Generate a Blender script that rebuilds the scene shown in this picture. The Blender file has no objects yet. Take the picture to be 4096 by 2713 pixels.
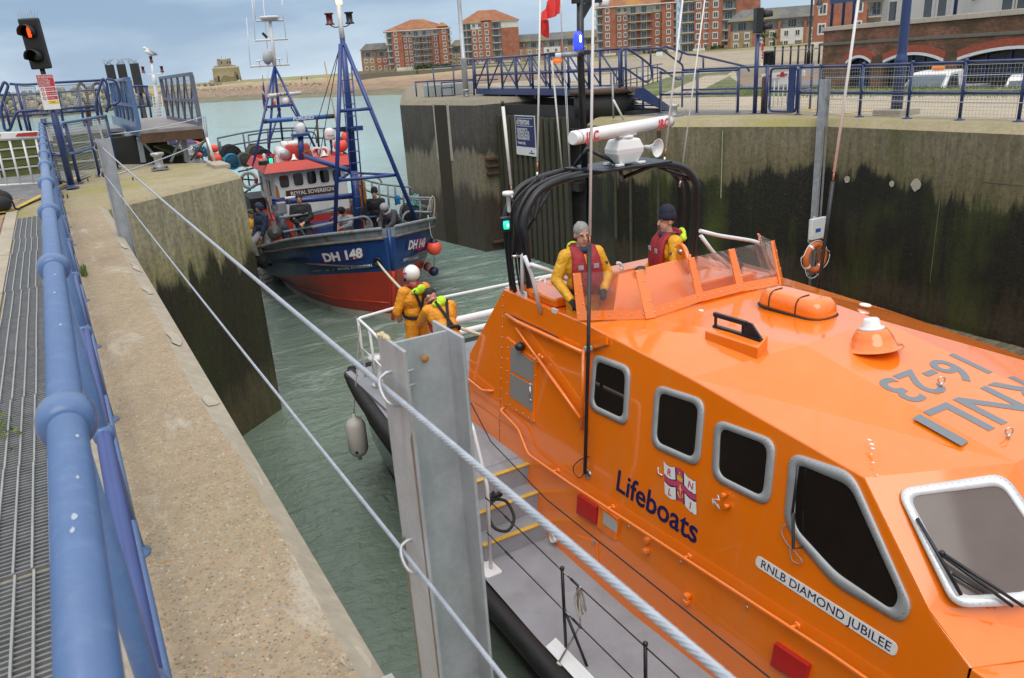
import bpy, bmesh, math, random
from mathutils import Vector, Matrix, Euler
random.seed(7)
SC = bpy.context.scene
COL = SC.collection
# ---------------------------------------------------------------- camera
cam = bpy.data.cameras.new('camera')
cam.sensor_width = 36.0
cam.lens = 36.0 * 3124.0 / 4096.0
cam.clip_start = 0.05
cam.clip_end = 6000
cam_o = bpy.data.objects.new('camera', cam)
COL.objects.link(cam_o)
cam_o.matrix_world = Matrix(((0.863585, 0.217050, -0.455094, 0), (-0.500480, 0.259513, -0.825937, 0), (-0.061167, 0.941032, 0.332741, 1.63), (0, 0, 0, 1)))
cam.dof.use_dof = True
cam.dof.focus_distance = 9.0
cam.dof.aperture_fstop = 9.0
SC.camera = cam_o
# ---------------------------------------------------------------- world: grey-blue cloudy sky
world = bpy.data.worlds.new('World')
SC.world = world
world.use_nodes = True
wn = world.node_tree.nodes; wl = world.node_tree.links
wn.clear()
w_out = wn.new('ShaderNodeOutputWorld')
w_bg = wn.new('ShaderNodeBackground'); w_bg.inputs['Strength'].default_value = 0.1
w_sky = wn.new('ShaderNodeTexSky'); w_sky.sky_type = 'NISHITA'; w_sky.sun_disc = False
SUN_EL = math.radians(56); SUN_AZ = math.radians(205)
w_sky.sun_elevation = SUN_EL; w_sky.sun_rotation = SUN_AZ
w_sky.air_density = 1.0; w_sky.dust_density = 1.5
w_tc = wn.new('ShaderNodeTexCoord')
w_map = wn.new('ShaderNodeMapping'); w_map.inputs['Scale'].default_value = (1.0, 1.0, 3.4)
w_map.inputs['Location'].default_value = (0.4, 0.7, 0.2)
w_n = wn.new('ShaderNodeTexNoise'); w_n.inputs['Scale'].default_value = 3.1; w_n.inputs['Detail'].default_value = 6.0; w_n.inputs['Roughness'].default_value = 0.5
w_n.inputs['Distortion'].default_value = 0.4
w_r = wn.new('ShaderNodeValToRGB')
w_r.color_ramp.elements[0].position = 0.38; w_r.color_ramp.elements[0].color = (0, 0, 0, 1)
w_r.color_ramp.elements[1].position = 0.62; w_r.color_ramp.elements[1].color = (1, 1, 1, 1)
w_sep = wn.new('ShaderNodeSeparateXYZ')
w_el = wn.new('ShaderNodeValToRGB')      # cloud deck: pale at the horizon, blue-grey low down, brightest overhead
ce = w_el.color_ramp
ce.elements[0].position = 0.0; ce.elements[0].color = (0.45, 0.56, 0.68, 1)
ce.elements[1].position = 1.0; ce.elements[1].color = (1.3, 1.3, 1.3, 1)
e = ce.elements.new(0.07); e.color = (0.33, 0.445, 0.585, 1)
e = ce.elements.new(0.16); e.color = (0.33, 0.43, 0.56, 1)
e = ce.elements.new(0.32); e.color = (0.68, 0.74, 0.82, 1)
e = ce.elements.new(0.55); e.color = (0.92, 0.95, 1.0, 1)
w_dk = wn.new('ShaderNodeMixRGB'); w_dk.blend_type = 'MULTIPLY'; w_dk.inputs['Fac'].default_value = 1.0
w_r2 = wn.new('ShaderNodeValToRGB')
w_r2.color_ramp.elements[0].color = (0.76, 0.81, 0.88, 1); w_r2.color_ramp.elements[1].color = (1.28, 1.22, 1.14, 1)
w_sc = wn.new('ShaderNodeMixRGB'); w_sc.blend_type = 'MULTIPLY'; w_sc.inputs['Fac'].default_value = 1.0
w_sc.inputs['Color2'].default_value = (12.5, 12.5, 12.5, 1)
w_mix = wn.new('ShaderNodeMixRGB'); w_mix.inputs['Fac'].default_value = 0.86
wl.new(w_tc.outputs['Generated'], w_map.inputs['Vector']); wl.new(w_map.outputs['Vector'], w_n.inputs['Vector'])
wl.new(w_n.outputs['Fac'], w_r.inputs['Fac']); wl.new(w_r.outputs['Color'], w_r2.inputs['Fac'])
wl.new(w_tc.outputs['Generated'], w_sep.inputs['Vector']); wl.new(w_sep.outputs['Z'], w_el.inputs['Fac'])
wl.new(w_el.outputs['Color'], w_dk.inputs['Color1']); wl.new(w_r2.outputs['Color'], w_dk.inputs['Color2'])
wl.new(w_dk.outputs['Color'], w_sc.inputs['Color1'])
wl.new(w_sky.outputs['Color'], w_mix.inputs['Color1']); wl.new(w_sc.outputs['Color'], w_mix.inputs['Color2'])
wl.new(w_mix.outputs['Color'], w_bg.inputs['Color']); wl.new(w_bg.outputs['Background'], w_out.inputs['Surface'])
# ---------------------------------------------------------------- sun (veiled by cloud)
sun = bpy.data.lights.new('sun', 'SUN'); sun.energy = 1.5; sun.angle = math.radians(45); sun.color = (1.0, 0.95, 0.88)
sun_o = bpy.data.objects.new('sun', sun); COL.objects.link(sun_o)
sdir = Vector((math.sin(SUN_AZ) * math.cos(SUN_EL), math.cos(SUN_AZ) * math.cos(SUN_EL), math.sin(SUN_EL)))
sun_o.location = sdir * 50
sun_o.rotation_euler = (-sdir).to_track_quat('-Z', 'Y').to_euler()
vs = SC.view_settings
vs.view_transform = 'Standard'; vs.look = 'None'; vs.exposure = 0.02; vs.gamma = 1.0; vs.use_curve_mapping = False

# ---------------------------------------------------------------- helpers: objects
ORG = {}
def V(*a): return Vector(a[0] if len(a) == 1 else a)
def tag(o, label=None, cat=None, group=None, kind=None):
    if label: o['label'] = label
    if cat: o['category'] = cat
    if group: o['group'] = group
    if kind: o['kind'] = kind
    return o
def thing(name, label, cat, loc=(0, 0, 0), group=None, rotz=0, local=False):
    o = bpy.data.objects.new(name, None); COL.objects.link(o)
    o.empty_display_size = 0.2
    o.location = loc; o.rotation_euler = (0, 0, rotz)
    ORG[o.name] = Vector((0, 0, 0)) if local else Vector(loc)
    return tag(o, label, cat, group)
def ctree(o, parent=None):
    c = o.copy(); COL.objects.link(c); c.parent = parent
    ORG[c.name] = ORG.get(o.name, Vector((0, 0, 0)))
    for ch in o.children: ctree(ch, c)
    return c
def frame_of(d, up=(0, 0, 1)):
    d = d.normalized(); up = Vector(up)
    if abs(d.dot(up)) > 0.98: up = Vector((0, 1, 0)) if abs(d.y) < 0.9 else Vector((1, 0, 0))
    s = d.cross(up).normalized(); return s, s.cross(d).normalized()
class MB:
    def __init__(s): s.v = []; s.f = []; s.sm = []; s.mi = []; s.cm = 0
    def add(s, vs, fs, sm=False):
        n = len(s.v); s.v += [Vector(p) for p in vs]
        for f in fs: s.f.append([i + n for i in f]); s.sm.append(sm); s.mi.append(s.cm)
        return s
    def bx(s, x0, x1, y0, y1, z0, z1):
        return s.add([(x0, y0, z0), (x1, y0, z0), (x1, y1, z0), (x0, y1, z0), (x0, y0, z1), (x1, y0, z1), (x1, y1, z1), (x0, y1, z1)],
                     [(0, 3, 2, 1), (4, 5, 6, 7), (0, 1, 5, 4), (1, 2, 6, 5), (2, 3, 7, 6), (3, 0, 4, 7)])
    def box(s, c, d, rz=0, m=None):
        R = m if m is not None else Matrix.Rotation(rz, 3, 'Z'); c = Vector(c); hx, hy, hz = d[0] / 2, d[1] / 2, d[2] / 2
        P = [c + R @ Vector((a * hx, b * hy, e * hz)) for e in (-1, 1) for a, b in ((-1, -1), (1, -1), (1, 1), (-1, 1))]
        return s.add(P, [(0, 3, 2, 1), (4, 5, 6, 7), (0, 1, 5, 4), (1, 2, 6, 5), (2, 3, 7, 6), (3, 0, 4, 7)])
    def beam(s, a, b, w, h=None, up=(0, 0, 1)):
        a = Vector(a); b = Vector(b); h = h or w; x, z = frame_of(b - a, up); x = x * w / 2; z = z * h / 2
        return s.add([a - x - z, a + x - z, a + x + z, a - x + z, b - x - z, b + x - z, b + x + z, b - x + z],
                     [(0, 1, 2, 3), (7, 6, 5, 4), (0, 4, 5, 1), (1, 5, 6, 2), (2, 6, 7, 3), (3, 7, 4, 0)])
    def tube(s, pts, r, n=8, closed=False, sm=True):
        pts = [Vector(p) for p in pts]; k = len(pts); rs = r if isinstance(r, (list, tuple)) else [r] * k
        vs = []; px = None
        for i, p in enumerate(pts):
            a = pts[i - 1] if (i or closed) else p; b = pts[(i + 1) % k] if (i < k - 1 or closed) else p
            d = (b - a).normalized() if (b - a).length > 1e-9 else Vector((0, 0, 1))
            if px is None: x, z = frame_of(d)
            else:
                x = (px - d * px.dot(d))
                x = x.normalized() if x.length > 1e-6 else frame_of(d)[0]
                z = x.cross(d)
            px = x
            for j in range(n):
                t = 2 * math.pi * j / n; vs.append(p + (x * math.cos(t) + z * math.sin(t)) * rs[i])
        fs = []
        for i in range(k if closed else k - 1):
            i2 = (i + 1) % k
            for j in range(n): fs.append((i * n + j, i * n + (j + 1) % n, i2 * n + (j + 1) % n, i2 * n + j))
        s.add(vs, fs, sm)
        if not closed:
            b = len(s.v) - len(vs)
            s.f.append([b + j for j in range(n)][::-1]); s.sm.append(False); s.mi.append(s.cm)
            s.f.append([b + (k - 1) * n + j for j in range(n)]); s.sm.append(False); s.mi.append(s.cm)
        return s
    def lathe(s, prof, o=(0, 0, 0), ax=(0, 0, 1), n=16, sm=True):
        o = Vector(o); ax = Vector(ax).normalized(); x, z = frame_of(ax); vs = []
        for r, h in prof:
            for j in range(n):
                t = 2 * math.pi * j / n; vs.append(o + ax * h + (x * math.cos(t) + z * math.sin(t)) * r)
        k = len(prof); fs = [(i * n + j, i * n + (j + 1) % n, (i + 1) * n + (j + 1) % n, (i + 1) * n + j) for i in range(k - 1) for j in range(n)]
        b = len(s.v); s.add(vs, fs, sm)
        if prof[0][0] > 1e-4: s.f.append([b + j for j in range(n)][::-1]); s.sm.append(False); s.mi.append(s.cm)
        if prof[-1][0] > 1e-4: s.f.append([b + (k - 1) * n + j for j in range(n)]); s.sm.append(False); s.mi.append(s.cm)
        return s
    def ell(s, c, r, n=12, m=8, R=None):
        c = Vector(c); r = (r, r, r) if not isinstance(r, (list, tuple)) else r; vs = []; fs = []
        for i in range(m + 1):
            p = math.pi * i / m
            for j in range(n):
                t = 2 * math.pi * j / n; q = Vector((r[0] * math.sin(p) * math.cos(t), r[1] * math.sin(p) * math.sin(t), r[2] * math.cos(p)))
                vs.append(c + (R @ q if R is not None else q))
        for i in range(m):
            for j in range(n): fs.append((i * n + j, (i + 1) * n + j, (i + 1) * n + (j + 1) % n, i * n + (j + 1) % n))
        return s.add(vs, fs, True)
    def prism(s, poly, vec):
        poly = [Vector(p) for p in poly]; vec = Vector(vec); k = len(poly)
        return s.add(poly + [p + vec for p in poly], [list(range(k))[::-1], list(range(k, 2 * k))] + [(i, (i + 1) % k, k + (i + 1) % k, k + i) for i in range(k)])
    def loft(s, rings, closed=True, caps=True, sm=True):
        n = len(rings[0]); vs = [p for r in rings for p in r]
        fs = [(i * n + j, i * n + (j + 1) % n, (i + 1) * n + (j + 1) % n, (i + 1) * n + j) for i in range(len(rings) - 1) for j in range(n if closed else n - 1)]
        b = len(s.v); s.add(vs, fs, sm)
        if caps and closed:
            s.f.append([b + j for j in range(n)][::-1]); s.sm.append(False); s.mi.append(s.cm)
            s.f.append([b + (len(rings) - 1) * n + j for j in range(n)]); s.sm.append(False); s.mi.append(s.cm)
        return s
    def face(s, *p): return s.add(p, [list(range(len(p)))])
    def torus(s, c, R, r, ax=(0, 0, 1), n=24, m=8):
        x, z = frame_of(Vector(ax)); c = Vector(c)
        return s.tube([c + (x * math.cos(2 * math.pi * i / n) + z * math.sin(2 * math.pi * i / n)) * R for i in range(n)], r, m, closed=True)
    def build(s, name, mat, par=None, bevel=0, fix=True, seg=2):
        me = bpy.data.meshes.new(name)
        o0 = ORG.get(par.name, Vector((0, 0, 0))) if par is not None else Vector((0, 0, 0))
        me.from_pydata([tuple(p - o0) for p in s.v], [], s.f)
        mats = mat if isinstance(mat, (list, tuple)) else [mat]
        for m in mats: me.materials.append(m)
        me.polygons.foreach_set('use_smooth', s.sm); me.polygons.foreach_set('material_index', s.mi)
        if fix:
            bm = bmesh.new(); bm.from_mesh(me); bmesh.ops.recalc_face_normals(bm, faces=bm.faces); bm.to_mesh(me); bm.free()
        me.update()
        o = bpy.data.objects.new(name, me); COL.objects.link(o)
        if par is not None: o.parent = par
        ORG[o.name] = o0.copy()
        if bevel:
            b = o.modifiers.new('bevel', 'BEVEL'); b.width = bevel; b.segments = seg; b.limit_method = 'ANGLE'; b.angle_limit = math.radians(40)
        return o
def inst(src, name, loc, par=None, rot=(0, 0, 0), scale=(1, 1, 1)):
    """another object on the same mesh, at loc (in the frame of par's geometry)"""
    o = bpy.data.objects.new(name, src.data); COL.objects.link(o)
    o0 = ORG.get(par.name, Vector((0, 0, 0))) if par is not None else Vector((0, 0, 0))
    if par is not None: o.parent = par
    o.location = Vector(loc) - o0; o.rotation_euler = rot; o.scale = scale
    ORG[o.name] = Vector((0, 0, 0))
    return o
def text(s, o, right, up, size, mat, par=None, name='lettering', ext=0.002, align='LEFT', bold=0.0, sx=1.0, shear=0.0, spacing=1.0):
    """flat lettering lying on a surface: origin, reading direction and up direction"""
    cu = bpy.data.curves.new(name, 'FONT'); cu.body = s; cu.size = size; cu.extrude = ext; cu.align_x = align; cu.offset = bold; cu.shear = shear
    cu.space_character = spacing; cu.resolution_u = 4
    t = bpy.data.objects.new(name, cu); COL.objects.link(t)
    me = bpy.data.meshes.new_from_object(t.evaluated_get(bpy.context.evaluated_depsgraph_get()))
    bpy.data.objects.remove(t); bpy.data.curves.remove(cu)
    x = Vector(right).normalized(); z = x.cross(Vector(up)).normalized(); y = z.cross(x)
    o0 = ORG.get(par.name, Vector((0, 0, 0))) if par is not None else Vector((0, 0, 0))
    A = Matrix((x * sx, y, z)).transposed(); q = Vector(o) - o0
    me.transform(Matrix.Translation(q) @ A.to_4x4())
    me.materials.clear(); me.materials.append(mat); me.name = name
    ob = bpy.data.objects.new(name, me); COL.objects.link(ob)
    if par is not None: ob.parent = par
    ORG[ob.name] = o0.copy()
    return ob
def rpoly(pts, r, k=5):
    """round the corners of a polygon of 3D points"""
    pts = [Vector(p) for p in pts]; out = []; n = len(pts)
    for i, p in enumerate(pts):
        a = (pts[i - 1] - p); b = (pts[(i + 1) % n] - p)
        rr = min(r, a.length * .48, b.length * .48); a = p + a.normalized() * rr; b = p + b.normalized() * rr
        for j in range(k + 1):
            t = j / k; out.append(a * (1 - t) ** 2 + p * 2 * t * (1 - t) + b * t * t)
    return out
def bez(pts, r=0.1, k=5):
    """open polyline with rounded corners (for bent pipes)"""
    pts = [Vector(p) for p in pts]; out = [pts[0]]
    for i in range(1, len(pts) - 1):
        p = pts[i]; a = pts[i - 1] - p; b = pts[i + 1] - p
        rr = min(r, a.length * .48, b.length * .48); a = p + a.normalized() * rr; b = p + b.normalized() * rr
        for j in range(k + 1):
            t = j / k; out.append(a * (1 - t) ** 2 + p * 2 * t * (1 - t) + b * t * t)
    return out + [pts[-1]]
def cat(pts, k=6):
    """smooth curve through points"""
    P = [Vector(p) for p in pts]; out = []
    for i in range(len(P) - 1):
        p0 = P[max(i - 1, 0)]; p1 = P[i]; p2 = P[i + 1]; p3 = P[min(i + 2, len(P) - 1)]
        for j in range(k):
            t = j / k
            out.append(0.5 * ((2 * p1) + (p2 - p0) * t + (2 * p0 - 5 * p1 + 4 * p2 - p3) * t * t + (3 * p1 - p0 - 3 * p2 + p3) * t ** 3))
    return out + [P[-1]]
def sag(a, b, d, k=10):
    a = Vector(a); b = Vector(b)
    return [a.lerp(b, i / k) - Vector((0, 0, d * 4 * (i / k) * (1 - i / k))) for i in range(k + 1)]
# ---------------------------------------------------------------- helpers: materials
def _m(name):
    m = bpy.data.materials.new(name); m.use_nodes = True; nt = m.node_tree
    b = nt.nodes['Principled BSDF']; return m, nt, b
def ramp(nt, fac, stops, interp='LINEAR'):
    r = nt.nodes.new('ShaderNodeValToRGB'); cr = r.color_ramp; cr.interpolation = interp
    while len(cr.elements) > 1: cr.elements.remove(cr.elements[0])
    for i, (p, c) in enumerate(stops):
        if i == 0: e = cr.elements[0]; e.position = p
        else: e = cr.elements.new(p)
        e.color = (c[0], c[1], c[2], 1) if isinstance(c, (list, tuple)) else (c, c, c, 1)
    nt.links.new(fac, r.inputs['Fac']); return r.outputs['Color']
def coords(nt, world=False, scale=(1, 1, 1), loc=(0, 0, 0)):
    if world: v = nt.nodes.new('ShaderNodeNewGeometry').outputs['Position']
    else: v = nt.nodes.new('ShaderNodeTexCoord').outputs['Object']
    mp = nt.nodes.new('ShaderNodeMapping'); mp.inputs['Scale'].default_value = scale; mp.inputs['Location'].default_value = loc
    nt.links.new(v, mp.inputs['Vector']); return mp.outputs['Vector']
def noise(nt, vec, scale, detail=4, rough=.55, dist=0):
    n = nt.nodes.new('ShaderNodeTexNoise'); n.inputs['Scale'].default_value = scale; n.inputs['Detail'].default_value = detail
    n.inputs['Roughness'].default_value = rough; n.inputs['Distortion'].default_value = dist
    nt.links.new(vec, n.inputs['Vector']); return n.outputs['Fac']
def mix(nt, fac, a, b, mode='MIX'):
    x = nt.nodes.new('ShaderNodeMixRGB'); x.blend_type = mode
    for k, i in ((fac, 'Fac'), (a, 'Color1'), (b, 'Color2')):
        if isinstance(k, (int, float)): x.inputs[i].default_value = k if i == 'Fac' else (k, k, k, 1)
        elif isinstance(k, (tuple, list)): x.inputs[i].default_value = (k[0], k[1], k[2], 1)
        else: nt.links.new(k, x.inputs[i])
    return x.outputs['Color']
def math_(nt, op, a, b=0.0, clamp=False):
    x = nt.nodes.new('ShaderNodeMath'); x.operation = op; x.use_clamp = clamp
    for k, i in ((a, 0), (b, 1)):
        if isinstance(k, (int, float)): x.inputs[i].default_value = k
        else: nt.links.new(k, x.inputs[i])
    return x.outputs[0]
def bump(nt, b, h, strength=.3, dist=.01):
    n = nt.nodes.new('ShaderNodeBump'); n.inputs['Strength'].default_value = strength; n.inputs['Distance'].default_value = dist
    nt.links.new(h, n.inputs['Height']); nt.links.new(n.outputs['Normal'], b.inputs['Normal'])
def setp(b, **k):
    for n, v in k.items(): b.inputs[n.replace('_', ' ')].default_value = v
def mk(name, col, rough=.5, metal=0, var=.12, scale=5, bmp=0, bscale=80, bdist=.003, coat=0, dirt=None, dscale=2.5, damt=.5, spec=.5, world=False, streak=False):
    """general painted / raw surface: base colour with broad and fine mottling, optional dirt patches, roughness variation"""
    m, nt, b = _m(name)
    v = coords(nt, world); n1 = noise(nt, v, scale, 5); n2 = noise(nt, v, scale * 9, 3)
    lo = tuple(c * (1 - var) for c in col); hi = tuple(min(1, c * (1 + var)) for c in col)
    c = ramp(nt, n1, [(.3, lo), (.7, hi)])
    c = mix(nt, .25, c, ramp(nt, n2, [(.3, tuple(x * (1 - var * 1.3) for x in col)), (.7, hi)]))
    if dirt:
        dv = coords(nt, world, (1, 1, .18)) if streak else v
        d = ramp(nt, noise(nt, dv, dscale, 7, .65), [(.5, 0), (.68, damt)])
        c = mix(nt, d, c, dirt)
    nt.links.new(c, b.inputs['Base Color'])
    r = ramp(nt, n1, [(.3, max(0.02, rough * .82)), (.7, min(1, rough * 1.18))]); nt.links.new(r, b.inputs['Roughness'])
    setp(b, Metallic=metal, Coat_Weight=coat, Coat_Roughness=.05, Specular_IOR_Level=spec)
    if bmp: bump(nt, b, noise(nt, v, bscale, 4), bmp, bdist)
    return m
def glow(name, col, strength):
    m, nt, b = _m(name); setp(b, Base_Color=(col[0], col[1], col[2], 1), Emission_Color=(col[0], col[1], col[2], 1), Emission_Strength=strength, Roughness=.3); return m

# ---------------------------------------------------------------- setting: materials
WATER = -4.75
def m_water():
    m, nt, b = _m('sea_water')
    v = coords(nt, True, (1, 1, 1)); v2 = coords(nt, True, (1.0, .45, 1)); v3 = coords(nt, True, (.35, 1.0, 1))
    n0 = noise(nt, v, .05, 3)
    far = nt.nodes.new('ShaderNodeSeparateXYZ'); nt.links.new(nt.nodes.new('ShaderNodeNewGeometry').outputs['Position'], far.inputs[0])
    # silty turquoise sea outside, greener water inside the lock
    t = math_(nt, 'ADD', far.outputs['Y'], math_(nt, 'MULTIPLY', n0, 14.0))
    f = ramp(nt, math_(nt, 'DIVIDE', t, 120.0), [(.2, 0), (.46, 1)])
    c = mix(nt, f, (.15, .20, .152), (.30, .50, .50))
    c = mix(nt, ramp(nt, noise(nt, v2, .22, 5, .6, .6), [(.45, 0), (.75, .35)]), c, (.15, .2, .17))
    # thin streaks of foam left by the propellers
    vf = coords(nt, True, (.5, 1.4, 1))
    fo = noise(nt, vf, 1.1, 9, .72, 1.2)
    fm = noise(nt, v, .13, 2)
    reach = ramp(nt, math_(nt, 'DIVIDE', far.outputs['Y'], 40.0), [(.3, 0), (.42, 1), (.66, 1), (.8, 0)])
    fo = math_(nt, 'MULTIPLY', math_(nt, 'MULTIPLY', ramp(nt, fo, [(.53, 0), (.68, 1)]), ramp(nt, fm, [(.34, .15), (.56, .9)])), reach)
    c = mix(nt, fo, c, (.5, .55, .52))
    nt.links.new(c, b.inputs['Base Color'])
    setp(b, Roughness=.06, IOR=1.33, Specular_IOR_Level=.5)
    h = math_(nt, 'ADD', math_(nt, 'MULTIPLY', noise(nt, v3, 1.3, 5, .6, .5), 1.0), math_(nt, 'MULTIPLY', noise(nt, v, 5.5, 4, .55, .8), .35))
    h = math_(nt, 'ADD', h, math_(nt, 'MULTIPLY', noise(nt, v2, .25, 3), 1.2))
    bump(nt, b, h, 1.0, .11)
    return m
def m_wall(name, zt, top, mid, wet, low, green=.4, seed=0.0, zlow=-3.9):
    """quay wall: pale cast concrete above the high tide mark, streaked black-brown weed below, muddy foot"""
    m, nt, b = _m(name)
    sx = nt.nodes.new('ShaderNodeSeparateXYZ'); nt.links.new(nt.nodes.new('ShaderNodeNewGeometry').outputs['Position'], sx.inputs[0])
    vs = coords(nt, True, (1, 1, .12), (seed, seed, 0)); v = coords(nt, True, (1, 1, 1), (seed, 0, seed))
    st = noise(nt, vs, 2.6, 8, .68); st2 = noise(nt, vs, 9, 6, .7); big = noise(nt, v, .45, 4)
    h = math_(nt, 'ADD', sx.outputs['Z'], math_(nt, 'MULTIPLY', math_(nt, 'SUBTRACT', st, .5), 1.9))
    h = math_(nt, 'ADD', h, math_(nt, 'MULTIPLY', math_(nt, 'SUBTRACT', big, .5), 1.6))
    f = math_(nt, 'DIVIDE', math_(nt, 'SUBTRACT', h, -5.0), 5.6)
    q = lambda z: min(1, max(0, (z + 5.0) / 5.6))
    c = ramp(nt, f, [(q(-4.7), low), (q(zlow), low), (q(zlow + .5), wet), (q(zt - .12), wet), (q(zt + .1), mid), (q(zt + .7), top), (1, top)])
    dk = ramp(nt, st2, [(.3, .6), (.55, 1.0), (.8, 1.18)]); c = mix(nt, 1, c, dk, 'MULTIPLY')
    c = mix(nt, 1, c, ramp(nt, noise(nt, v, 13, 9, .75), [(.3, .55), (.5, 1.0), (.7, 1.35)]), 'MULTIPLY')
    g = math_(nt, 'MULTIPLY', ramp(nt, noise(nt, vs, 1.2, 6, .6), [(.48, 0), (.7, 1)]), ramp(nt, big, [(.42, 0), (.6, green)]))
    c = mix(nt, g, c, (.06, .078, .01))
    rl = ramp(nt, noise(nt, coords(nt, True, (1, 1, .06), (seed + 3, 0, 0)), 5, 3), [(.66, 0), (.74, .4)])
    c = mix(nt, rl, c, mix(nt, .5, c, (.09, .045, .02)))
    c = mix(nt, .35, c, mix(nt, ramp(nt, noise(nt, v, 60, 3), [(.62, 0), (.72, 1)]), c, (.42, .4, .34)))
    nt.links.new(c, b.inputs['Base Color'])
    r = ramp(nt, f, [(q(zt - .3), .42), (q(zt + .3), .88)]); nt.links.new(r, b.inputs['Roughness'])
    hh = math_(nt, 'ADD', math_(nt, 'MULTIPLY', noise(nt, v, 7, 8, .7), 1.0), math_(nt, 'MULTIPLY', st2, .5))
    bump(nt, b, hh, .55, .03)
    return m
def m_concrete(name, base=(.375, .295, .20), stones=True, light=(.5, .46, .38), moss=0.0, smooth=False):
    m, nt, b = _m(name)
    v = coords(nt, True); n1 = noise(nt, v, 1.3, 6, .6); n2 = noise(nt, v, 14, 5, .65)
    c = ramp(nt, n1, [(.32, tuple(x * .8 for x in base)), (.66, tuple(x * 1.14 for x in base))])
    c = mix(nt, .45, c, ramp(nt, n2, [(.3, tuple(x * .62 for x in base)), (.7, tuple(x * 1.25 for x in base))]))
    h = noise(nt, v, 120, 4, .7)
    if stones:
        vo = nt.nodes.new('ShaderNodeTexVoronoi'); vo.inputs['Scale'].default_value = 105; vo.inputs['Randomness'].default_value = 1
        wv = nt.nodes.new('ShaderNodeTexNoise'); wv.inputs['Scale'].default_value = 70; nt.links.new(v, wv.inputs['Vector']); nt.links.new(mix(nt, .012, v, wv.outputs['Color'], 'ADD'), vo.inputs['Vector'])
        sc = nt.nodes.new('ShaderNodeSeparateColor'); nt.links.new(vo.outputs['Color'], sc.inputs[0])
        tint = ramp(nt, sc.outputs[0], [(0, (.20, .135, .08)), (.2, (.36, .25, .14)), (.38, (.44, .19, .08)), (.45, (.30, .27, .22)), (.62, (.48, .36, .20)), (.8, (.24, .23, .22)), (.93, (.56, .51, .43)), (1, (.5, .45, .36))], 'CONSTANT')
        vis = math_(nt, 'MULTIPLY', ramp(nt, vo.outputs['Distance'], [(.36, .85), (.60, 0)]), ramp(nt, sc.outputs[1], [(.2, 0), (.5, 1)]))
        c = mix(nt, vis, c, tint); h = math_(nt, 'ADD', h, math_(nt, 'MULTIPLY', vis, .8))
        pale = ramp(nt, noise(nt, coords(nt, True, (1.6, .75, 1)), 1.9, 8, .68, .6), [(.56, 0), (.66, .65)])
        c = mix(nt, pale, c, light)
    gm = ramp(nt, noise(nt, v, .5, 6, .6), [(.5, 0), (.66, moss)]); c = mix(nt, gm, c, (.25, .235, .06))
    dd = ramp(nt, noise(nt, v, .9, 7, .7, .4), [(.56, 0), (.74, .45)]); c = mix(nt, dd, c, tuple(x * .5 for x in base))
    nt.links.new(c, b.inputs['Base Color']); setp(b, Roughness=.9, Specular_IOR_Level=.25)
    bump(nt, b, h, .25 if smooth else .55, .006)
    return m
def m_two(name, a, bcol, scale, lo=.45, hi=.6, rough=.9, bmp=.4, bscale=30, bdist=.02, detail=7, c3=None):
    m, nt, b = _m(name); v = coords(nt, True)
    c = ramp(nt, noise(nt, v, scale, detail, .65), [(lo, a), (hi, bcol)])
    c = mix(nt, 1, c, ramp(nt, noise(nt, v, scale * 8, 5, .6), [(.3, .7), (.7, 1.2)]), 'MULTIPLY')
    if c3: c = mix(nt, ramp(nt, noise(nt, v, scale * .3, 4), [(.5, 0), (.62, .8)]), c, c3)
    nt.links.new(c, b.inputs['Base Color']); setp(b, Roughness=rough, Specular_IOR_Level=.3)
    bump(nt, b, noise(nt, v, bscale, 5, .65), bmp, bdist); return m
WATER_M = m_water()
WALL_L = m_wall('pier_wall_concrete', -1.35, (.35, .315, .2), (.28, .25, .115), (.03, .024, .011), (.10, .077, .037), .4, 0.0, -4.1)
WALL_R = m_wall('lock_wall_concrete', -1.25, (.20, .168, .105), (.15, .125, .06), (.012, .010, .005), (.045, .032, .018), .8, 5.0, -3.6)
WALL_O = m_wall('outer_pier_concrete', -1.2, (.085, .078, .066), (.055, .05, .042), (.21, .18, .12), (.07, .054, .04), .3, 11.0, -3.0)
CONC = m_concrete('exposed_aggregate', moss=.12)
CONC_S = m_concrete('cast_concrete', (.40, .35, .27), stones=False, smooth=True)
CONC_M = m_concrete('mossy_concrete', (.34, .29, .18), stones=False, moss=.75)
CONC_P = m_concrete('pale_paving', (.42, .355, .265), stones=False, moss=.1)
TARMAC = m_two('tarmac', (.16, .16, .165), (.22, .22, .22), 3, bmp=.3, bscale=120, bdist=.003)
BRICKP = [mk('paver_%s' % n, c, .88, var=.2, scale=9, bmp=.4, bscale=90) for n, c in (('tan', (.34, .22, .14)), ('pink', (.36, .20, .15)), ('grey', (.27, .21, .17)))]
GRASS = m_two('grass', (.085, .125, .03), (.17, .18, .07), 1.5, bmp=.8, bscale=25, bdist=.05, c3=(.23, .2, .12))
YELLOW = mk('road_paint_yellow', (.55, .36, .05), .8, var=.2, dirt=(.25, .2, .12), damt=.8, dscale=9, world=True)
GALV = mk('galvanised_steel', (.47, .485, .50), .45, .5, .2, 7, .15, 60, .002, dirt=(.2, .15, .10), dscale=4, damt=.55, streak=True)
GALV_D = mk('dull_galvanised_steel', (.30, .32, .34), .5, .5, .15, 5, dirt=(.16, .11, .07), dscale=3, damt=.5, streak=True)
BLUE = mk('blue_rail_paint', (.072, .142, .30), .36, 0, .06, 7, .12, 60, .002, coat=.25, dirt=(.24, .32, .45), dscale=25, damt=.15)
BLUE_D = mk('dark_blue_paint', (.02, .04, .135), .4, 0, .12, 6, .1, coat=.2, dirt=(.05, .06, .08), dscale=6, damt=.35)
BLACK = mk('black_paint', (.018, .018, .02), .45, 0, .2, 6)
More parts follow.
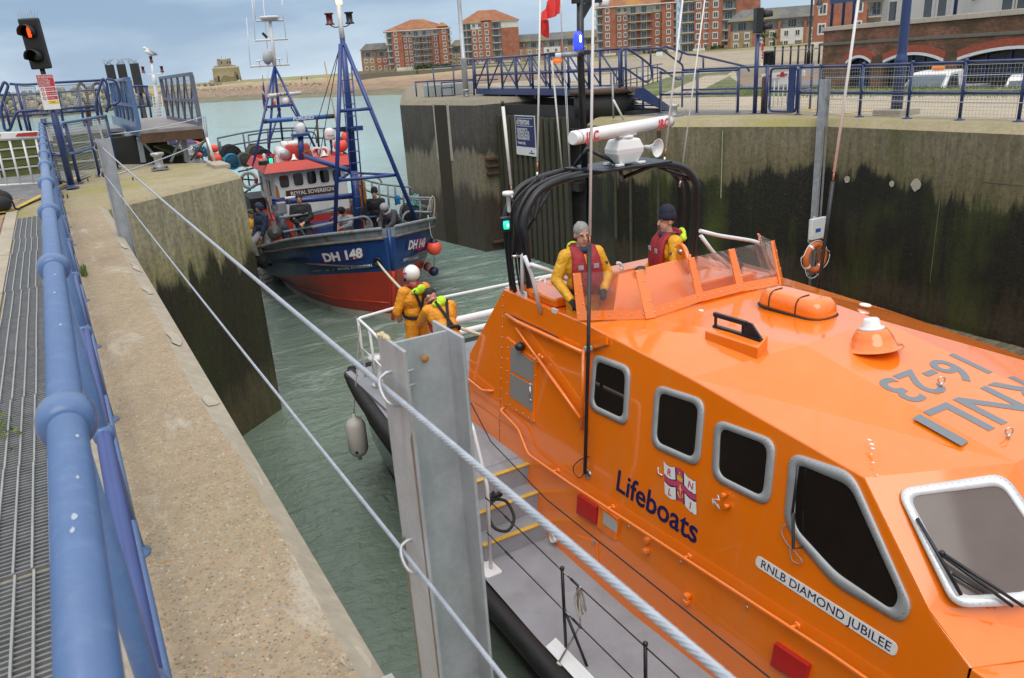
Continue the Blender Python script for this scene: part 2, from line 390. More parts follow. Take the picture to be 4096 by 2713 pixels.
WHITE = mk('white_paint', (.76, .76, .74), .4, 0, .04, 5, dirt=(.5, .46, .4), dscale=4, damt=.25, coat=.2)
RUST = mk('rusty_steel', (.11, .06, .038), .8, .2, .3, 8, .4, 40, .004, dirt=(.05, .035, .03), dscale=5, damt=.8)
RED = mk('red_paint', (.45, .035, .03), .4, 0, .08, 5)
TIMB = mk('wet_timber', (.055, .05, .036), .7, 0, .35, 5, .5, 30, .006, dirt=(.045, .055, .015), dscale=2, damt=.8, streak=True)
TIMB_D = mk('dark_pile', (.03, .03, .028), .7, 0, .3, 4, .4, 25, .006)
# ---------------------------------------------------------------- setting: water and ground
w = MB().face((-2500, -200, WATER), (3500, -200, WATER), (3500, 4500, WATER), (-2500, 4500, WATER)).build('water', WATER_M); tag(w, kind='structure')
sb = MB().face((-2500, -200, -9), (3500, -200, -9), (3500, 4500, -9), (-2500, 4500, -9)).build('seabed', TIMB_D); tag(sb, kind='structure')
def quay(name, poly, z0, z1, wall, top, ch=.07):
    """solid quay block: vertical faces, a chamfered lip and a separate top sheet"""
    mb = MB(); n = len(poly); P = [Vector((x, y, 0)) for x, y in poly]; inn = []
    for i in range(n):
        a = (P[i] - P[i - 1]).normalized(); b = (P[(i + 1) % n] - P[i]).normalized()
        na = Vector((-a.y, a.x, 0)); nb = Vector((-b.y, b.x, 0)); k = (na + nb); k = k.normalized() / max(.3, k.normalized().dot(na)); inn.append(P[i] + k * (ch * 1.4))
    vs = [p + Vector((0, 0, z0)) for p in P] + [p + Vector((0, 0, z1 - ch)) for p in P]
    mb.add(vs, [(i, (i + 1) % n, n + (i + 1) % n, n + i) for i in range(n)]); o = mb.build(name, wall, fix=False); tag(o, kind='structure')
    t = MB(); t.add([p + Vector((0, 0, z1 - ch)) for p in P] + [p + Vector((0, 0, z1)) for p in inn], [(i, (i + 1) % n, n + (i + 1) % n, n + i) for i in range(n)] + [list(range(n, 2 * n))])
    c = t.build('coping', top, o, fix=False); return o
LQ = quay('quay_left', [(-70, -30), (.5, -30), (.5, 13.15), (2.9, 15.2), (3.12, 18.2), (1.3, 20.45), (-.6, 23.2), (-4, 24.2), (-70, 27)], -9, -.02, WALL_L, CONC_M, .05)
# foreground coping slab of exposed aggregate with a pale smooth arris along the lock edge
sl = MB()
ys = [-6, 0] + [1 + .5 * i for i in range(25)] + [13.2]
rr = random.Random(3)
xi = [-.045 + rr.uniform(-.006, .006) for _ in ys]
xe = [.40 + rr.uniform(-.012, .008) + (0.03 if y < 4 else 0) for y in ys]
for i in range(len(ys) - 1):
    sl.face((xi[i], ys[i], .004), (xe[i], ys[i], .004), (xe[i + 1], ys[i + 1], .004), (xi[i + 1], ys[i + 1], .004))
    sl.face((xi[i], ys[i], .004), (xi[i + 1], ys[i + 1], .004), (xi[i + 1], ys[i + 1], -.02), (xi[i], ys[i], -.02))
o = sl.build('coping_slab', CONC); tag(o, kind='structure')
ar = MB()
for i in range(len(ys) - 1):
    ar.face((xe[i] + .0, ys[i], .004), (.512, ys[i], -.062), (.512, ys[i + 1], -.062), (xe[i + 1], ys[i + 1], .004))
    ar.face((.512, ys[i], -.062), (.512, ys[i], -.10), (.512, ys[i + 1], -.10), (.512, ys[i + 1], -.062))
ar.build('arris', CONC_S, o)
sp = MB()   # chipped, spalled patches along the arris
for y, w_, t in ((1.9, .05, .5), (2.55, .07, .3), (3.3, .06, .7), (4.3, .05, .4), (5.6, .09, .5), (7.2, .08, .3), (8.3, .1, .6), (9.6, .09, .4)):
    poly = [Vector((.43 + .03 * t + rr.uniform(-.02, .02) + .035 * math.cos(a), y + w_ * 2.4 * math.sin(a) * rr.uniform(.6, 1.2), 0)) for a in [i * math.pi / 4 for i in range(8)]]
    for p in poly: p.z = .004 - (p.x - .40) * .59 + .006
    sp.prism(poly, (0, 0, .002))
sp.build('spalled_mortar', mk('pale_mortar', (.44, .385, .30), .9, var=.2, bmp=.4), o)
st = MB().bx(-.32, -.052, -6, 13.4, -.06, .0).build('concrete_strip', CONC_S); tag(st, kind='structure')
kb = MB()
for i in range(17): kb.bx(-.80, -.655, -3.0 + i * 1.0, -3.0 + i * 1.0 + .985, -.06, .002 + .004 * (i % 2))
kb = kb.build('drain_kerb', CONC_S, bevel=.006); tag(kb, kind='structure')
pv = MB().bx(-70, -.81, -30, 13.6, -.07, -.012).build('brick_paving', BRICKP[0]); tag(pv, kind='structure')
bb = [MB().bx(-.098, .098, -.048, .048, -.05, .003).build('brick', BRICKP[k], pv, bevel=.004) for k in range(3)]
for b_ in bb: b_.location = (0, 0, -3)
cnt = 0
for iy in range(74):
    for ix in range(4):
        x = -.915 - ix * .205; y = 5.9 + iy * .102 + (.05 if ix % 2 else 0)
        if y > 13.5 or cnt >= 297: continue
        src = bb[rr.randrange(3)]
        if src.location.z < -2 and src.location.x == 0: src.location = (x, y, rr.uniform(-.003, .003))
        else: inst(src, 'brick', (x, y, rr.uniform(-.003, .003)), pv, (0, 0, rr.uniform(-.02, .02)))
        cnt += 1
# yard beyond: mossy apron, tarmac path with worn yellow hatching
tm = MB().add([(-70, 13.9, .004), (-.75, 13.9, .004), (-.35, 15.1, .004), (.55, 18.3, .004), (.2, 21.2, .004), (-70, 24, .004)], [(0, 1, 2, 3, 4, 5)]).build('yard_tarmac', TARMAC); tag(tm, kind='structure')
bp = MB().face((-6, 13.65, .008), (-.9, 13.65, .008), (-.62, 15.2, .008), (-6, 15.6, .008)).build('brick_apron', mk('weathered_brick_apron', (.30, .19, .125), .9, var=.3, scale=14, bmp=.5, bscale=40, bdist=.01, world=True)); tag(bp, kind='structure')
ym = MB()
ym.prism([(-.80, 13.85, .012), (-.70, 13.85, .012), (.45, 18.35, .012), (.35, 18.4, .012)], (0, 0, .003))
ym.prism([(-.80, 13.75, .012), (-.80, 13.85, .012), (-6, 13.95, .012), (-6, 13.85, .012)], (0, 0, .003))
for i in range(6): ym.prism([(-5 + i * .55, 13.95, .012), (-4.9 + i * .55, 13.95, .012), (-3.3 + i * .55, 15.3, .012), (-3.4 + i * .55, 15.3, .012)], (0, 0, .003))
ym.prism([(-3.2, 19.0, .012), (-1.4, 20.1, .012), (-1.5, 20.2, .012), (-3.3, 19.1, .012)], (0, 0, .003))
o = ym.build('yellow_marking', YELLOW); tag(o, kind='structure')
# right bank: lock side, splayed wall, recess under the bridge, outer pier and low ground behind
RQ = quay('quay_right', [(15.2, -30), (25.6, -30), (25.6, 25), (62, 62), (64, 66), (30, 66), (17, 24.55), (15.4, 24.55), (15.4, 20.6), (13.3, 18.9), (13.1, 17.45), (15.2, 12.25)], -9, 0, WALL_R, CONC_M, .16)
m = MB().add([(x, y, .004) for x, y in ((16.1, -30), (25.55, -30), (25.55, 25), (62, 62), (30, 65.8), (17.25, 25), (15.9, 24.3), (15.9, 20.9), (16.6, 18.6), (16.9, 14.4), (16.1, 12.6))], [list(range(11))]).build('paving', CONC_P); tag(m, kind='structure')
OP = quay('outer_pier', [(12.74, 24.6), (17, 24.6), (30, 66), (22, 53), (14.7, 36), (12.1, 29.8)], -9, .5, WALL_O, m_concrete('weathered_concrete', (.24, .21, .155), stones=False), .16)

# ---------------------------------------------------------------- far shore: beach, rocks, tower
def interp(t, tab):
    for (a, b), (c, d) in zip(tab, tab[1:]):
        if t <= c: return b + (d - b) * max(0, (t - a)) / (c - a)
    return tab[-1][1]
def m_beach():
    m, nt, b = _m('shingle_beach')
    sx = nt.nodes.new('ShaderNodeSeparateXYZ'); nt.links.new(nt.nodes.new('ShaderNodeNewGeometry').outputs['Position'], sx.inputs[0])
    v = coords(nt, True); h = math_(nt, 'ADD', sx.outputs['Z'], math_(nt, 'MULTIPLY', math_(nt, 'SUBTRACT', noise(nt, v, .035, 6, .65), .5), 2.2))
    f = math_(nt, 'DIVIDE', math_(nt, 'ADD', h, 5.2), 7.4)
    c = ramp(nt, f, [(.0, (.20, .19, .14)), (.2, (.19, .17, .11)), (.27, (.27, .2, .145)), (.45, (.30, .205, .145)), (.62, (.36, .27, .17)), (.74, (.40, .33, .21)), (.8, (.26, .24, .12)), (1, (.30, .28, .16))])
    c = mix(nt, .7, c, mix(nt, 1, c, ramp(nt, noise(nt, coords(nt, True, (1, .3, 1)), .35, 8, .75), [(.3, .55), (.7, 1.35)]), 'MULTIPLY'))
    nt.links.new(c, b.inputs['Base Color']); setp(b, Roughness=.95, Specular_IOR_Level=.1)
    bump(nt, b, noise(nt, v, .9, 6, .7), .5, .4); return m
WL = [(-60, 235), (-3, 252), (3, 276), (9, 297), (15.5, 266), (23, 221), (30, 168), (38, 120), (48, 86), (80, 80)]
CR_ = [(-60, 330), (-3, 330), (3, 370), (9, 420), (13, 380), (16, 336), (23, 285), (30, 236), (40, 170), (50, 110), (80, 105)]
be = MB(); rows = []; AZ = [-60 + i * 2 for i in range(71)]
rb = random.Random(5)
for az in AZ:
    dw = interp(az, WL); dc = interp(az, CR_); a = math.radians(az); row = []
    for r, z in ((dw - 40, -7.5), (dw, -4.75), (dw + (dc - dw) * .22, -4.0), (dw + (dc - dw) * .45, -2.6), (dw + (dc - dw) * .75, -1.2), (dc, -.35), (dc + 18, -.1), (dc + 45, 1.5), (dc + 120, 1.9), (3200, 1.9)):
        rr_ = r + (rb.uniform(-2, 2) if r < 1000 else 0); row.append((math.sin(a) * rr_, math.cos(a) * rr_, z + rb.uniform(-.1, .1)))
    rows.append(row)
be.loft(rows, closed=False, caps=False); o = be.build('beach', m_beach(), fix=False); tag(o, kind='structure')
def rock(mb, c, s, rg, n=8, m=5):
    R = Euler((rg.uniform(0, 6), rg.uniform(0, 6), rg.uniform(0, 6))).to_matrix(); k = len(mb.v)
    mb.ell(c, (s * rg.uniform(.8, 1.2), s * rg.uniform(.6, .95), s * rg.uniform(.5, .8)), n, m, R)
    for i in range(k, len(mb.v)): mb.v[i] = Vector(c) + (mb.v[i] - Vector(c)) * rg.uniform(.82, 1.12)
    for i in range(len(mb.sm)): mb.sm[i] = False
ROCK = [mk('armour_rock_%d' % i, c, .95, var=.3, scale=1.2, bmp=.6, bscale=4, bdist=.1) for i, c in enumerate(((.27, .26, .21), (.20, .195, .16), (.33, .30, .23), (.15, .16, .10)))]
rv = thing('rock_revetment', 'sloping grey rock armour bank on the far beach behind the blue railings', 'rock bank', (0, 285, -3))
protos = []
for k in range(8):
    mb = MB(); rock(mb, (0, 0, 0), 1.0, rb); protos.append(mb.build('stone', ROCK[k % 4], rv))
cnt = 0
for ring in range(7):
    d = 268 + ring * 4.2; z = -3.1 + ring * .85
    for i in range(42):
        az = -11.5 + (i + rb.uniform(-.3, .3)) * .43; lim = 7.2 - ring * .7
        if az > lim: continue
        s = rb.uniform(.9, 1.65); a = math.radians(az); p = (math.sin(a) * d, math.cos(a) * d, z + rb.uniform(-.3, .3))
        src = protos[cnt % 8]
        if cnt < 8: src.location = Vector(p) - Vector((0, 285, -3)); src.data.transform(Matrix.Translation((0, 285, -3))); src.scale = (s,) * 3; src.rotation_euler = (rb.uniform(0, 6), rb.uniform(0, 6), rb.uniform(0, 6))
        elif cnt < 299: inst(src, 'stone', p, rv, (rb.uniform(0, 6), rb.uniform(0, 6), rb.uniform(0, 6)), (s * 1.1, s, s * .85))
        cnt += 1
sc = MB()
for i in range(420):
    az = rb.uniform(5, 17); a = math.radians(az); t = rb.random(); dw = interp(az, WL); dc = interp(az, CR_); d = dw + (dc - dw) * (.25 + .5 * t)
    k = .35 + .5 * t; z = -4.0 + (k - .22) * 6.0 if k < .45 else -2.6 + (k - .45) * 4.6
    n0 = len(sc.v); rock(sc, (math.sin(a) * d, math.cos(a) * d, -3.9 + 3.2 * t), rb.uniform(.25, .7), rb, 5, 3)
o = sc.build('beach_stones', ROCK[2]); tag(o, 'scattered small stones on the lower beach below the round tower', 'stones', kind='stuff')
# Martello tower
TW = (86.07,442.71,0.78)
tw = thing('round_fort_tower', 'squat round cream and brown rendered fort tower standing alone on the beach', 'tower', (TW[0], TW[1], -.3), local=True)
def m_tower():
    m, nt, b = _m('peeling_render'); v = coords(nt); sx = nt.nodes.new('ShaderNodeSeparateXYZ'); nt.links.new(v, sx.inputs[0])
    n = noise(nt, v, .28, 5, .5, .4)
    k = math_(nt, 'ADD', n, math_(nt, 'MULTIPLY', math_(nt, 'SUBTRACT', sx.outputs['Z'], 4.6), .085))
    c = ramp(nt, k, [(.49, (.26, .21, .12)), (.5, (.26, .21, .12)), (.515, (.47, .40, .25))])
    c = mix(nt, .5, c, mix(nt, 1, c, ramp(nt, noise(nt, v, 1.4, 6, .7), [(.3, .6), (.7, 1.3)]), 'MULTIPLY'))
    nt.links.new(c, b.inputs['Base Color']); setp(b, Roughness=.95); return m
MT = m_tower(); CR2 = mk('old_concrete', (.30, .25, .17), .9, var=.2, scale=1)
MB().lathe([(7.1, -1), (7.0, .5), (6.55, 8.1), (6.65, 8.2), (6.65, 8.9), (6.1, 8.95), (6.0, 8.3), (0, 8.3)], n=40).build('drum', MT, tw, fix=True)
mb = MB(); mb.bx(-5.2, 4.6, -3, 3, 9.0, 9.55); mb.build('roof_slab', CR2, tw)
mb = MB(); mb.bx(-3.2, 2.7, -2.4, 2.4, 9.5, 12.6); up = mb.build('lookout_room', CR2, tw)
mb = MB(); mb.bx(-3.3, -2.4, -2.5, 2.5, 12.6, 12.95); mb.bx(1.9, 2.8, -2.5, 2.5, 12.6, 12.95); mb.build('parapet', CR2, up)
DARKW = mk('dark_opening', (.02, .02, .022), .3)
for x in (-2.3, .6, 1.9): MB().bx(x, x + .55, -2.46, -2.3, 10.6, 11.7).build('window', DARKW, up)
for a0, w0 in ((-.85, .9), (.62, 1.0)):
    mb = MB(); mb.box((math.sin(a0) * 6.85, -math.cos(a0) * 6.85, 3.4), (w0, .5, 2.6), a0); mb.build('window', DARKW, tw)
mb = MB()
for x, y, h in ((-4.2, 0, 2.6), (-4.9, .5, 1.2), (-1.2, 0, 5.6), (.8, 0, 4.6), (3.9, 1, 1.5)): mb.tube([(x, y, 9.0), (x, y, 9.0 + h)], .06, 5)
mb.build('aerial', BLACK, tw)
for i, p in enumerate([(68.44,424.52,0.64),(71.38,424.03,0.54),(74.59,423.48,0.75),(75.73,423.28,-0.06),(77.76,422.91,-0.2),(80.03,422.49,-0.46),(82.49,422.01,-0.63),(84.69,421.58,-0.46),(87.28,421.05,0.11),(89.68,420.54,-0.16),(91.56,420.14,-0.5)]):
    mb = MB(); rock(mb, (p[0], p[1], max(p[2], -.2) + .2), (1.0, 1.2, 2.0, 1.9, 1.9, 1.6, 1.8, 1.5, 2.0, 1.6, 1.6)[i], rb, 9, 6)
    o = mb.build('boulder', ROCK[i % 3]); tag(o, 'rough grey boulder lying at the foot of the round tower', 'boulder', 'boulders around the round tower')
# ---------------------------------------------------------------- apartment blocks
def m_brick(name, a, b2, mortar, scale=1.0, bw=.225, bh=.075, world=False):
    m, nt, b = _m(name); v = coords(nt)
    sp_ = nt.nodes.new('ShaderNodeSeparateXYZ'); nt.links.new(v, sp_.inputs[0]); cb = nt.nodes.new('ShaderNodeCombineXYZ')
    nt.links.new(math_(nt, 'ADD', sp_.outputs['X'], sp_.outputs['Y']), cb.inputs['X']); nt.links.new(sp_.outputs['Z'], cb.inputs['Y'])
    br = nt.nodes.new('ShaderNodeTexBrick'); br.inputs['Scale'].default_value = scale; br.inputs['Brick Width'].default_value = bw; br.inputs['Row Height'].default_value = bh
    br.inputs['Mortar Size'].default_value = .008; br.inputs['Color1'].default_value = (*a, 1); br.inputs['Color2'].default_value = (*b2, 1); br.inputs['Mortar'].default_value = (*mortar, 1)
    nt.links.new(cb.outputs[0], br.inputs['Vector'])
    c = mix(nt, 1, br.outputs['Color'], ramp(nt, noise(nt, v, .6, 7, .7), [(.3, .66), (.7, 1.25)]), 'MULTIPLY')
    nt.links.new(c, b.inputs['Base Color']); setp(b, Roughness=.9, Specular_IOR_Level=.2); bump(nt, b, br.outputs['Fac'], -.5, .01); return m
BRK_R = m_brick('red_brick', (.37, .13, .08), (.31, .11, .065), (.36, .2, .14))
BRK_Y = m_brick('buff_brick', (.36, .25, .13), (.31, .21, .11), (.36, .29, .2))
REND = mk('cream_render', (.62, .6, .55), .9, var=.06, scale=.4, dirt=(.42, .4, .34), dscale=.5, damt=.4, streak=True)
STONE = mk('pale_stone', (.5, .44, .35), .9, var=.1, scale=1)
TILE_R = m_two('red_roof_tile', (.30, .125, .07), (.36, .165, .09), .35, c3=(.40, .21, .05), bmp=.3, bscale=3)
TILE_G = m_two('grey_roof_tile', (.13, .13, .13), (.17, .165, .155), .35, c3=(.20, .17, .08), bmp=.3, bscale=3)
PANE = mk('window_glass', (.045, .055, .06), .08, var=.35, scale=.35, spec=.8)
BALC = mk('balcony_metal', (.06, .12, .17), .5, var=.2)
def wsrc(w, h, mull=1):
    """shared window meshes: pale frame with stone surround, and its panes"""
    f = MB(); t = .09
    f.bx(-w / 2 - .12, w / 2 + .12, -.05, .0, -h / 2 - .2, -h / 2); f.bx(-w / 2 - .12, w / 2 + .12, -.05, .0, h / 2, h / 2 + .16)
    f.bx(-w / 2 - .12, -w / 2, -.05, 0, -h / 2, h / 2); f.bx(w / 2, w / 2 + .12, -.05, 0, -h / 2, h / 2)
    for i in range(mull + 2):
        x = -w / 2 + (w - t) * i / (mull + 1); f.bx(x, x + t, -.09, 0, -h / 2, h / 2)
    f.bx(-w / 2, w / 2, -.085, 0, -h / 2, -h / 2 + t); f.bx(-w / 2, w / 2, -.085, 0, h / 2 - t, h / 2)
    g = MB().bx(-w / 2 + .02, w / 2 - .02, -.055, -.002, -h / 2 + .02, h / 2 - .02)
    return f, g
WF = mk('window_frame', (.62, .6, .55), .5, var=.05)
WSRC = {}
def window(par, x, y, z, w, h, mull=1, rz=0):
    k = (round(w, 2), round(h, 2), mull)
    if k not in WSRC:
        f, g = wsrc(w, h, mull); F = f.build('window', WF); G = g.build('pane', PANE); WSRC[k] = (F.data, G.data)
        bpy.data.objects.remove(F); bpy.data.objects.remove(G)
    F = bpy.data.objects.new('window', WSRC[k][0]); COL.objects.link(F); F.parent = par; F.location = (x, y, z); F.rotation_euler = (0, 0, rz)
    G = bpy.data.objects.new('pane', WSRC[k][1]); COL.objects.link(G); G.parent = F
def hip(mb, x0, x1, y0, y1, z, h, ov=.6, rid=None):
    x0 -= ov; x1 += ov; y0 -= ov; y1 += ov; d = min((y1 - y0) / 2, (x1 - x0) / 2 * .8)
    if rid is None: rid = (x0 + d, x1 - d)
    ym_ = (y0 + y1) / 2; mb.add([(x0, y0, z), (x1, y0, z), (x1, y1, z), (x0, y1, z), (rid[0], ym_, z + h), (rid[1], ym_, z + h)], [(0, 1, 5, 4), (1, 2, 5), (2, 3, 4, 5), (3, 0, 4), (0, 3, 2, 1)])
def balc(par, x0, x1, y0, y1, z, curve=0):
    mb = MB(); n = 7 if curve else 2
    fr = [(x0 + (x1 - x0) * i / (n - 1), y0 - curve * math.sin(math.pi * i / (n - 1)), 0) for i in range(n)]
    mb.prism([(p[0], p[1], z - .22) for p in fr] + [(x1, y1, z - .22), (x0, y1, z - .22)], (0, 0, .22)); b = mb.build('balcony', STONE, par)
    r = MB(); pl = [(x0, y1, 0)] + fr + [(x1, y1, 0)]
    for h in (.08, 1.05): r.tube([(p[0], p[1], z + h) for p in pl], .035, 4, sm=False)
    for i in range(len(pl) - 1):
        a = Vector(pl[i]); c = Vector(pl[i + 1]); k = max(1, int((c - a).length / .9))
        for j in range(k): q = a.lerp(c, j / k); q2 = a.lerp(c, (j + 1) / k); r.tube([(q.x, q.y, z + .05), (q.x, q.y, z + 1.05)], .03, 4, sm=False); r.tube([(q.x, q.y, z + .1), (q2.x, q2.y, z + 1.0)], .02, 4, sm=False); r.tube([(q2.x, q2.y, z + .1), (q.x, q.y, z + 1.0)], .02, 4, sm=False)
    r.build('railing', BALC, b)
def blockA(name, label, loc, W, az, FH, scaf=False):
    t = thing(name, label, 'apartment block', loc, 'seafront apartment blocks', rotz=-math.radians(az), local=True); a = lambda f: f * W; H = 6 * FH
    m = MB(); m.bx(a(.10), a(.255), 0, 9, -2, H); m.bx(a(.815), a(.955), 0, 9, -2, H + .7); m.bx(a(.2), a(.85), 1.6, 9, -2, H - FH); m.build('brick_wall', BRK_R, t)
    m = MB(); m.bx(a(.2), a(.85), 1.58, 9, H - FH + .01, H); m.bx(a(.02), a(.12), 2, 9, -2, H); m.bx(a(.92), a(.995), 2, 9, -2, H); m.build('rendered_wall', REND, t)
    m = MB(); m.bx(a(.09), a(.265), -.06, 8, -2, .9); m.bx(a(.805), a(.965), -.06, 8, -2, .9); m.bx(a(.2), a(.82), 1.5, 8, -2, .95); m.build('plinth', REND, t)
    m = MB(); hip(m, a(.0), a(1.0), .2, 12, H, 4.2, .5, (a(.42), a(.60))); hip(m, a(.815), a(.955), -.1, 6, H + .7, 1.6, .35); r = m.build('roof', TILE_R, t, fix=True)
    m = MB(); m.bx(a(-.01), a(1.01), -.4, 12.4, H - .25, H - .03); m.build('eaves', WHITE, r)
    for f in range(6):
        z = f * FH + FH * .52
        window(t, a(.155), 0, z, 1.15, 1.35); window(t, a(.895), 0, z, 1.15, 1.35)
        for fx in (.30, .375, .765): window(t, a(fx), 1.58, z, 1.0, 1.3)
        for fx in (.47, .60): window(t, a(fx), 1.58, z - .2, 1.7, 2.0, 2)
        window(t, a(.065), 2, z - .2, 1.5, 2.0, 2); window(t, a(.975), 2, z - .2, .8, 2.0)
        if f: balc(t, a(.40), a(.70), .6, 1.6, f * FH, 1.6); balc(t, a(.0), a(.10), .4, 2, f * FH); balc(t, a(.955), a(1.015), .4, 2, f * FH)
    if scaf:
        s = MB()
        for i in range(9):
            x = a(.36) + i * a(.05); y = -1.4 - 1.2 * math.sin(math.pi * i / 8)
            for dy in (0, 1.1): s.tube([(x, y + dy, -1.5), (x, y + dy, H - 1.0)], .035, 4, sm=False)
            if i:
                for f in range(12): s.tube([(px_, py_, f * FH / 2 + .5), (x, y, f * FH / 2 + .5)], .03, 4, sm=False)
            px_, py_ = x, y
        s.build('scaffolding', GALV_D, t)
    return t
def blockB(name, label, loc, W, az, FH, nf=6):
    t = thing(name, label, 'apartment block', loc, 'seafront apartment blocks', rotz=-math.radians(az), local=True); a = lambda f: f * W; H = nf * FH
    m = MB(); m.bx(a(.18), a(.38), .6, 9, -2, H - FH); m.bx(a(.365), a(.535), 0, 9, -2, H + .4); m.bx(a(.70), a(1.0), .5, 10, -2, H - FH * 1.0); m.build('brick_wall', BRK_R, t)
    m = MB(); m.bx(a(.18), a(.38), .58, 9, H - FH + .01, H); m.bx(a(.70), a(1.0), .48, 10, H - FH + .01, H); m.bx(a(.0), a(.2), 2.2, 9, -2, H); m.bx(a(.52), a(.72), 2, 9, -2, H); m.build('rendered_wall', REND, t)
    m = MB(); m.bx(a(.17), a(.54), -.06, 8, -2, .9); m.bx(a(.70), a(1.003), .44, 8, -2, .9); m.build('plinth', REND, t)
    m = MB(); hip(m, 0, W, .3, 11, H, 4.3, .5, (a(.33), a(.62))); hip(m, a(.365), a(.535), -.1, 6, H + .4, 1.5, .3); r = m.build('roof', TILE_R, t)
    m = MB(); m.bx(-.3, W + .3, 0, 11.3, H - .25, H - .03); m.build('eaves', WHITE, r)
    for f in range(nf):
        z = f * FH + FH * .52
        for fx in (.235, .335): window(t, a(fx), .58, z, 1.1, 1.35)
        window(t, a(.45), 0, z, 1.2, 1.4)
        for fx in (.06, .145): window(t, a(fx), 2.2, z - .2, 1.5, 2.0, 2)
        window(t, a(.615), 2.0, z - .2, 1.9, 2.0, 2)
        if f: balc(t, a(-.01), a(.18), .3, 2.2, f * FH, .5); balc(t, a(.535), a(.70), .1, 2, f * FH)
    return t
def terrace(name, label, loc, W, az, nb, H, RH, mats):
    t = thing(name, label, 'terrace', loc, 'low terraces between the apartment blocks', rotz=-math.radians(az), local=True)
    w = W / nb; FH = H / 3
    for i in range(nb): MB().bx(i * w + .002, (i + 1) * w - .002, 0, 8, -2, 2 * FH).build('wall', mats[i % len(mats)], t)
    MB().bx(.1, W - .1, 1.8, 8, 2 * FH, H).build('top_storey', REND, t)
    for i in range(nb + 1): MB().bx(i * w - .3, i * w + .3, -.1, 2.5, -2, H - .5).build('pier', BRK_R, t)
    m = MB(); m.add([(-.6, -.5, H), (W + .6, -.5, H), (W + .6, 9, H), (-.6, 9, H), (2.2, 4.3, H + RH), (W - .6, 4.3, H + RH)], [(0, 1, 5, 4), (1, 2, 5), (2, 3, 4, 5), (3, 0, 4), (0, 3, 2, 1)]); m.build('roof', TILE_G, t)
    for i in range(nb):
        for j in range(2):
            for fx in (.28, .72): window(t, (i + fx) * w, 0, j * FH + FH * .5, 1.0, 1.25)
        window(t, (i + .5) * w, 1.8, 2 * FH + 1.1, 1.9, 1.8, 2)
        balc(t, i * w + .5, (i + 1) * w - .5, .1, 1.8, 2 * FH)
    return t
def base(p, z=1.7): return (p[0], p[1], z)
blockA('apartment_block', 'red brick apartment block wrapped in scaffolding, leftmost of the seafront blocks', base((126.86,320.83,2.99)), 26.9, 21.6, 2.52, True)
blockB('apartment_block', 'red brick apartment block with a blank brick end, second seafront block from the left', base((141.94,282.33,2.95)), 22.0, 27.5, 2.52)
blockA('apartment_block', 'red brick apartment block with curved white balconies behind the radar mast', base((160.46,222.1,2.51)), 26.3, 37.0, 2.5, False)
blockB('apartment_block', 'tallest brick apartment block in view, behind the thin white aerials', base((151.11,170.74,1.53), 1.3), 20.3, 43.5, 2.55, 6)
terrace('terrace_row', 'low yellow brick terrace left of the scaffolded apartment block', base((119.72,331.02,2.1), 1.7), 11, 19.5, 2, 8.6, 2.6, [BRK_Y, BRK_R])
terrace('terrace_row', 'low terrace roof just visible between the two leftmost apartment blocks', base((158.33,325.54,1.59), 1.7), 9, 26, 2, 8.2, 2.6, [BRK_Y])
terrace('terrace_row', 'long buff brick terrace with grey roof right of the second apartment block', base((157.73,276.12,2.53), 1.5), 42, 33, 6, 7.4, 2.7, [BRK_Y, BRK_Y, REND, BRK_Y])
terrace('terrace_row', 'buff brick terrace with lichened grey roof behind the right hand traffic light', base((144.23,145.68,0.83), .9), 28, 47.5, 5, 6.6, 2.6, [BRK_Y, BRK_Y, REND, BRK_Y, BRK_Y])
t5 = thing('apartment_block', 'plain red brick corner block rising behind the brick arches, by the lamp', 'apartment block', base((114.71,96.66,1.45), .6), 'seafront apartment blocks', rotz=-math.radians(51.5), local=True)
MB().bx(0, 8.2, 0, 9, -2, 18).build('brick_wall', BRK_R, t5); MB().bx(-.05, 4.2, -.05, 8, -2, 1.2).build('plinth', REND, t5); MB().bx(8.2, 20, 3, 12, -2, 18).build('rendered_wall', REND, t5)
for f in range(6):
    window(t5, 1.4, 0, 3.2 + f * 3.05, 1.1, 1.5); window(t5, 6.9, 0, 3.2 + f * 3.05, 1.1, 1.5)
    for x in (10, 13.5): window(t5, x, 3, 2.8 + f * 3.05, 2.0, 2.1, 2)
    balc(t5, 8.4, 15.5, .6, 3, 1.6 + f * 3.05, .5)
m = MB(); hip(m, 0, 20, 0, 12, 18, 3.5); m.build('roof', TILE_R, t5)
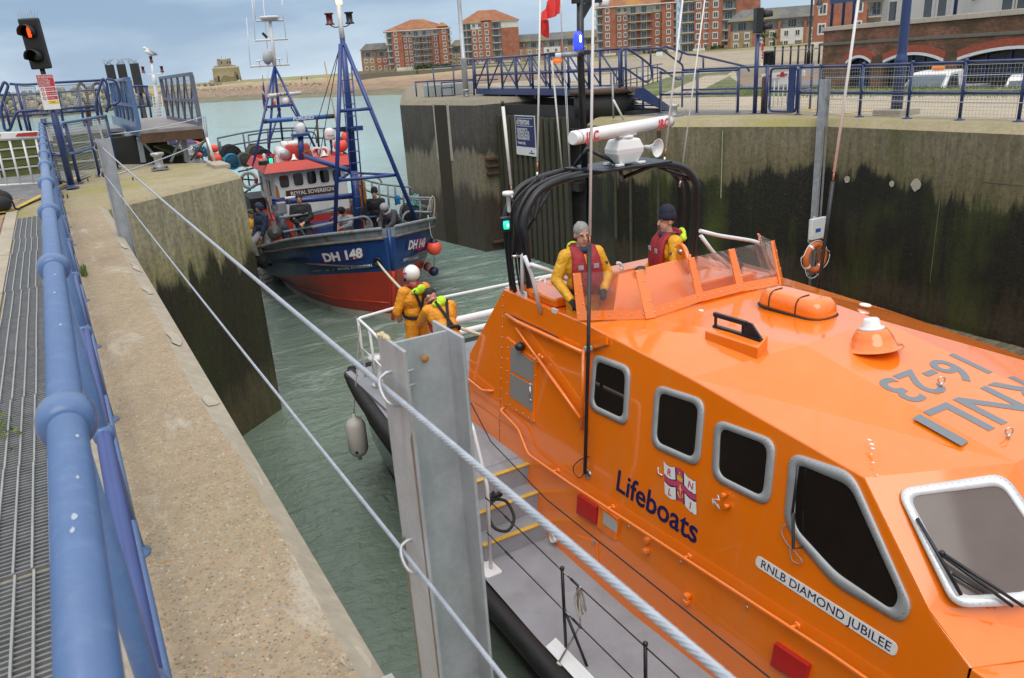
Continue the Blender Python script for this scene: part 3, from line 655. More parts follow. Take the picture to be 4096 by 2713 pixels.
# promenade wall, hedges, garden walls
def ribbon(name, pts, h, th, mat, lab, ct, z=None):
    mb = MB(); P = [Vector((p[0], p[1], p[2] if z is None else z)) for p in pts]
    for a, b in zip(P, P[1:]): mb.beam(a + Vector((0, 0, h / 2 - .5)), b + Vector((0, 0, h / 2 - .5)), th, h + 1)
    o = mb.build(name, mat); tag(o, lab, ct); return o
PW = mk('promenade_concrete', (.15, .14, .11), .9, var=.2, scale=.5, world=True)
ribbon('promenade_wall', [(99.27,283.1,-0.25),(105.58,280.81,-0.41),(120.62,270.31,-0.52),(130.69,253.27,-0.45),(139.52,221.76,-0.55),(143.71,192.22,-0.5),(135.28,154.03,-0.19)], 1.1, .8, PW, 'long low dark promenade wall along the top of the beach', 'wall', 0.1)
def hedge(name, pts, h, th, lab, seed=1, n=900):
    mb = MB(); rg = random.Random(seed); P = [Vector(p) for p in pts]
    for i in range(n):
        k = rg.randrange(len(P) - 1); q = P[k].lerp(P[k + 1], rg.random()) + Vector((rg.uniform(-th, th), rg.uniform(-th, th), rg.uniform(0, h)))
        R = Euler((rg.uniform(0, 6), rg.uniform(0, 6), rg.uniform(0, 6))).to_matrix(); s = rg.uniform(.1, .3)
        mb.add([q + R @ Vector((-s, -s, 0)), q + R @ Vector((s, -s, 0)), q + R @ Vector((s, s, 0)), q + R @ Vector((-s, s, 0))], [(0, 1, 2, 3)])
    o = mb.build(name, HEDGE); return tag(o, lab, 'hedge')
HEDGE = mk('hedge_leaf', (.045, .075, .022), .7, var=.45, scale=1)
def gpt(p, z): return [(q[0], q[1], z) for q in p]
hedge('hedge', gpt([(128.75,298.41,0.44),(142.44,292.12,0.25)], 1.2), 1.6, .7, 'clipped dark hedge in front of the scaffolded block')
hedge('hedge', gpt([(160.98,197.77,-0.21),(165.95,193.61,-0.13)], .9), 1.6, .7, 'dark hedge strip in front of the block with curved balconies', 2)
hedge('hedge', gpt([(147.61,156.32,0.58),(154.69,149.32,0.48)], 1.0), 1.5, 1.0, 'shrubs in the gardens below the tallest brick block', 3)
GW = m_brick('garden_brick', (.26, .19, .11), (.22, .16, .1), (.3, .25, .18))
for nm, pts, z, lab in (('a', [(109.16,309.3,1.4),(123.31,303.94,0.87)], 1.1, 'brown garden wall in front of the leftmost low terrace'), ('b', [(131.46,269.66,0.05),(151.14,259.15,0.21)], 1.0, 'brown garden wall in front of the second apartment block'), ('c', [(144.67,203.89,0.99),(158.33,193.47,0.57)], .8, 'brown garden wall below the block with curved balconies'), ('d', [(137.31,145.42,0.9),(153.87,127.76,0.35)], .7, 'brown garden wall with piers below the lichened terrace')):
    t = thing('garden_wall', lab, 'wall', (pts[0][0], pts[0][1], z - .5)); A = Vector((pts[0][0], pts[0][1], z)); B = Vector((pts[1][0], pts[1][1], z))
    MB().beam(A + Vector((0, 0, .3)), B + Vector((0, 0, .3)), .3, 1.6).build('wall', GW, t); n = int((B - A).length / 4)
    pr = MB(); pr.box((0, 0, .6), (.6, .6, 2.4)); src = pr.build('pier', GW); me = src.data; bpy.data.objects.remove(src)
    for i in range(n + 1):
        o = bpy.data.objects.new('pier', me); COL.objects.link(o); o.parent = t; o.location = A.lerp(B, i / n) - Vector((A.x, A.y, z - .5))
def palm(p, h, lab, seed):
    rg = random.Random(seed); t = thing('palm_tree', lab, 'palm', p, 'palms in front of the terrace'); P = Vector(p); m = MB()
    m.tube([P, P + Vector((.1, 0, h * .5)), P + Vector((.05, 0, h * .75))], [.28, .22, .18], 7); m.build('trunk', TIMB, t); c = MB(); top = P + Vector((.05, 0, h * .75))
    for i in range(46):
        a = rg.uniform(0, 6.28); e = rg.uniform(-.5, 1.3); L = h * rg.uniform(.3, .42); d = Vector((math.cos(a) * math.cos(e), math.sin(a) * math.cos(e), math.sin(e))); s, u = frame_of(d)
        mid = top + d * L * .6; end = top + d * L + Vector((0, 0, -L * .3)); c.add([top - s * .03, top + s * .03, mid + s * .16, mid - s * .16, end], [(0, 1, 2, 3), (3, 2, 4)])
    c.build('crown', mk('palm_frond', (.07, .10, .03), .6, var=.3), t)
q = [(138.77,129.78,1.35),(140.19,128.25,1.33)]
palm((q[0][0], q[0][1], .8), 4.6, 'taller slim palm tree beside the right hand traffic light', 4); palm((q[1][0], q[1][1], .8), 3.6, 'short bushy palm tree in front of the white terrace house', 5)
# ---------------------------------------------------------------- brick arches and white flats behind the right quay
low = MB().face((23.4, -40, -2.3), (140, -40, -2.3), (140, 70, -2.3), (66, 70, -2.3), (23.4, 24, -2.3)).build('low_yard', TARMAC); tag(low, kind='structure')
aw = thing('arched_brick_wall', 'old red brick retaining wall with white-edged arches and a stone coping', 'wall', (47.927, 39.332, 0), rotz=-1.86428, local=True)
def m_oldbrick():
    m = m_brick('old_brick', (.33, .12, .06), (.15, .075, .05), (.24, .2, .15), 1, .23, .078); nt = m.node_tree; b = nt.nodes['Principled BSDF']
    src = b.inputs['Base Color'].links[0].from_socket; v = coords(nt)
    d = ramp(nt, noise(nt, coords(nt, False, (.5, 1, 1.6)), .5, 7, .7), [(.44, 0), (.58, .8)]); c = mix(nt, d, src, (.075, .062, .038))
    nt.links.new(c, b.inputs['Base Color']); return m
OB = m_oldbrick()
arches = [(2.6, 5.22, .33, .72), (6.35, 11.5, .35, .78), (12.5, 20.5, .4, .9)]
def arch_pts(x0, x1, zs, zc, n=14, g=0.0):
    w = (x1 - x0) / 2; h = zc - zs; R = (w * w + h * h) / (2 * h); cx = (x0 + x1) / 2; cz = zc - R; a0 = math.asin(w / R)
    return [(cx + (R + g) * math.sin(-a0 + 2 * a0 * i / n), cz + (R + g) * math.cos(-a0 + 2 * a0 * i / n)) for i in range(n + 1)]
bot = [(-.1, -2.3)]
for x0, x1, zs, zc in arches: bot += [(x0, -2.3)] + arch_pts(x0, x1, zs, zc) + [(x1, -2.3)]
bot += [(24, -2.3), (24, 2.35), (-.1, 2.35)]
MB().prism([(x, 0, z) for x, z in bot], (0, .6, 0)).build('brick_wall', OB, aw)
MB().bx(-.35, 24, -.07, .0, 1.42, 1.6).build('string_course', mk('stained_stone', (.16, .15, .12), .9, var=.25, world=True), aw, bevel=.02)
for i in range(22):
    x = -.25 + i * 1.1; MB().bx(x, x + 1.085, -.12, .7, 2.35 + .004 * (i % 2), 2.62 + .006 * (i % 3)).build('coping_stone', STONE, aw, bevel=.02)
for x0, x1, zs, zc in arches:
    A = arch_pts(x0, x1, zs, zc, 14, -.16); B = arch_pts(x0, x1, zs, zc, 14, -.005); m = MB()
    for i in range(14): m.prism([(A[i][0], -.06, A[i][1]), (A[i + 1][0], -.06, A[i + 1][1]), (B[i + 1][0], -.06, B[i + 1][1]), (B[i][0], -.06, B[i][1])], (0, .3, 0))
    m.build('arch_trim', WHITE, aw)
    n = int((x1 - x0) / .13); A = arch_pts(x0, x1, zs, zc, n, .01); B = arch_pts(x0, x1, zs, zc, n, .38); m = MB()
    for i in range(n): m.prism([(A[i][0] + .004, -.03, A[i][1]), (A[i + 1][0] - .004, -.03, A[i + 1][1]), (B[i + 1][0] - .004, -.03, B[i + 1][1]), (B[i][0] + .004, -.03, B[i][1])], (0, .1, 0))
    vb = m.build('arch_bricks', mk('red_rubber_brick', (.36, .085, .045), .9, var=.3, scale=6), aw)
    d = MB().bx(x0, x1, .45, .5, -2.3, zc).build('shopfront', DARKW, aw); m = MB()
    for j in range(1, 5): xx = x0 + (x1 - x0) * j / 5; m.bx(xx - .04, xx + .04, .38, .45, -2.3, zc - .1)
    m.bx(x0, x1, .38, .448, -.35, -.25); m.build('mullion', BLUE_D, d)
fl = thing('white_flats', 'white rendered flats with dark blue balcony posts above the brick arches', 'building', (47.927, 39.332, 0), rotz=-1.86428, local=True)
MB().bx(-2.2, 26, 6, 12, 1.0, 4.75).build('rendered_wall', REND, fl); MB().bx(-2.3, 26, 5.9, 12, 4.75, 5.2).build('brick_band', OB, fl); MB().bx(-2.2, 26, 6, 12, 5.2, 8.5).build('upper_wall', REND, fl)
for x in (-.9, 2.6, 3.9, 9.2, 10.3, 14.5): window(fl, x, 6, 3.05, .95, 2.2, 0)
MB().bx(-5, -2.0, 3.6, 7, 4.3, 4.8).build('balcony', BLUE_D, fl)
for x, y in ((-4.8, 3.7), (-3.4, 3.7), (-2.2, 3.7), (5.8, 5.3)): MB().tube([(x, y, 1.0), (x, y, 8)], .11, 8).build('post', BLUE_D, fl)
m = MB()
for i in range(12): m.tube([(-5 + i * .27, 3.6, 4.8), (-5 + i * .27, 3.6, 5.8)], .025, 4)
m.tube([(-5, 3.6, 5.8), (-2, 3.6, 5.8)], .035, 5); m.build('balcony_rail', BLUE_D, fl)
for x in (6.7, -3.0):
    m = MB(); m.lathe([(0, 0), (.09, .02), (.12, .2), (.10, .38), (0, .4)], (x, 5.75, 3.9), (0, 0, -1), 10); m.beam((x, 6, 3.95), (x, 5.75, 3.95), .05); m.build('wall_lamp', STONE, fl)

# ---------------------------------------------------------------- near left: the long blue handrail beside the drain
rail = thing('handrail', 'long blue tubular handrail with ball joints running away beside the drain grating', 'railing', (-.08, 1.453, 0))
MB().tube([(-.08, -2.5, 1.1), (-.08, 17.3, 1.1)], .0305, 20).build('top_rail', BLUE, rail)
BLUE_S = mk('shaded_blue_rail_paint', (.04, .072, .23), .36, var=.08, coat=.25)  # same rail blue, darkened so the mid rail's shade is in its colour
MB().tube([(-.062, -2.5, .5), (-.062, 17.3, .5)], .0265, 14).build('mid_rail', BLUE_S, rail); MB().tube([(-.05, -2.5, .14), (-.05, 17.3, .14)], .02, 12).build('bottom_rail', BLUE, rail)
pm = MB(); pm.tube([(-.048, 1.453, .02), (-.08, 1.453, 1.08)], .0225, 14); pm.lathe([(.05, 0), (.05, .012), (.03, .02), (.027, .04)], (-.055, 1.453, 0), n=14)
P0 = pm.build('post', BLUE, rail)
bm_ = MB(); bm_.lathe([(.030, -.046), (.041, -.043), (.0475, -.02), (.0485, 0), (.0475, .02), (.041, .043), (.030, .046)], (-.08, 1.453, 1.1), (0, 1, 0), 24); B0 = bm_.build('rail_ball', BLUE, rail)
bm2 = MB(); bm2.lathe([(.024, -.036), (.034, -.03), (.038, 0), (.034, .03), (.024, .036)], (-.062, 1.453, .5), (0, 1, 0), 18); B1 = bm2.build('rail_ball', BLUE, rail)
for n in range(-2, 12):
    if n == 0: continue
    for s, nm in ((P0, 'post'), (B0, 'rail_ball'), (B1, 'rail_ball')):
        o = inst(s, nm, (-.08, 1.453, 0), rail); o.location = (0, 1.42 * n, 0)
chip = mk('chipped_paint', (.38, .43, .52), .6, var=.2, scale=30)
rg = random.Random(9)
for y, a, s in ((1.02, 1.45, .008), (.985, 1.55, .006), (1.14, 1.2, .005), (1.30, 1.0, .006), (2.0, 1.3, .007), (2.35, 1.5, .006), (2.6, 1.35, .008)):
    c = Vector((-.08 + .0308 * math.cos(a), y, 1.1 + .0308 * math.sin(a))); nrm = Vector((math.cos(a), 0, math.sin(a))); tx = Vector((-math.sin(a), 0, math.cos(a)))
    MB().prism([c + tx * s * .5 * math.cos(k) * rg.uniform(.6, 1.2) + Vector((0, s * 1.3 * math.sin(k) * rg.uniform(.6, 1.2), 0)) for k in [i * .9 for i in range(7)]], nrm * .0006).build('paint_chip', chip, rail)
# drain grating
dg = thing('drain_grating', 'long grey steel grating over the drain channel beside the blue handrail', 'grating', (-.49, 4, -.1))
MB().bx(-.65, -.325, -3, 13.3, -.16, -.045).build('channel', mk('wet_grime', (.03, .03, .03), .6, var=.4), dg)
GB = mk('grating_steel', (.22, .23, .24), .55, .5, .25, 12, world=True); GL = mk('grating_bearer', (.36, .36, .35), .55, .5, .15, 12)
g = MB()
for i in range(33): g.bx(-.64, -.333, .012 + i * .03, .012 + i * .03 + .009, -.042, -.006)
g1 = g.build('grating_panel', GB, dg); g = MB()
for i in range(6): g.bx(-.640 + i * .0605, -.632 + i * .0605, .003, .997, -.045, .004)
g2 = g.build('bearing_bar', GL, g1)
for i in range(-3, 13):
    if i == 0: continue
    a = inst(g1, 'grating_panel', (0, 0, 0), dg); a.location = (rg.uniform(-.006, .006), i * 1.003, rg.uniform(-.003, .002)); b = inst(g2, 'bearing_bar', (0, 0, 0)); b.parent = a
wd = MB()
for i in range(60):
    p = Vector((-.57 + rg.gauss(0, .05), 4.55 + rg.gauss(0, .12), .004)); wd.add([p, p + Vector((rg.uniform(-.02, .02), rg.uniform(-.02, .02), .03)), p + Vector((rg.uniform(-.02, .02), .01, .012))], [(0, 1, 2)])
for i in range(50):
    p = Vector((.0 + rg.gauss(0, .012), 8.2 + rg.gauss(0, .1), .004)); wd.add([p, p + Vector((rg.uniform(-.02, .03), rg.uniform(-.02, .02), .09)), p + Vector((.012, .01, .0))], [(0, 1, 2)])
o = wd.build('weeds', mk('weed_green', (.12, .17, .04), .7, var=.3)); tag(o, 'small green weeds growing through the grating and the quay joint', 'weeds', kind='stuff')
# ---------------------------------------------------------------- galvanised guard posts and wire ropes on the lock edge
def hpost(x0, x1, y0, y1, z0, z1, label):
    t = thing('guard_post', label, 'post', ((x0 + x1) / 2, (y0 + y1) / 2, z0)); m = MB(); th = .0075; ymid = (y0 + y1) / 2
    m.bx(x0, x0 + th, y0, y1, z0, z1); f1 = m.build('flange', GALV, t, bevel=.0015); MB().bx(x1 - th, x1, y0, y1, z0, z1).build('flange', GALV, t, bevel=.0015)
    MB().bx(x0 + th, x1 - th, ymid - .0035, ymid + .0035, z0, z1 - .004).build('web', GALV, t); return t
hp = hpost(.517, .655, 1.392, 1.54, -1.7, 1.1, 'pitted galvanised steel guard post in the foreground, nearest the camera')
ROPE = mk('wire_rope', (.44, .48, .53), .5, .5, .15, 30); RSP = mk('rust_stain', (.34, .16, .035), .85, var=.3, scale=30)
def ubolt(par, y, z, x=.517, s=1.0):
    m = MB(); pts = [Vector((x + .012, y + .022 * s, z + .03)), Vector((x - .012, y + .022 * s, z + .03))] + [Vector((x - .02 - .014 * math.sin(a), y, z)) + Vector((0, .024 * s * math.cos(a), .024 * math.cos(a))) for a in [i * math.pi / 8 for i in range(9)]] + [Vector((x - .012, y - .022 * s, z - .03)), Vector((x + .012, y - .022 * s, z - .03))]
    m.tube(pts, .0042, 8); m.build('u_bolt', GALV, par)
ubolt(hp, 1.455, 1.0); ubolt(hp, 1.455, .585)
m = MB(); m.lathe([(0, 0), (.009, .0005), (.0075, .003), (0, .004)], (.586, 1.4615, 1.05), (0, -1, 0), 12); m.build('rust_spot', RSP, hp).data.transform(Matrix.Translation((0, -.0105, 0)))
m = MB(); m.tube([(.53, 1.452, 1.03), (.558, 1.448, 1.034)], .0028, 6); m.tube([(.53, 1.452, .998), (.558, 1.448, 1.001)], .0028, 6); m.build('weld_rod', GALV, hp)
m = MB(); rg2 = random.Random(4)
for i in range(14):
    a = i / 13; m.ell((.518 + rg2.uniform(0, .006), 1.535 - a * .05, 1.1 + rg2.uniform(-.004, .003)), (.006, .007, .005), 6, 4)
m.build('foam_residue', mk('old_glue', (.55, .45, .28), .9, var=.2, scale=60), hp)
RRN = mk('rust_run', (.24, .165, .11), .8, .2, .3, 30)
for x, y, z, w_, L_ in ((.6545, 1.40, 1.0, .010, .9), (.5165, 1.40, .92, .006, .75), (.5165, 1.53, .6, .008, .5), (.6545, 1.52, 1.06, .006, .4)): MB().prism([(x, y - w_, z), (x, y + w_, z - .02), (x, y + w_ * .5, z - L_ * .5), (x, y + w_ * .9, z - L_), (x, y - w_ * .6, z - L_ * .8), (x, y - w_ * .3, z - L_ * .3)], (.0008 if x > .6 else -.0008, 0, 0)).build('rust_run', RRN, hp)
MB().bx(.495, .53, 1.60, 1.83, -.075, -.045).build('cleat_bar', GALV, hp, bevel=.002)
gp2 = hpost(.45, .60, 10.33, 10.47, -1.9, 1.1, 'slim grey galvanised guard post further along the lock edge by the pier corner')
ubolt(gp2, 10.4, 1.0, .45); ubolt(gp2, 10.4, .69, .45)
for z in (1.02, .70): MB().ell((.445, 10.40, z), (.02, .03, .036), 8, 6).build('rusty_clamp', RUST, gp2)
def wrope(pts, r, label, strands=6, pitch=.085, seg=8):
    P = [Vector(p) for p in pts]; L = [0]
    for a, b in zip(P, P[1:]): L.append(L[-1] + (b - a).length)
    def at(s):
        for i in range(len(P) - 1):
            if s <= L[i + 1] or i == len(P) - 2: return P[i].lerp(P[i + 1], (s - L[i]) / (L[i + 1] - L[i])), (P[i + 1] - P[i])
    m = MB(); n = int(L[-1] / pitch * seg); hr = r * .60; sr = r * .43
    for k in range(strands):
        pts_ = []
        for i in range(n + 1):
            s = L[-1] * i / n; c, d = at(s); x, z = frame_of(d); a = 2 * math.pi * (s / pitch + k / strands); pts_.append(c + (x * math.cos(a) + z * math.sin(a)) * hr)
        m.tube(pts_, sr, 5)
    m.tube([at(L[-1] * i / 40)[0] for i in range(41)], r * .6, 6)
    o = m.build('wire_rope', ROPE, fix=False); tag(o, label, 'wire rope', 'wire ropes of the lock edge guard'); return o
wrope(sag((.497, 10.4, 1.0), (.497, 1.455, 1.0), .012) + [(.50, -2.2, 1.0)], .0068, 'thicker upper wire rope slung between the galvanised guard posts')
wrope(sag((.46, 10.4, .69), (.497, 1.455, .585), .02) + [(.50, -2.2, .56)], .0052, 'thinner lower wire rope slung between the galvanised guard posts', 6, .07)
# ---------------------------------------------------------------- left: traffic signal
tl = thing('traffic_signal', 'black two-lamp traffic signal with lit red figure on a blue pole at left', 'traffic light', (.15, 16.2, 0))
topz = (0.15,16.2,1.98)[2]
MB().tube([(.15, 16.2, 0), (.15, 16.2, topz - .15)], .057, 14).build('pole', BLUE_D, tl); MB().lathe([(.12, 0), (.12, .015), (.07, .02), (.06, .06)], (.15, 16.2, 0)).build('base_plate', BLUE_D, tl)
cz = (0.11,16.1,2.42); FD = Vector((-.42, -.9, -.06)).normalized(); SD = Vector((.9, -.42, 0)).normalized(); UD = SD.cross(FD) * 1.0
if UD.z < 0: UD = -UD
RM = Matrix((SD, -FD, UD)).transposed(); SBL = mk('signal_black', (.014, .014, .015), .5, var=.2)
cc = Vector((.13, 16.13, cz[2])); MB().box(cc, (.30, .16, .80), m=RM).build('housing', SBL, tl, bevel=.025)
MB().tube([(.15, 16.2, topz - .2), (.14, 16.16, cz[2] - .38)], .04, 10).build('bracket', SBL, tl)
for s, z in ((0, .19), (1, -.19)):
    c = cc + UD * z + FD * .082; m = MB()
    ring = []
    for L_ in (0, 1):
        ring.append([c + (SD * math.cos(a) + UD * math.sin(a)) * .115 + FD * (.0 if L_ == 0 else (.20 if math.sin(a) > -.35 else .03)) for a in [i * math.pi / 10 for i in range(20)]])
    m.loft(ring, caps=False); h = m.build('visor', SBL, tl); sol = h.modifiers.new('sol', 'SOLIDIFY'); sol.thickness = .006
    MB().lathe([(.10, 0), (.10, .006), (0, .012)], c + FD * .0, FD, 18).build('lens', mk('dark_lens_%d' % s, (.02, .02, .02) if s == 0 else (.004, .02, .014), .2), tl)
c = cc + UD * .19 + FD * .10; m = MB()
pg = [(-.012, .085), (.014, .085), (.022, .06), (.03, .04), (.032, -.02), (.022, -.085), (.004, -.085), (0, -.03), (-.004, -.085), (-.024, -.085), (-.032, -.02), (-.03, .04), (-.022, .06)]
m.prism([c + SD * x + UD * y for x, y in pg], FD * .004); m.build('lit_figure', glow('signal_red', (1.0, .07, .008), 1.7), tl)
m = MB()
for i in range(9): m.tube([cc + UD * .40 + SD * (-.14 + i * .035), cc + UD * .55 + SD * (-.2 + i * .05) + FD * rg.uniform(-.05, .05)], .0022, 4)
m.build('bird_spikes', GALV_D, tl)
SIGNW = mk('sign_white', (.72, .72, .70), .5, var=.04); SIGNR = mk('sign_red', (.50, .03, .045), .45, var=.06); SIGNY = mk('sign_yellow', (.75, .55, .03), .45, var=.05); SIGNK = mk('sign_dark', (.03, .03, .03), .5)
ws = thing('warning_sign', 'white and red warning notice fixed to the blue signal pole at left', 'sign', (.1, 16.1, 1.2))
q = [(0.03,16.09,1.93),(0.21,16.09,1.94),(0.18,16.09,1.35),(0.01,16.09,1.36)]; wx = q[1][0] - q[0][0]; wz0 = q[3][2]; wz1 = q[0][2]; wx0 = (q[0][0] + q[3][0]) / 2
MB().bx(wx0, wx0 + .255, 16.085, 16.095, wz0, wz1).build('board', SIGNW, ws); H_ = wz1 - wz0
sg = lambda u, v: (wx0 + .255 * u, 16.083, wz0 + H_ * v)
def spatch(u0, u1, v0, v1, mt, dy=0.0): a = sg(u0, v0); b = sg(u1, v1); return MB().bx(a[0], b[0], 16.081 - dy, 16.085 - dy, a[2], b[2]).build('panel', mt, ws)
spatch(.02, .98, .66, .985, SIGNR)
for v in (.535, .41, .285): spatch(.36, .97, v, v + .095, SIGNR)
spatch(.36, .97, .165, .255, SIGNY)
text('WARNING!', sg(.07, .89), (1, 0, 0), (0, 0, 1), .065, SIGNW, ws, ext=.001, sx=.72).location.y -= .004
for i in range(5): text(('It is an offence', 'to enter the lock', 'area when lights', 'are red and the', 'bridge is closed')[i], sg(.07, .845 - i * .042), (1, 0, 0), (0, 0, 1), .036, SIGNW, ws, ext=.001, sx=.72).location.y -= .004
for i, v in enumerate((.56, .435, .31)): text(('No smoking', 'No swimming', 'No fishing')[i], sg(.40, v), (1, 0, 0), (0, 0, 1), .034, SIGNW, ws, ext=.001, sx=.7).location.y -= .004
text('Caution', sg(.48, .195), (1, 0, 0), (0, 0, 1), .034, SIGNK, ws, ext=.001, sx=.7).location.y -= .004
for v in (.56, .435, .31): MB().torus((sg(.19, v + .02)[0], 16.082, sg(.19, v + .02)[2]), .022, .005, (0, 1, 0), 14, 4).build('symbol', SIGNR, ws)
# ---------------------------------------------------------------- left: white barrier, railings, steps, platform
ba = thing('lift_barrier', 'white barrier with red stripes and hanging skirt bars at far left', 'barrier', (-1.2, 17.3, 0))
TB = [(-1.83,17.3,1.06),(-0.13,17.3,0.98),(-0.13,17.3,0.89),(-1.85,17.3,0.97)]
MB().prism([(TB[0][0], 17.27, TB[0][2]), (TB[1][0], 17.27, TB[1][2]), (TB[1][0], 17.27, TB[1][2] - .12), (TB[0][0], 17.27, TB[0][2] - .12)], (0, .07, 0)).build('boom', WHITE, ba, bevel=.01)
rs = [(-0.54,17.26,0.92),(-0.49,17.26,0.97),(-0.17,17.26,0.97),(-0.2,17.26,0.9)]; MB().prism(rs, (0, -.003, 0)).build('stripe', RED, ba)
rs = [(-1.1,17.26,0.94),(-1.04,17.26,1),(-0.75,17.26,0.98),(-0.8,17.26,0.93)]; MB().prism(rs, (0, -.003, 0)).build('stripe', RED, ba)
m = MB(); m.tube([(-1.86,17.31,0.93),(-0.19,17.31,0.86)], .022, 8); m.build('skirt_rail', WHITE, ba); m = MB(); m.tube([(-2.06,17.31,0.15),(-0.29,17.31,0.04)], .022, 8); m.build('skirt_rail', WHITE, ba)
for a in ([(-0.65,17.31,0.85),(-0.66,17.31,0.05)], [(-0.44,17.31,0.85),(-0.45,17.31,0.05)], [(-0.86,17.31,0.86),(-0.87,17.31,0.06)], [(-0.23,17.31,0.85),(-0.26,17.31,0.06)], [(-1.08,17.31,0.87),(-1.07,17.31,0.08)], [(-1.28,17.31,0.88),(-1.27,17.31,0.09)]): MB().tube(a, .019, 8).build('bar', WHITE, ba)
def pipes(name, label, specs, mat=BLUE_D, loc=None, cat_='railing', r=.03, group=None):
    t = thing(name, label, cat_, loc or (specs[0][1][0][0], specs[0][1][0][1], 0), group)
    for s in specs:
        rad = s[2] if len(s) > 2 else r; MB().tube(bez(s[1], .12) if len(s[1]) > 2 else s[1], rad, 10).build(s[0], mat, t)
    return t
MESHW = mk('mesh_wire', (.36, .37, .36), .6, .3, .15, 20)
def meshpanel(par, a, b, c, d, nu, nv, r=.0035):
    """welded wire panel between four corners (a-b bottom, d-c top)"""
    a, b, c, d = map(Vector, (a, b, c, d)); m = MB()
    for i in range(nu + 1): t = i / nu; m.tube([a.lerp(b, t), d.lerp(c, t)], r * (2.2 if i in (0, nu) else 1), 4, sm=False)
    for j in range(nv + 1): t = j / nv; m.tube([a.lerp(d, t), b.lerp(c, t)], r * (2.2 if j in (0, nv) else 1), 4, sm=False)
    return m.build('mesh_panel', MESHW, par)
FA = [(.30, 17.0), (.70, 18.0), (1.12, 19.2)]
fa = thing('mesh_railing', 'blue tube railing with wire mesh panels right of the warning sign pole', 'railing', (.7, 18, 0))
for x, y in FA: m = MB(); m.tube([(x, y, 0), (x, y, 1.12)], .032, 10); m.lathe([(.085, 0), (.085, .012), (.045, .02)], (x, y, 0), n=10); m.build('post', BLUE_D, fa)
MB().tube(bez([(.22, 16.75, .5), (.20, 16.7, .8), (.20, 16.7, 1.1), (.30, 17.0, 1.1), (.70, 18, 1.1), (1.12, 19.2, 1.1)], .15), .031, 10).build('top_rail', BLUE, fa); MB().tube(bez([(.20, 16.7, 1.0), (.20, 16.7, .55), (.30, 17.0, .55), (.70, 18, .55), (1.0, 18.9, .55)], .15), .031, 10).build('mid_rail', BLUE, fa)
for (x0, y0), (x1, y1) in zip(FA, FA[1:]):
    for z0, z1 in ((.06, .50), (.60, 1.05)): meshpanel(fa, (x0 + .03, y0 + .06, z0), (x1 - .03, y1 - .06, z0), (x1 - .03, y1 - .06, z1), (x0 + .03, y0 + .06, z1), 16, 9)
ga = thing('side_gate', 'narrow blue mesh gate between the long handrail and the signal pole', 'gate', (.03, 16.9, 0))
m = MB(); m.tube(bez([(-.03, 17.0, .08), (-.03, 17.0, 1.12), (.12, 16.45, 1.12), (.12, 16.45, .08), (-.03, 17.0, .08)], .06), .024, 8); m.build('gate_frame', BLUE_D, ga); m = MB(); m.tube([(-.03, 17.0, .56), (.12, 16.45, .56)], .024, 8); m.tube([(-.03, 17.02, 0), (-.03, 17.02, 1.2)], .05, 8); m.build('gate_bar', BLUE_D, ga)
meshpanel(ga, (-.02, 16.96, .1), (.11, 16.5, .1), (.11, 16.5, .52), (-.02, 16.96, .52), 6, 9); meshpanel(ga, (-.02, 16.96, .6), (.11, 16.5, .6), (.11, 16.5, 1.08), (-.02, 16.96, 1.08), 6, 9)
MB().bx(-.02, .04, 16.93, 16.95, .80, 1.05).build('notice', SIGNW, ga)
# steps and raised landing
GRN = mk('algae_green_tread', (.10, .115, .03), .8, var=.35, scale=6, bmp=.4); NOS = mk('step_nosing', (.42, .41, .36), .8, var=.15)
sp_ = thing('steps', 'short flight of green algae-stained steps with pale nosings up to the left landing', 'steps', (-.4, 20.2, 0))
for i in range(4):
    MB().bx(-1.05, 1.0, 19.95 + i * .27, 21.4, i * .185, (i + 1) * .185 - .03).build('step', GRN, sp_); MB().bx(-1.06, 1.01, 19.92 + i * .27, 20.0 + i * .27, (i + 1) * .185 - .03, (i + 1) * .185).build('nosing', NOS, sp_)
MB().prism([(-1.12, 19.8, 0), (-1.12, 21.4, .95), (-1.12, 21.4, 0)], (.05, 0, 0)).build('stringer', GALV_D, sp_); MB().prism([(1.02, 19.8, 0), (1.02, 21.4, .95), (1.02, 21.4, 0)], (.05, 0, 0)).build('stringer', GALV_D, sp_)
ld = thing('raised_landing', 'dark raised landing behind the green steps, carrying blue railings', 'platform', (-1, 22.5, 0)); MB().bx(-3.4, 1.5, 21.4, 24.0, -.02, .66).build('deck_block', TIMB_D, ld); MB().bx(-3.45, 1.55, 21.38, 24.05, .66, .74).build('deck', GALV_D, ld)
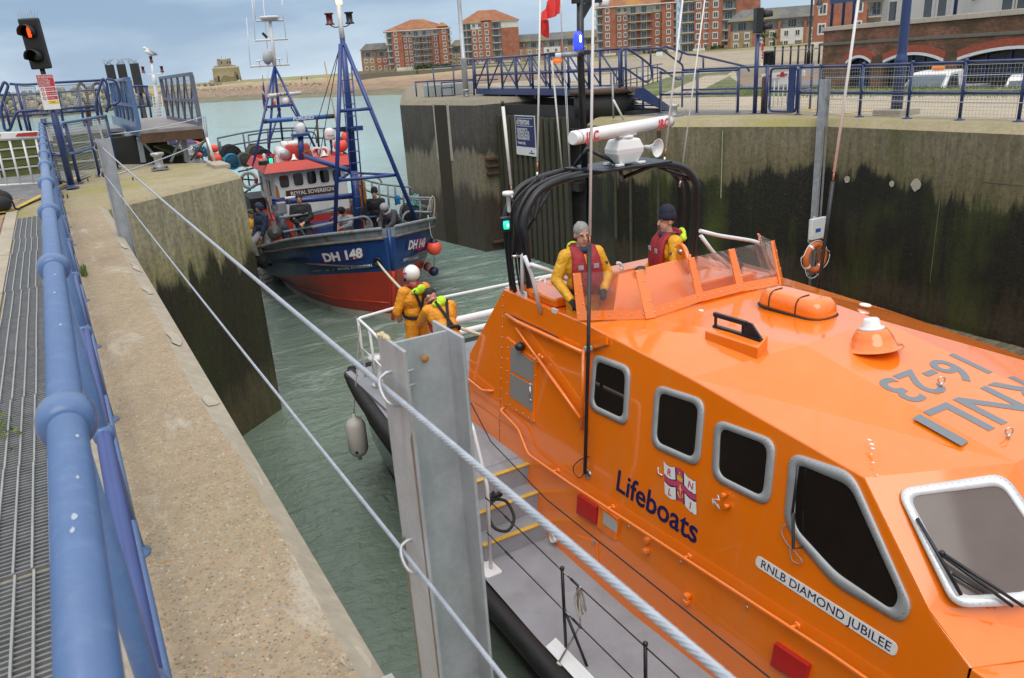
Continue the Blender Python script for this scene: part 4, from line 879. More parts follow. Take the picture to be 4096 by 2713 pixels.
pipes('landing_railing', 'tall looped blue railings around the raised landing at left', [
    ('top_rail', [(-0.53,22,1.88),(-0.22,22,1.84),(0.3,22,1.85),(1.36,22,1.84)]), ('loop', [(-0.85,21,1.53),(-0.59,21,1.93),(-0.53,21,1.84),(-0.71,21,1.52),(-0.79,21,1.36),(-0.82,21,0.92),(-0.73,21,0.91)]), ('loop', [(-0.72,20.6,0.91),(-0.5,20.6,1.3),(-0.32,20.6,1.29),(-0.09,20.6,1.29)]),
    ('handrail', [(1.04,20.4,1.07),(1.03,20.4,1.28),(1.13,20.4,1.54),(1.3,20.4,1.87),(1.36,20.4,1.78),(1.33,20.4,1.37),(1.22,20.4,1.14)]), ('loop', [(1.42,21.2,1.85),(1.6,21.2,1.82),(1.64,21.2,1.59),(1.61,21.2,1.35),(1.48,21.2,1.28),(1.36,21.2,1.28)], .028),
    ('mid_rail', [(-0.32,22,1.26),(0.3,22,1.26),(1.12,22,1.26)]), ('post', [(-0.41,22,1.87),(-0.41,22,0.83)]), ('post', [(0.39,22,1.64),(0.35,22,0.87)]), ('post', [(1.38,22,1.83),(1.42,22,1.19)]), ('post', [(-0.7,21,1.52),(-0.7,21,0.96)]), ('post', [(1.13,20.4,1.52),(1.12,20.4,0.99)])], BLUE_D, (-.5, 22, .74))
o = bpy.data.objects['landing_railing']
meshpanel(o, *[(0.33,22.02,1.27),(0.83,22.02,1.27),(0.86,22.02,1.78),(0.34,22.02,1.78)], 16, 12); meshpanel(o, *[(0.84,22.02,1.27),(1.12,22.02,1.27),(1.19,22.02,1.77),(0.89,22.02,1.78)], 8, 12); meshpanel(o, *[(-0.38,22.02,1.28),(-0.12,22.02,1.27),(-0.04,22.02,1.79),(-0.41,22.02,1.81)], 10, 12)
pipes('far_railing', 'second blue railing behind the landing, beside the water at far left', [('top_rail', [(-0.99,24.3,1.66),(-0.01,24.3,1.63),(1.4,24.3,1.63)]), ('mid_rail', [(-1.11,24.3,1.15),(-0.13,24.3,1.13),(1.23,24.3,1.13)]), ('post', [(-0.59,24.3,1.66),(-0.59,24.3,0.76)]), ('post', [(-0.36,24.3,1.63),(-0.39,24.3,0.7)]), ('post', [(0.89,24.3,1.64),(0.87,24.3,0.64)]), ('post', [(0.43,24.3,1.63),(0.38,24.3,0.67)])], BLUE_D, (-.5, 24.3, 0))
MB_ = thing('ladder_hoop', 'rusty hooped ladder handles rising behind the left railings', 'ladder', (1.3, 24.6, -1))
for a in ([(0.89,24.6,0.36),(1.03,24.6,1.24),(0.9,24.6,1.5),(0.94,24.6,1.74),(1.03,24.6,1.81),(1.1,24.6,1.72),(1.11,24.6,1.52),(0.99,24.6,0.33)], [(1.18,24.6,0.33),(1.3,24.6,1.4),(1.28,24.6,1.69),(1.37,24.6,1.79),(1.49,24.6,1.78)]): MB().tube(cat(a, 4), .035, 8).build('hoop', RUST, MB_)
# ---------------------------------------------------------------- left bridge leaf
lf = thing('bridge_leaf', 'open footbridge leaf with mesh sides and a rusty edge on the left bank', 'footbridge', (2.3, 19, 0))
MB().prism([(1.68, 19.05, .63), (2.96, 18.85, .63), (3.05, 26.5, .63), (1.75, 26.5, .63)], (0, 0, .12)).build('deck', mk('steel_deck', (.27, .25, .24), .6, .2, .2, 6, dirt=(.16, .1, .07), damt=.6), lf)
MB().prism([(1.70, 19.0, .48), (2.94, 18.80, .48), (2.94, 18.95, .48), (1.70, 19.15, .48)], (0, 0, .20)).build('end_beam', RUST, lf); MB().bx(2.9, 2.99, 18.95, 26, .38, .66).build('side_beam', RUST, lf); MB().bx(1.66, 1.69, 19.1, 26, .62, .92).build('kick_plate', BLUE, lf)
def truss(par, A, B, z0, h, n, mat, wire=True, lean=0):
    A = Vector(A); B = Vector(B); L = (B - A)
    for i in range(n + 1): p = A + L * i / n; MB().beam((p.x, p.y, z0), (p.x + lean, p.y, z0 + h), .08 if i in (0, n) else .045, .08 if i in (0, n) else .04, up=(1, 0, 0)).build('post', mat, par)
    for zz, nm in ((z0 + h - .03, 'top_rail'), (z0 + h * .48, 'mid_rail'), (z0 + .05, 'bottom_rail')): MB().beam((A.x, A.y, zz), (B.x, B.y, zz), .07, .07).build(nm, mat, par)
    for i in range(n):
        p = A + L * i / n; q = A + L * (i + 1) / n; MB().beam((p.x, p.y, z0 + h - .06), (q.x, q.y, z0 + .08), .035, .035).build('diagonal', mat, par)
    if wire: meshpanel(par, (A.x + .05, A.y, z0 + .08), (B.x + .05, B.y, z0 + .08), (B.x + .05, B.y, z0 + h - .06), (A.x + .05, A.y, z0 + h - .06), int(L.length / .11), int(h / .11), .003)
zt = (1.73,19.05,1.84)[2]; zt2 = (2.97,18.9,1.86)[2]
truss(lf, (1.70, 19.08), (1.72, 24.6), .74, zt - .74, 5, BLUE); truss(lf, (2.93, 18.9), (3.0, 24.6), .74, zt2 - .74, 5, mk('grey_blue_steel', (.13, .155, .21), .5, .2, .2, dirt=(.2, .12, .07), damt=.6, dscale=6))
pipes('quay_rail', 'short blue rail with four posts beyond the left bridge leaf', [('top_rail', [(2.44,26.6,1.65),(2.56,26.6,1.67),(2.86,26.6,1.63)]), ('mid_rail', [(2.44,26.6,1.09),(2.84,26.6,1.08)]), ('post', [(2.56,26.6,1.65),(2.52,26.6,0.62)]), ('post', [(2.77,26.6,1.63),(2.76,26.6,1.1)]), ('post', [(2.82,26.6,1.63),(2.77,26.6,0.62)])], BLUE_D, (2.5, 26.6, 0))
sf = thing('support_frame', 'dark steel trestle legs and braces under the left bridge leaf', 'frame', (2.2, 19.6, 0))
for nm, a, w_ in (('leg', [(1.7,19.5,0.59),(1.68,19.5,0.05)], .10), ('leg', [(2.59,19.3,0.6),(2.56,19.3,-0.02)], .10), ('brace', [(1.74,19.5,0.5),(2.04,19.5,0.01)], .05), ('brace', [(2.53,19.3,0.53),(2.22,19.3,0.01)], .05), ('cross_beam', [(1.65,19.45,0.57),(2.56,19.45,0.56)], .06)): MB().beam(a[0], a[1], w_, w_, up=(0, 1, 0)).build(nm, GALV_D, sf)
vd = thing('caisson', 'black steel caisson in the shadow below the left bridge leaf', 'caisson', (1.3, 21.2, -4.8)); MB().bx(.3, 2.0, 20.9, 21.3, -5, .55).build('plate', TIMB_D, vd); MB().bx(1.95, 2.45, 21.2, 24, -5, .4).build('side_plate', RUST, vd)
tf = thing('timber_fender', 'weathered timber fender with a slatted green top beyond the pier', 'fender', (2.9, 20.6, -4.8))
fa_, fb_ = Vector((2.22,20.6,0.28)), Vector((2.6,20,0.06))
for i in range(11): p = fa_.lerp(fb_, i / 10); MB().box((p.x, p.y + .1, p.z - 1.0), (.07, .3, 2.0)).build('plank', TIMB, tf)
MB().beam(fa_ + Vector((0, .1, .02)), fb_ + Vector((0, .1, .02)), .36, .04).build('cap', mk('mossy_timber', (.17, .18, .06), .9, var=.3), tf)
# piles, mast, pole, bollard
for nm, q, lab in (('a', [(2.77,38,2.57),(2.69,38,1.34)], 'leftmost of the three square black mooring piles behind the left bridge'), ('b', [(3.21,38,2.57),(3.11,38,1.31)], 'middle one of the three square black mooring piles behind the left bridge'), ('c', [(3.62,37,2.55),(3.63,37,1.39)], 'rightmost and tallest of the three square black mooring piles')):
    t = thing('mooring_pile', lab, 'pile', (q[0][0], q[0][1], WATER), 'black mooring piles'); x, y, z = q[0]; zb = q[1][2]; w_ = .165
    MB().prism([(x + a * w_, y + b * w_, zb) for a, b in ((-.7, -1), (.7, -1), (1, -.7), (1, .7), (.7, 1), (-.7, 1), (-1, .7), (-1, -.7))], (0, 0, z - zb)).build('sleeve', TIMB_D, t); MB().tube([(x, y, WATER - 2), (x, y, zb + .1)], .09 if nm == 'c' else .2, 10).build('core', TIMB_D, t)
    m = MB()
    for i in range(10): m.tube([(x + rg.uniform(-.2, .2), y, z), (x + rg.uniform(-.3, .3), y, z + .22)], .006, 4)
    m.build('bird_spikes', GALV_D, t)
nm_ = thing('signal_mast', 'slim white signal mast with dark red lamps and a gull on top', 'mast', (3.83,34,0.39))
mp = [(3.95,34,2.48),(3.92,34,2.1),(3.9,34,1.71),(3.89,34,1.32),(3.83,34,0.39)]; MB().tube(mp, [.03, .04, .05, .075, .09], 10).build('pole', WHITE, nm_)
MB().tube(cat([(3.61,34,2.14),(3.63,34,2.08),(3.83,34,2.04),(4.03,34,2.05),(4.24,34,2.07),(4.28,34,2.12)], 3), .018, 6).build('cross_arm', WHITE, nm_)
DRED = mk('dark_red_lamp', (.10, .005, .01), .2, var=.1)
for p in [(3.6,34,2.15),(4.26,34,2.13),(3.95,34,2.5)]: 
    m = MB(); m.lathe([(.07, 0), (.07, .03), (.05, .05), (.05, .18), (.07, .2), (.07, .22), (0, .23)], (p[0], p[1], p[2] - .02), n=10); m.build('lamp', DRED, nm_)
p = (3.92,34,1.82); m = MB(); m.lathe([(.05, 0), (.08, .06), (.08, .3), (.05, .36)], (p[0], p[1], p[2] - .15), n=10); m.build('white_lamp', WHITE, nm_)
m = MB(); a = Vector((3.88,34,1.26)); b = Vector((3.81,34,0.39))
for dx in (-.16, .16): m.tube([a + Vector((dx, -.14, 0)), b + Vector((dx, -.14, 0))], .012, 5)
for i in range(9): p = a.lerp(b, i / 8); m.tube([p + Vector((-.16, -.14, 0)), p + Vector((.16, -.14, 0))], .01, 5)
m.build('ladder', WHITE, nm_); b = Vector((3.83,34,0.39))
m = MB(); m.bx(b.x - 1.2, b.x + 1.2, b.y - .8, b.y + 2, -5.2, b.z); m.build('base_pontoon', GALV_D, nm_)
gl = thing('gull', 'white gull with grey wings perched on the signal mast', 'gull', (3.96,34,2.64)); gp = Vector((3.96,34,2.63))
m = MB(); R = Euler((0, .45, 0)).to_matrix(); m.ell(gp + Vector((0, 0, .2)), (.2, .09, .1), 12, 8, R); m.ell(gp + Vector((-.15, 0, .36)), (.065, .055, .06), 10, 8); m.ell(gp + Vector((-.09, 0, .29)), (.08, .055, .09), 10, 8); m.tube([gp + Vector((0, 0, .12)), gp], .012, 5); m.tube([gp + Vector((.05, .03, .12)), gp + Vector((.04, .03, 0))], .012, 5); m.build('body', WHITE, gl)
MB().ell(gp + Vector((.08, 0, .21)), (.2, .095, .075), 10, 7, Euler((0, .55, 0)).to_matrix()).build('wing', mk('gull_grey', (.35, .37, .4), .8), gl); MB().lathe([(.015, 0), (0, .06)], gp + Vector((-.2, 0, .36)), (-1, 0, -.15), 6).build('beak', SIGNY, gl)
po = thing('guard_post', 'weathered steel pole braced by two struts at the pier end', 'post', (3.0, 18.5, 0)); pt_ = [(2.98,18.5,0.95),(2.92,18.5,0.02)]
MB().tube([pt_[1], pt_[0]], .03, 10).build('pole', GALV_D, po)
MB().tube([(2.92,18.3,0.52),(2.99,18.3,0)], .028, 8).build('strut', WHITE, po); MB().tube([(2.98,18.8,0.47),(2.57,18.8,0.04)], .024, 8).build('strut', RUST, po)
wl_ = MB().tube(sag((2.94,18.5,0.94), (1.12, 19.18, .72), .05), .012, 6); o = wl_.build('guard_wire', ROPE); tag(o, 'slack grey guard wire from the braced pier pole to the mesh railing', 'wire')
wl_ = MB().tube(sag((2.88,18.5,0.44), (.52, 10.45, .66), .03), .010, 6); o = wl_.build('guard_wire', ROPE); tag(o, 'lower guard wire crossing the pier from the braced pole to the grey guard post', 'wire')
bo = thing('bollard', 'small grey mushroom bollard on the mossy left pier top', 'bollard', (1.83, 17.9, 0)); MB().lathe([(.12, 0), (.085, .05), (.08, .24), (.13, .27), (.135, .30), (.12, .32), (0, .325)], (1.83, 17.9, .02), n=20).build('shaft', GALV, bo); MB().bx(1.67, 1.99, 17.74, 18.06, 0, .03).build('base_plate', GALV_D, bo)
for dx in (-.12, .12): MB().lathe([(.03, 0), (.03, .03), (0, .04)], (1.83 + dx, 17.78, .03), n=6).build('bolt', RUST, bo)
o = MB().bx(2.75, 3.05, 16.9, 17.9, -.03, .05).build('kerb_block', CONC_S, bevel=.01); tag(o, 'low grey concrete block on the end corner of the left pier', 'block')
m = MB()
for p in [(0.45,17.08,0),(1.17,16.34,0),(1.24,16.37,0),(-0.02,14.81,0),(0.04,14.74,0)]: m.tube([(p[0], p[1], 0), (p[0], p[1], .06)], .012, 6)
o = m.build('anchor_bolts', RUST); tag(o, 'rusty cut-off anchor bolts standing out of the left pier concrete', 'bolts')
bk = thing('backpack', 'black backpack lying on the quay at the left edge', 'backpack', (-.86, 14.0, 0)); BKM = mk('black_nylon', (.012, .012, .014), .7, var=.3, bmp=.3, bscale=30, bdist=.01)
m = MB(); m.ell((-.98, 14.05, .17), (.3, .2, .18), 16, 10); m.build('bag', BKM, bk); MB().ell((-.84, 13.9, .12), (.14, .1, .12), 12, 8).build('pocket', BKM, bk); MB().tube(cat([(-.8, 13.95, .22), (-.70, 13.95, .14), (-.68, 13.95, .03), (-.62, 13.95, .01)]), .014, 6).build('strap', BKM, bk)

# ---------------------------------------------------------------- right bank: ground dressing
gs = MB()
GP = [(22.4, -20), (25.5, -20), (25.5, 24.6), (40, 40.5), (47, 47), (40, 46), (26, 33), (20.6, 25), (22.2, 18)]
gs.add([(x, y, .012) for x, y in GP], [list(range(len(GP)))]); o = gs.build('grass_bank', GRASS); tag(o, kind='structure')
m = MB(); m.add([(20.2, 24.4, .018), (21.4, 23.6, .018), (40, 40, .018), (39, 41.5, .018)], [(0, 1, 2, 3)]); o = m.build('path', CONC_P); tag(o, kind='structure')
m = MB(); rg = random.Random(21)
for i in range(5200):
    y = rg.uniform(5, 26); x = rg.uniform(21.3, 25.6) if i % 3 else rg.uniform(25.0, 25.7); s = rg.uniform(.04, .15); p = Vector((x, y, .01)); a = rg.uniform(0, 6.28)
    m.add([p + Vector((math.cos(a) * .012, math.sin(a) * .012, 0)), p - Vector((math.cos(a) * .012, math.sin(a) * .012, 0)), p + Vector((rg.uniform(-.05, .05), rg.uniform(-.05, .05), s))], [(0, 1, 2)])
o = m.build('grass_tufts', GRASS, fix=False); tag(o, 'rough grass blades along the bank behind the right railing', 'grass', kind='stuff')
m = MB().face((14.3, 18.4, .008), (16.3, 18.4, .008), (16.9, 14.5, .008), (16.2, 14.2, .008)).build('landing_tarmac', TARMAC); tag(m, kind='structure')
m = MB()
for a in ([(16.648,12.97,0),(17.684,12.635,0),(17.548,12.507,-0),(16.478,12.773,0)], [(17.27,14.64,0),(18.32,14.83,0),(18,14.54,0),(16.85,14.21,0)]): m.prism([(p[0], p[1], .01) for p in a], (0, 0, .003))
o = m.build('yellow_marking', YELLOW); tag(o, kind='structure')
# ---------------------------------------------------------------- right bridge leaf
bl = thing('bridge_leaf', 'long blue lattice-sided footbridge leaf swung open along the right bank', 'footbridge', (14.5, 24, .5))
A = Vector((14.77, 28.4, .75)); B = Vector((14.2, 20.0, .75))
MB().beam((14.79, 28.4, .67), (14.22, 20.0, .67), .05, .22).build('edge_plate', BLUE_D, bl); MB().prism([(14.8, 28.4, .70), (14.25, 20, .70), (15.45, 20, .70), (16.0, 28.4, .70)], (0, 0, .05)).build('deck', GALV_D, bl)
MB().beam((15.99, 28.4, .67), (15.44, 20.0, .67), .05, .22).build('edge_plate', BLUE_D, bl)
for k in range(6): p = A.lerp(B, (k + .5) / 6); MB().bx(p.x, p.x + 1.2, p.y - .06, p.y + .06, .45, .69).build('cross_girder', TIMB_D, bl)
def lat(off, z1, mat):
    n = 7
    for i in range(n + 1): p = A.lerp(B, i / n); MB().tube([(p.x + off, p.y, .76), (p.x + off, p.y, z1)], .038 if i % 7 else .045, 8).build('post', mat, bl)
    for z, nm in ((z1, 'top_rail'), (1.27, 'mid_rail')): MB().tube([(A.x + off, A.y, z), (B.x + off, B.y, z)], .034, 8).build(nm, mat, bl)
    for i in range(n):
        p = A.lerp(B, i / n); q = A.lerp(B, (i + 1) / n)
        if i < 2: p, q = q, p
        MB().tube([(p.x + off, p.y, z1 - .02), (q.x + off, q.y, .80)], .028, 8).build('diagonal', mat, bl)
    meshpanel(bl, (A.x + off + .02, A.y, .8), (B.x + off + .02, B.y, .8), (B.x + off + .02, B.y, z1), (A.x + off + .02, A.y, z1), 84, 12, .0025)
z1 = (14.77,24,1.83)[2]; lat(0, z1, BLUE_D); lat(1.2, z1, BLUE_D)
tt = thing('turntable', 'round rusty bridge turntable plate at the top of the right hand steps', 'turntable', (14.4, 19.6, 0))
MB().lathe([(.9, 0), (.9, .62), (0, .62)], (14.55, 19.75, 0), n=32).build('drum', TIMB_D, tt); MB().lathe([(.9, .62), (1.02, .62), (1.02, .74), (0, .74)], (14.55, 19.75, 0), n=32).build('rim_plate', RUST, tt)
m = MB(); m.bx(14.1, 15.3, 20.6, 24.4, -5, -4.7); m.bx(15.25, 15.36, 20.7, 24.5, -5, .4)
o = m.build('recess_lining', TIMB_D); tag(o, kind='structure')
# steps from the leaf down to the quay
rs_ = thing('steps', 'short grey steps with blue stringers going down from the right bridge leaf', 'steps', (15, 18.9, 0))
for i in range(4):
    x = 14.75 + i * .30; MB().bx(x, x + .32, 18.3, 19.5, .75 - .18 * i - .20, .75 - .18 * i - .16).build('step', GALV_D, rs_); MB().bx(x + .27, x + .325, 18.3, 19.5, .75 - .18 * i - .158, .75 - .18 * i - .14).build('nosing', NOS, rs_)
for y in (18.27, 19.52): MB().prism([(14.55, y, .74), (14.85, y, .74), (16.05, y, .02), (15.75, y, .0), (14.55, y, .5)], (0, .04, 0)).build('stringer', BLUE_D, rs_)
MB().bx(14.6, 15.8, 18.35, 19.45, -.02, .1).build('underside', TIMB_D, rs_)
pipes('stair_railing', 'bent blue handrails on both sides of the right hand steps', [
    ('handrail', [(14.08,18.3,1.33),(14.09,18.3,1.8),(14.31,18.3,1.81),(14.84,18.3,1.51),(15.14,18.3,1.31),(15.18,18.3,1),(15.01,18.3,0.86),(14.84,18.3,0.94),(14.26,18.3,1.28),(14.08,18.3,1.34)]), ('post', [(14.24,18.3,1.8),(14.25,18.3,0.74)]), ('post', [(14.84,18.3,1.49),(14.85,18.3,0.13)]), ('post', [(14.03,18.3,1.78),(14.02,18.3,0.79)], .04),
    ('top_rail', [(14.96,19.5,1.8),(16.47,19.5,1.78),(17.05,19.5,1.44),(17.4,19.5,1.24),(17.4,19.5,0.89),(17.22,19.5,0.81),(17.01,19.5,0.92),(16.48,19.5,1.21),(16.17,19.5,1.25)]), ('handrail', [(16.58,19.6,1.75),(16.73,19.6,1.83),(17.45,19.6,1.62),(17.67,19.6,1.54),(18.04,19.6,1.51),(20.23,19.6,1.04),(20.34,19.6,0.89)], .034), ('post', [(16.2,19.6,1.77),(16.2,19.6,1.26)]), ('post', [(17.45,19.6,1.6),(17.34,19.6,1.33)]), ('post', [(18.32,19.6,1.46),(18.33,19.6,1.06)])], BLUE_D, (15, 18.9, 0))
m = bpy.data.objects['stair_railing']; meshpanel(m, *[(14.28,18.28,0.77),(14.79,18.28,0.4),(14.8,18.28,1.42),(14.27,18.28,1.74)], 10, 18, .0025)
# ---------------------------------------------------------------- mesh fence along the right lock edge
fr = thing('mesh_fence', 'blue post and rail fence with wire mesh along the right lock edge', 'fence', (15.9, 12, 0))
FPS = [(15.24, 18.0), (15.6, 16.9), (15.84, 15.62), (15.98, 13.75), (15.97, 13.15), (15.87, 11.93), (15.82, 10.72), (15.82, 9.58), (15.84, 8.45), (15.84, 7.3), (15.84, 6.1)]
psrc = MB(); psrc.tube([(0, 0, 0), (0, 0, 1.12)], .036, 10); psrc.ell((0, 0, 1.13), .042, 10, 6); psrc.lathe([(.10, 0), (.10, .014), (.045, .02), (.04, .05)], (0, 0, 0), n=12); S0 = psrc.build('post', BLUE_D, fr); S0.data.transform(Matrix.Translation((15.9, 12, 0))); S0.location = (FPS[0][0] - 15.9, FPS[0][1] - 12, 0)
for x, y in FPS[1:]: inst(S0, 'post', (0, 0, 0), fr).location = (x - 15.9, y - 12, 0)
for i in range(len(FPS) - 1):
    (x0, y0), (x1, y1) = FPS[i], FPS[i + 1]
    if i == 2: continue
    for z in (1.1, .52): MB().tube([(x0, y0, z), (x1, y1, z)], .03, 8).build('top_rail' if z > 1 else 'mid_rail', BLUE_D, fr)
    L_ = math.hypot(x1 - x0, y1 - y0); n = max(4, int(L_ / .075))
    for z0, zz in ((.06, .47), (.58, 1.05)): meshpanel(fr, (x0 - .03, y0 - .05, z0), (x1 - .03, y1 + .05, z0), (x1 - .03, y1 + .05, zz), (x0 - .03, y0 - .05, zz), n, 6, .0028)
pipes('back_railing', 'short blue return railing behind the fence gate', [('top_rail', [(15.98, 13.75, 1.1), (17.4, 14.6, 1.1), (17.9, 16.6, 1.1), (17.2, 19.3, 1.1)]), ('mid_rail', [(15.98, 13.75, .52), (17.4, 14.6, .52), (17.9, 16.6, .52), (17.2, 19.3, .52)]), ('post', [(17.4, 14.6, 0), (17.4, 14.6, 1.15)]), ('post', [(17.9, 16.6, 0), (17.9, 16.6, 1.15)]), ('post', [(17.2, 19.3, 0), (17.2, 19.3, 1.15)])], BLUE_D, (17.4, 15, 0))
pipes('far_railing', 'long thin blue railing across the grass beyond the right bridge', [('top_rail', [(16.5, 27, 1.2), (19.5, 26, 1.1), (24, 31, 1.0), (34, 40, 1.0)]), ('mid_rail', [(16.5, 27, .65), (19.5, 26, .55), (24, 31, .5), (34, 40, .5)])] + [('post', [(19.5 + (24 - 19.5) * i / 5, 26 + i, 0), (19.5 + 4.5 * i / 5, 26 + i, 1.05)]) for i in range(6)] + [('post', [(24 + i * 1.4, 31 + i * 1.26, 0), (24 + i * 1.4, 31 + i * 1.26, 1.02)]) for i in range(1, 7)], BLUE_D, (20, 27, 0))
gt = thing('fence_gate', 'blue pedestrian gate with a wide dark locking plate in the right fence', 'gate', (15.98, 14.2, 0))
MB().tube(bez([(15.99, 14.68, .5), (15.99, 14.68, 1.1), (15.98, 13.82, 1.1), (15.98, 13.82, .07), (15.99, 14.68, .07), (15.99, 14.68, .6)], .12), .03, 8).build('gate_frame', BLUE_D, gt); MB().tube([(15.99, 14.68, .55), (15.98, 13.82, .55)], .025, 8).build('gate_bar', BLUE_D, gt); MB().bx(15.93, 15.96, 13.86, 14.06, .05, 1.13).build('lock_plate', BLUE_D, gt)
MB().tube([(16.0, 14.8, 0), (16.0, 14.8, 1.14)], .04, 10).build('hinge_post', BLUE_D, gt); MB().tube([(16.02, 14.93, 0), (16.02, 14.93, .9)], .045, 10).build('rusty_post', RUST, gt); meshpanel(gt, (15.97, 14.62, .12), (15.96, 14.1, .12), (15.96, 14.1, .5), (15.97, 14.62, .5), 7, 6, .0025)
b2 = thing('lift_barrier', 'white barrier with red stripes and bars seen through the right fence gate', 'barrier', (17.3, 16, 0))
BT = [(17.2,16.1,0.85),(17.2,14.653,0.921)]; MB().beam(BT[0], BT[1], .05, .14).build('boom', WHITE, b2, bevel=.008)
for a in ([(17.16,16.001,0.822),(17.16,15.747,0.84),(17.16,15.75,0.889),(17.16,16.004,0.868)], [(17.16,15.555,0.857),(17.16,15.198,0.887),(17.16,15.181,0.915),(17.16,15.538,0.888)]): MB().prism(a, (-.003, 0, 0)).build('stripe', RED, b2)
q = [(17.14,15.419,0.644),(17.14,15.145,0.655),(17.14,15.158,0.838),(17.14,15.42,0.828)]; MB().prism(q, (-.01, 0, 0)).build('plate', SIGNW, b2); q = [(17.12,15.392,0.843),(17.12,15.234,0.846),(17.12,15.272,0.967),(17.12,15.373,0.96)]; MB().prism(q, (-.008, 0, 0)).build('stop_sign', RED, b2)
for a in ([(17.22,15.839,0.815),(17.22,15.831,0.044)], [(17.22,15.664,0.813),(17.22,15.674,0.06)], [(17.22,15.51,0.81),(17.22,15.519,0.077)], [(17.22,15.347,0.638),(17.22,15.386,0.099)], [(17.22,15.21,0.833),(17.22,15.216,0.124)], [(17.22,15.08,0.831),(17.22,15.085,0.131)]): MB().tube(a, .016, 6).build('bar', WHITE, b2)
MB().tube([(17.22,15.85,0.043),(17.22,14.865,0.156)], .018, 6).build('skirt_rail', WHITE, b2)
# right traffic signal
tr = thing('traffic_signal', 'black two-lamp traffic signal on a blue pole, seen side-on on the right quay', 'traffic light', (15.9, 15.08, 0)); zt_ = (15.82,15.08,1.93)[2]; zb_ = (15.82,15.08,1.95)[2]; ztop = (15.78,15.08,2.54)[2]
MB().tube([(15.9, 15.08, 0), (15.9, 15.08, zt_)], .055, 12).build('pole', BLUE_D, tr); MB().lathe([(.13, 0), (.13, .014), (.07, .02)], (15.9, 15.08, 0)).build('base_plate', BLUE_D, tr)
FD2 = Vector((.88, -.47, -.1)).normalized(); SD2 = Vector((-.47, -.88, 0)).normalized(); UD2 = Vector((0, 0, 1)); R2 = Matrix((FD2, SD2, UD2)).transposed(); cc2 = Vector((15.9, 15.08, (zb_ + ztop) / 2)); hh = ztop - zb_
MB().box(cc2, (.17, .30, hh), m=R2).build('housing', SBL, tr, bevel=.02)
for z in (.22, -.22):
    c = cc2 + Vector((0, 0, z * hh / .9)) + FD2 * .085; m = MB(); ring = [[c + (SD2 * math.cos(a) + UD2 * math.sin(a)) * .115 + FD2 * (0 if L_ == 0 else (.24 if math.sin(a) > -.35 else .03)) for a in [i * math.pi / 10 for i in range(20)]] for L_ in (0, 1)]
    m.loft(ring, caps=False); h = m.build('visor', SBL, tr); h.modifiers.new('sol', 'SOLIDIFY').thickness = .006
m = MB()
for i in range(8): m.tube([cc2 + UD2 * hh / 2 + SD2 * (-.12 + i * .035), cc2 + UD2 * (hh / 2 + .14) + SD2 * (-.17 + i * .05)], .002, 4)
m.build('bird_spikes', GALV_D, tr)
ws2 = thing('warning_sign', 'narrow edge-on red and white warning notice on the right signal pole', 'sign', (15.97, 15.1, .9)); q = [(15.91,15.05,1.17),(15.87,15.05,1.72)]
zA, zB = q[0][2], q[1][2]; MB().bx(15.985, 16.075, 15.03, 15.036, zA, zB).build('board', SIGNW, ws2); MB().bx(15.99, 16.07, 15.026, 15.03, zA + (zB - zA) * .66, zB - .01).build('panel', SIGNR, ws2)
for k in (.3, .42, .54): MB().bx(16.01, 16.07, 15.026, 15.03, zA + (zB - zA) * k, zA + (zB - zA) * (k + .09)).build('panel', SIGNR, ws2)
MB().bx(16.01, 16.07, 15.026, 15.03, zA + (zB - zA) * .16, zA + (zB - zA) * .25).build('panel', SIGNY, ws2)
# tall blue lamp post on its plinth, corner guard post, bollard
lp = thing('lamp_post', 'tall thick blue lamp post on a pale concrete plinth at right', 'lamp post', (16.55, 11.5, 0)); zc = (16.441,11.5,1.121)[2]
MB().lathe([(.125, .1), (.125, zc - .05), (.135, zc), (.13, zc + .08), (.105, zc + .14), (.10, zc + .2), (.085, 4), (.07, 7)], (16.55, 11.5, 0), n=20).build('column', BLUE_D, lp); MB().bx(16.2, 16.9, 11.15, 11.85, 0, .13).build('plinth', CONC_S, lp, bevel=.015)
MB().tube([(16.55, 11.5, 7), (16.2, 10.9, 7.3), (15.6, 10, 7.35)], .04, 8).build('arm', BLUE_D, lp); MB().box((15.4, 9.7, 7.33), (.25, .6, .12), .6).build('lantern', GALV_D, lp)
gz = (15.361,12.3,0.867)[2]; hpost(15.02, 15.20, 12.22, 12.38, -3.6, gz, 'tall grey galvanised guard post in the corner of the right lock wall')
cw = MB().tube(sag((15.1, 12.3, .9), (15.1, 6, .93), .03) , .009, 6); o = cw.build('guard_wire', ROPE); tag(o, 'upper guard wire running right from the corner guard post', 'wire'); cw = MB().tube(sag((15.1, 12.3, .45), (15.1, 6, .42), .03) , .009, 6); o = cw.build('guard_wire', ROPE); tag(o, 'lower guard wire running right from the corner guard post', 'wire')
bo = thing('bollard', 'small grey bollard on the edge of the right lock quay', 'bollard', (14.67, 16.78, 0)); MB().lathe([(.12, 0), (.09, .04), (.085, .22), (.14, .25), (.14, .29), (0, .30)], (14.67, 16.78, .02), n=18).build('shaft', GALV, bo); MB().bx(14.5, 14.84, 16.6, 16.95, 0, .03).build('base_plate', GALV_D, bo)
gq = thing('guard_post', 'short steel guard post with a white strut at the right pier corner', 'post', (13.73,18.23,0)); MB().tube([(13.25,17.6,0.95),(13.26,17.6,0.05)], .028, 8).build('pole', GALV_D, gq); MB().tube([(13.12,17.4,0.54),(13.45,17.4,0.01)], .028, 8).build('strut', WHITE, gq); MB().tube(sag((13.26,17.6,0.94), (15.24, 18, 1.0), .05), .01, 6).build('wire', RUST, gq)
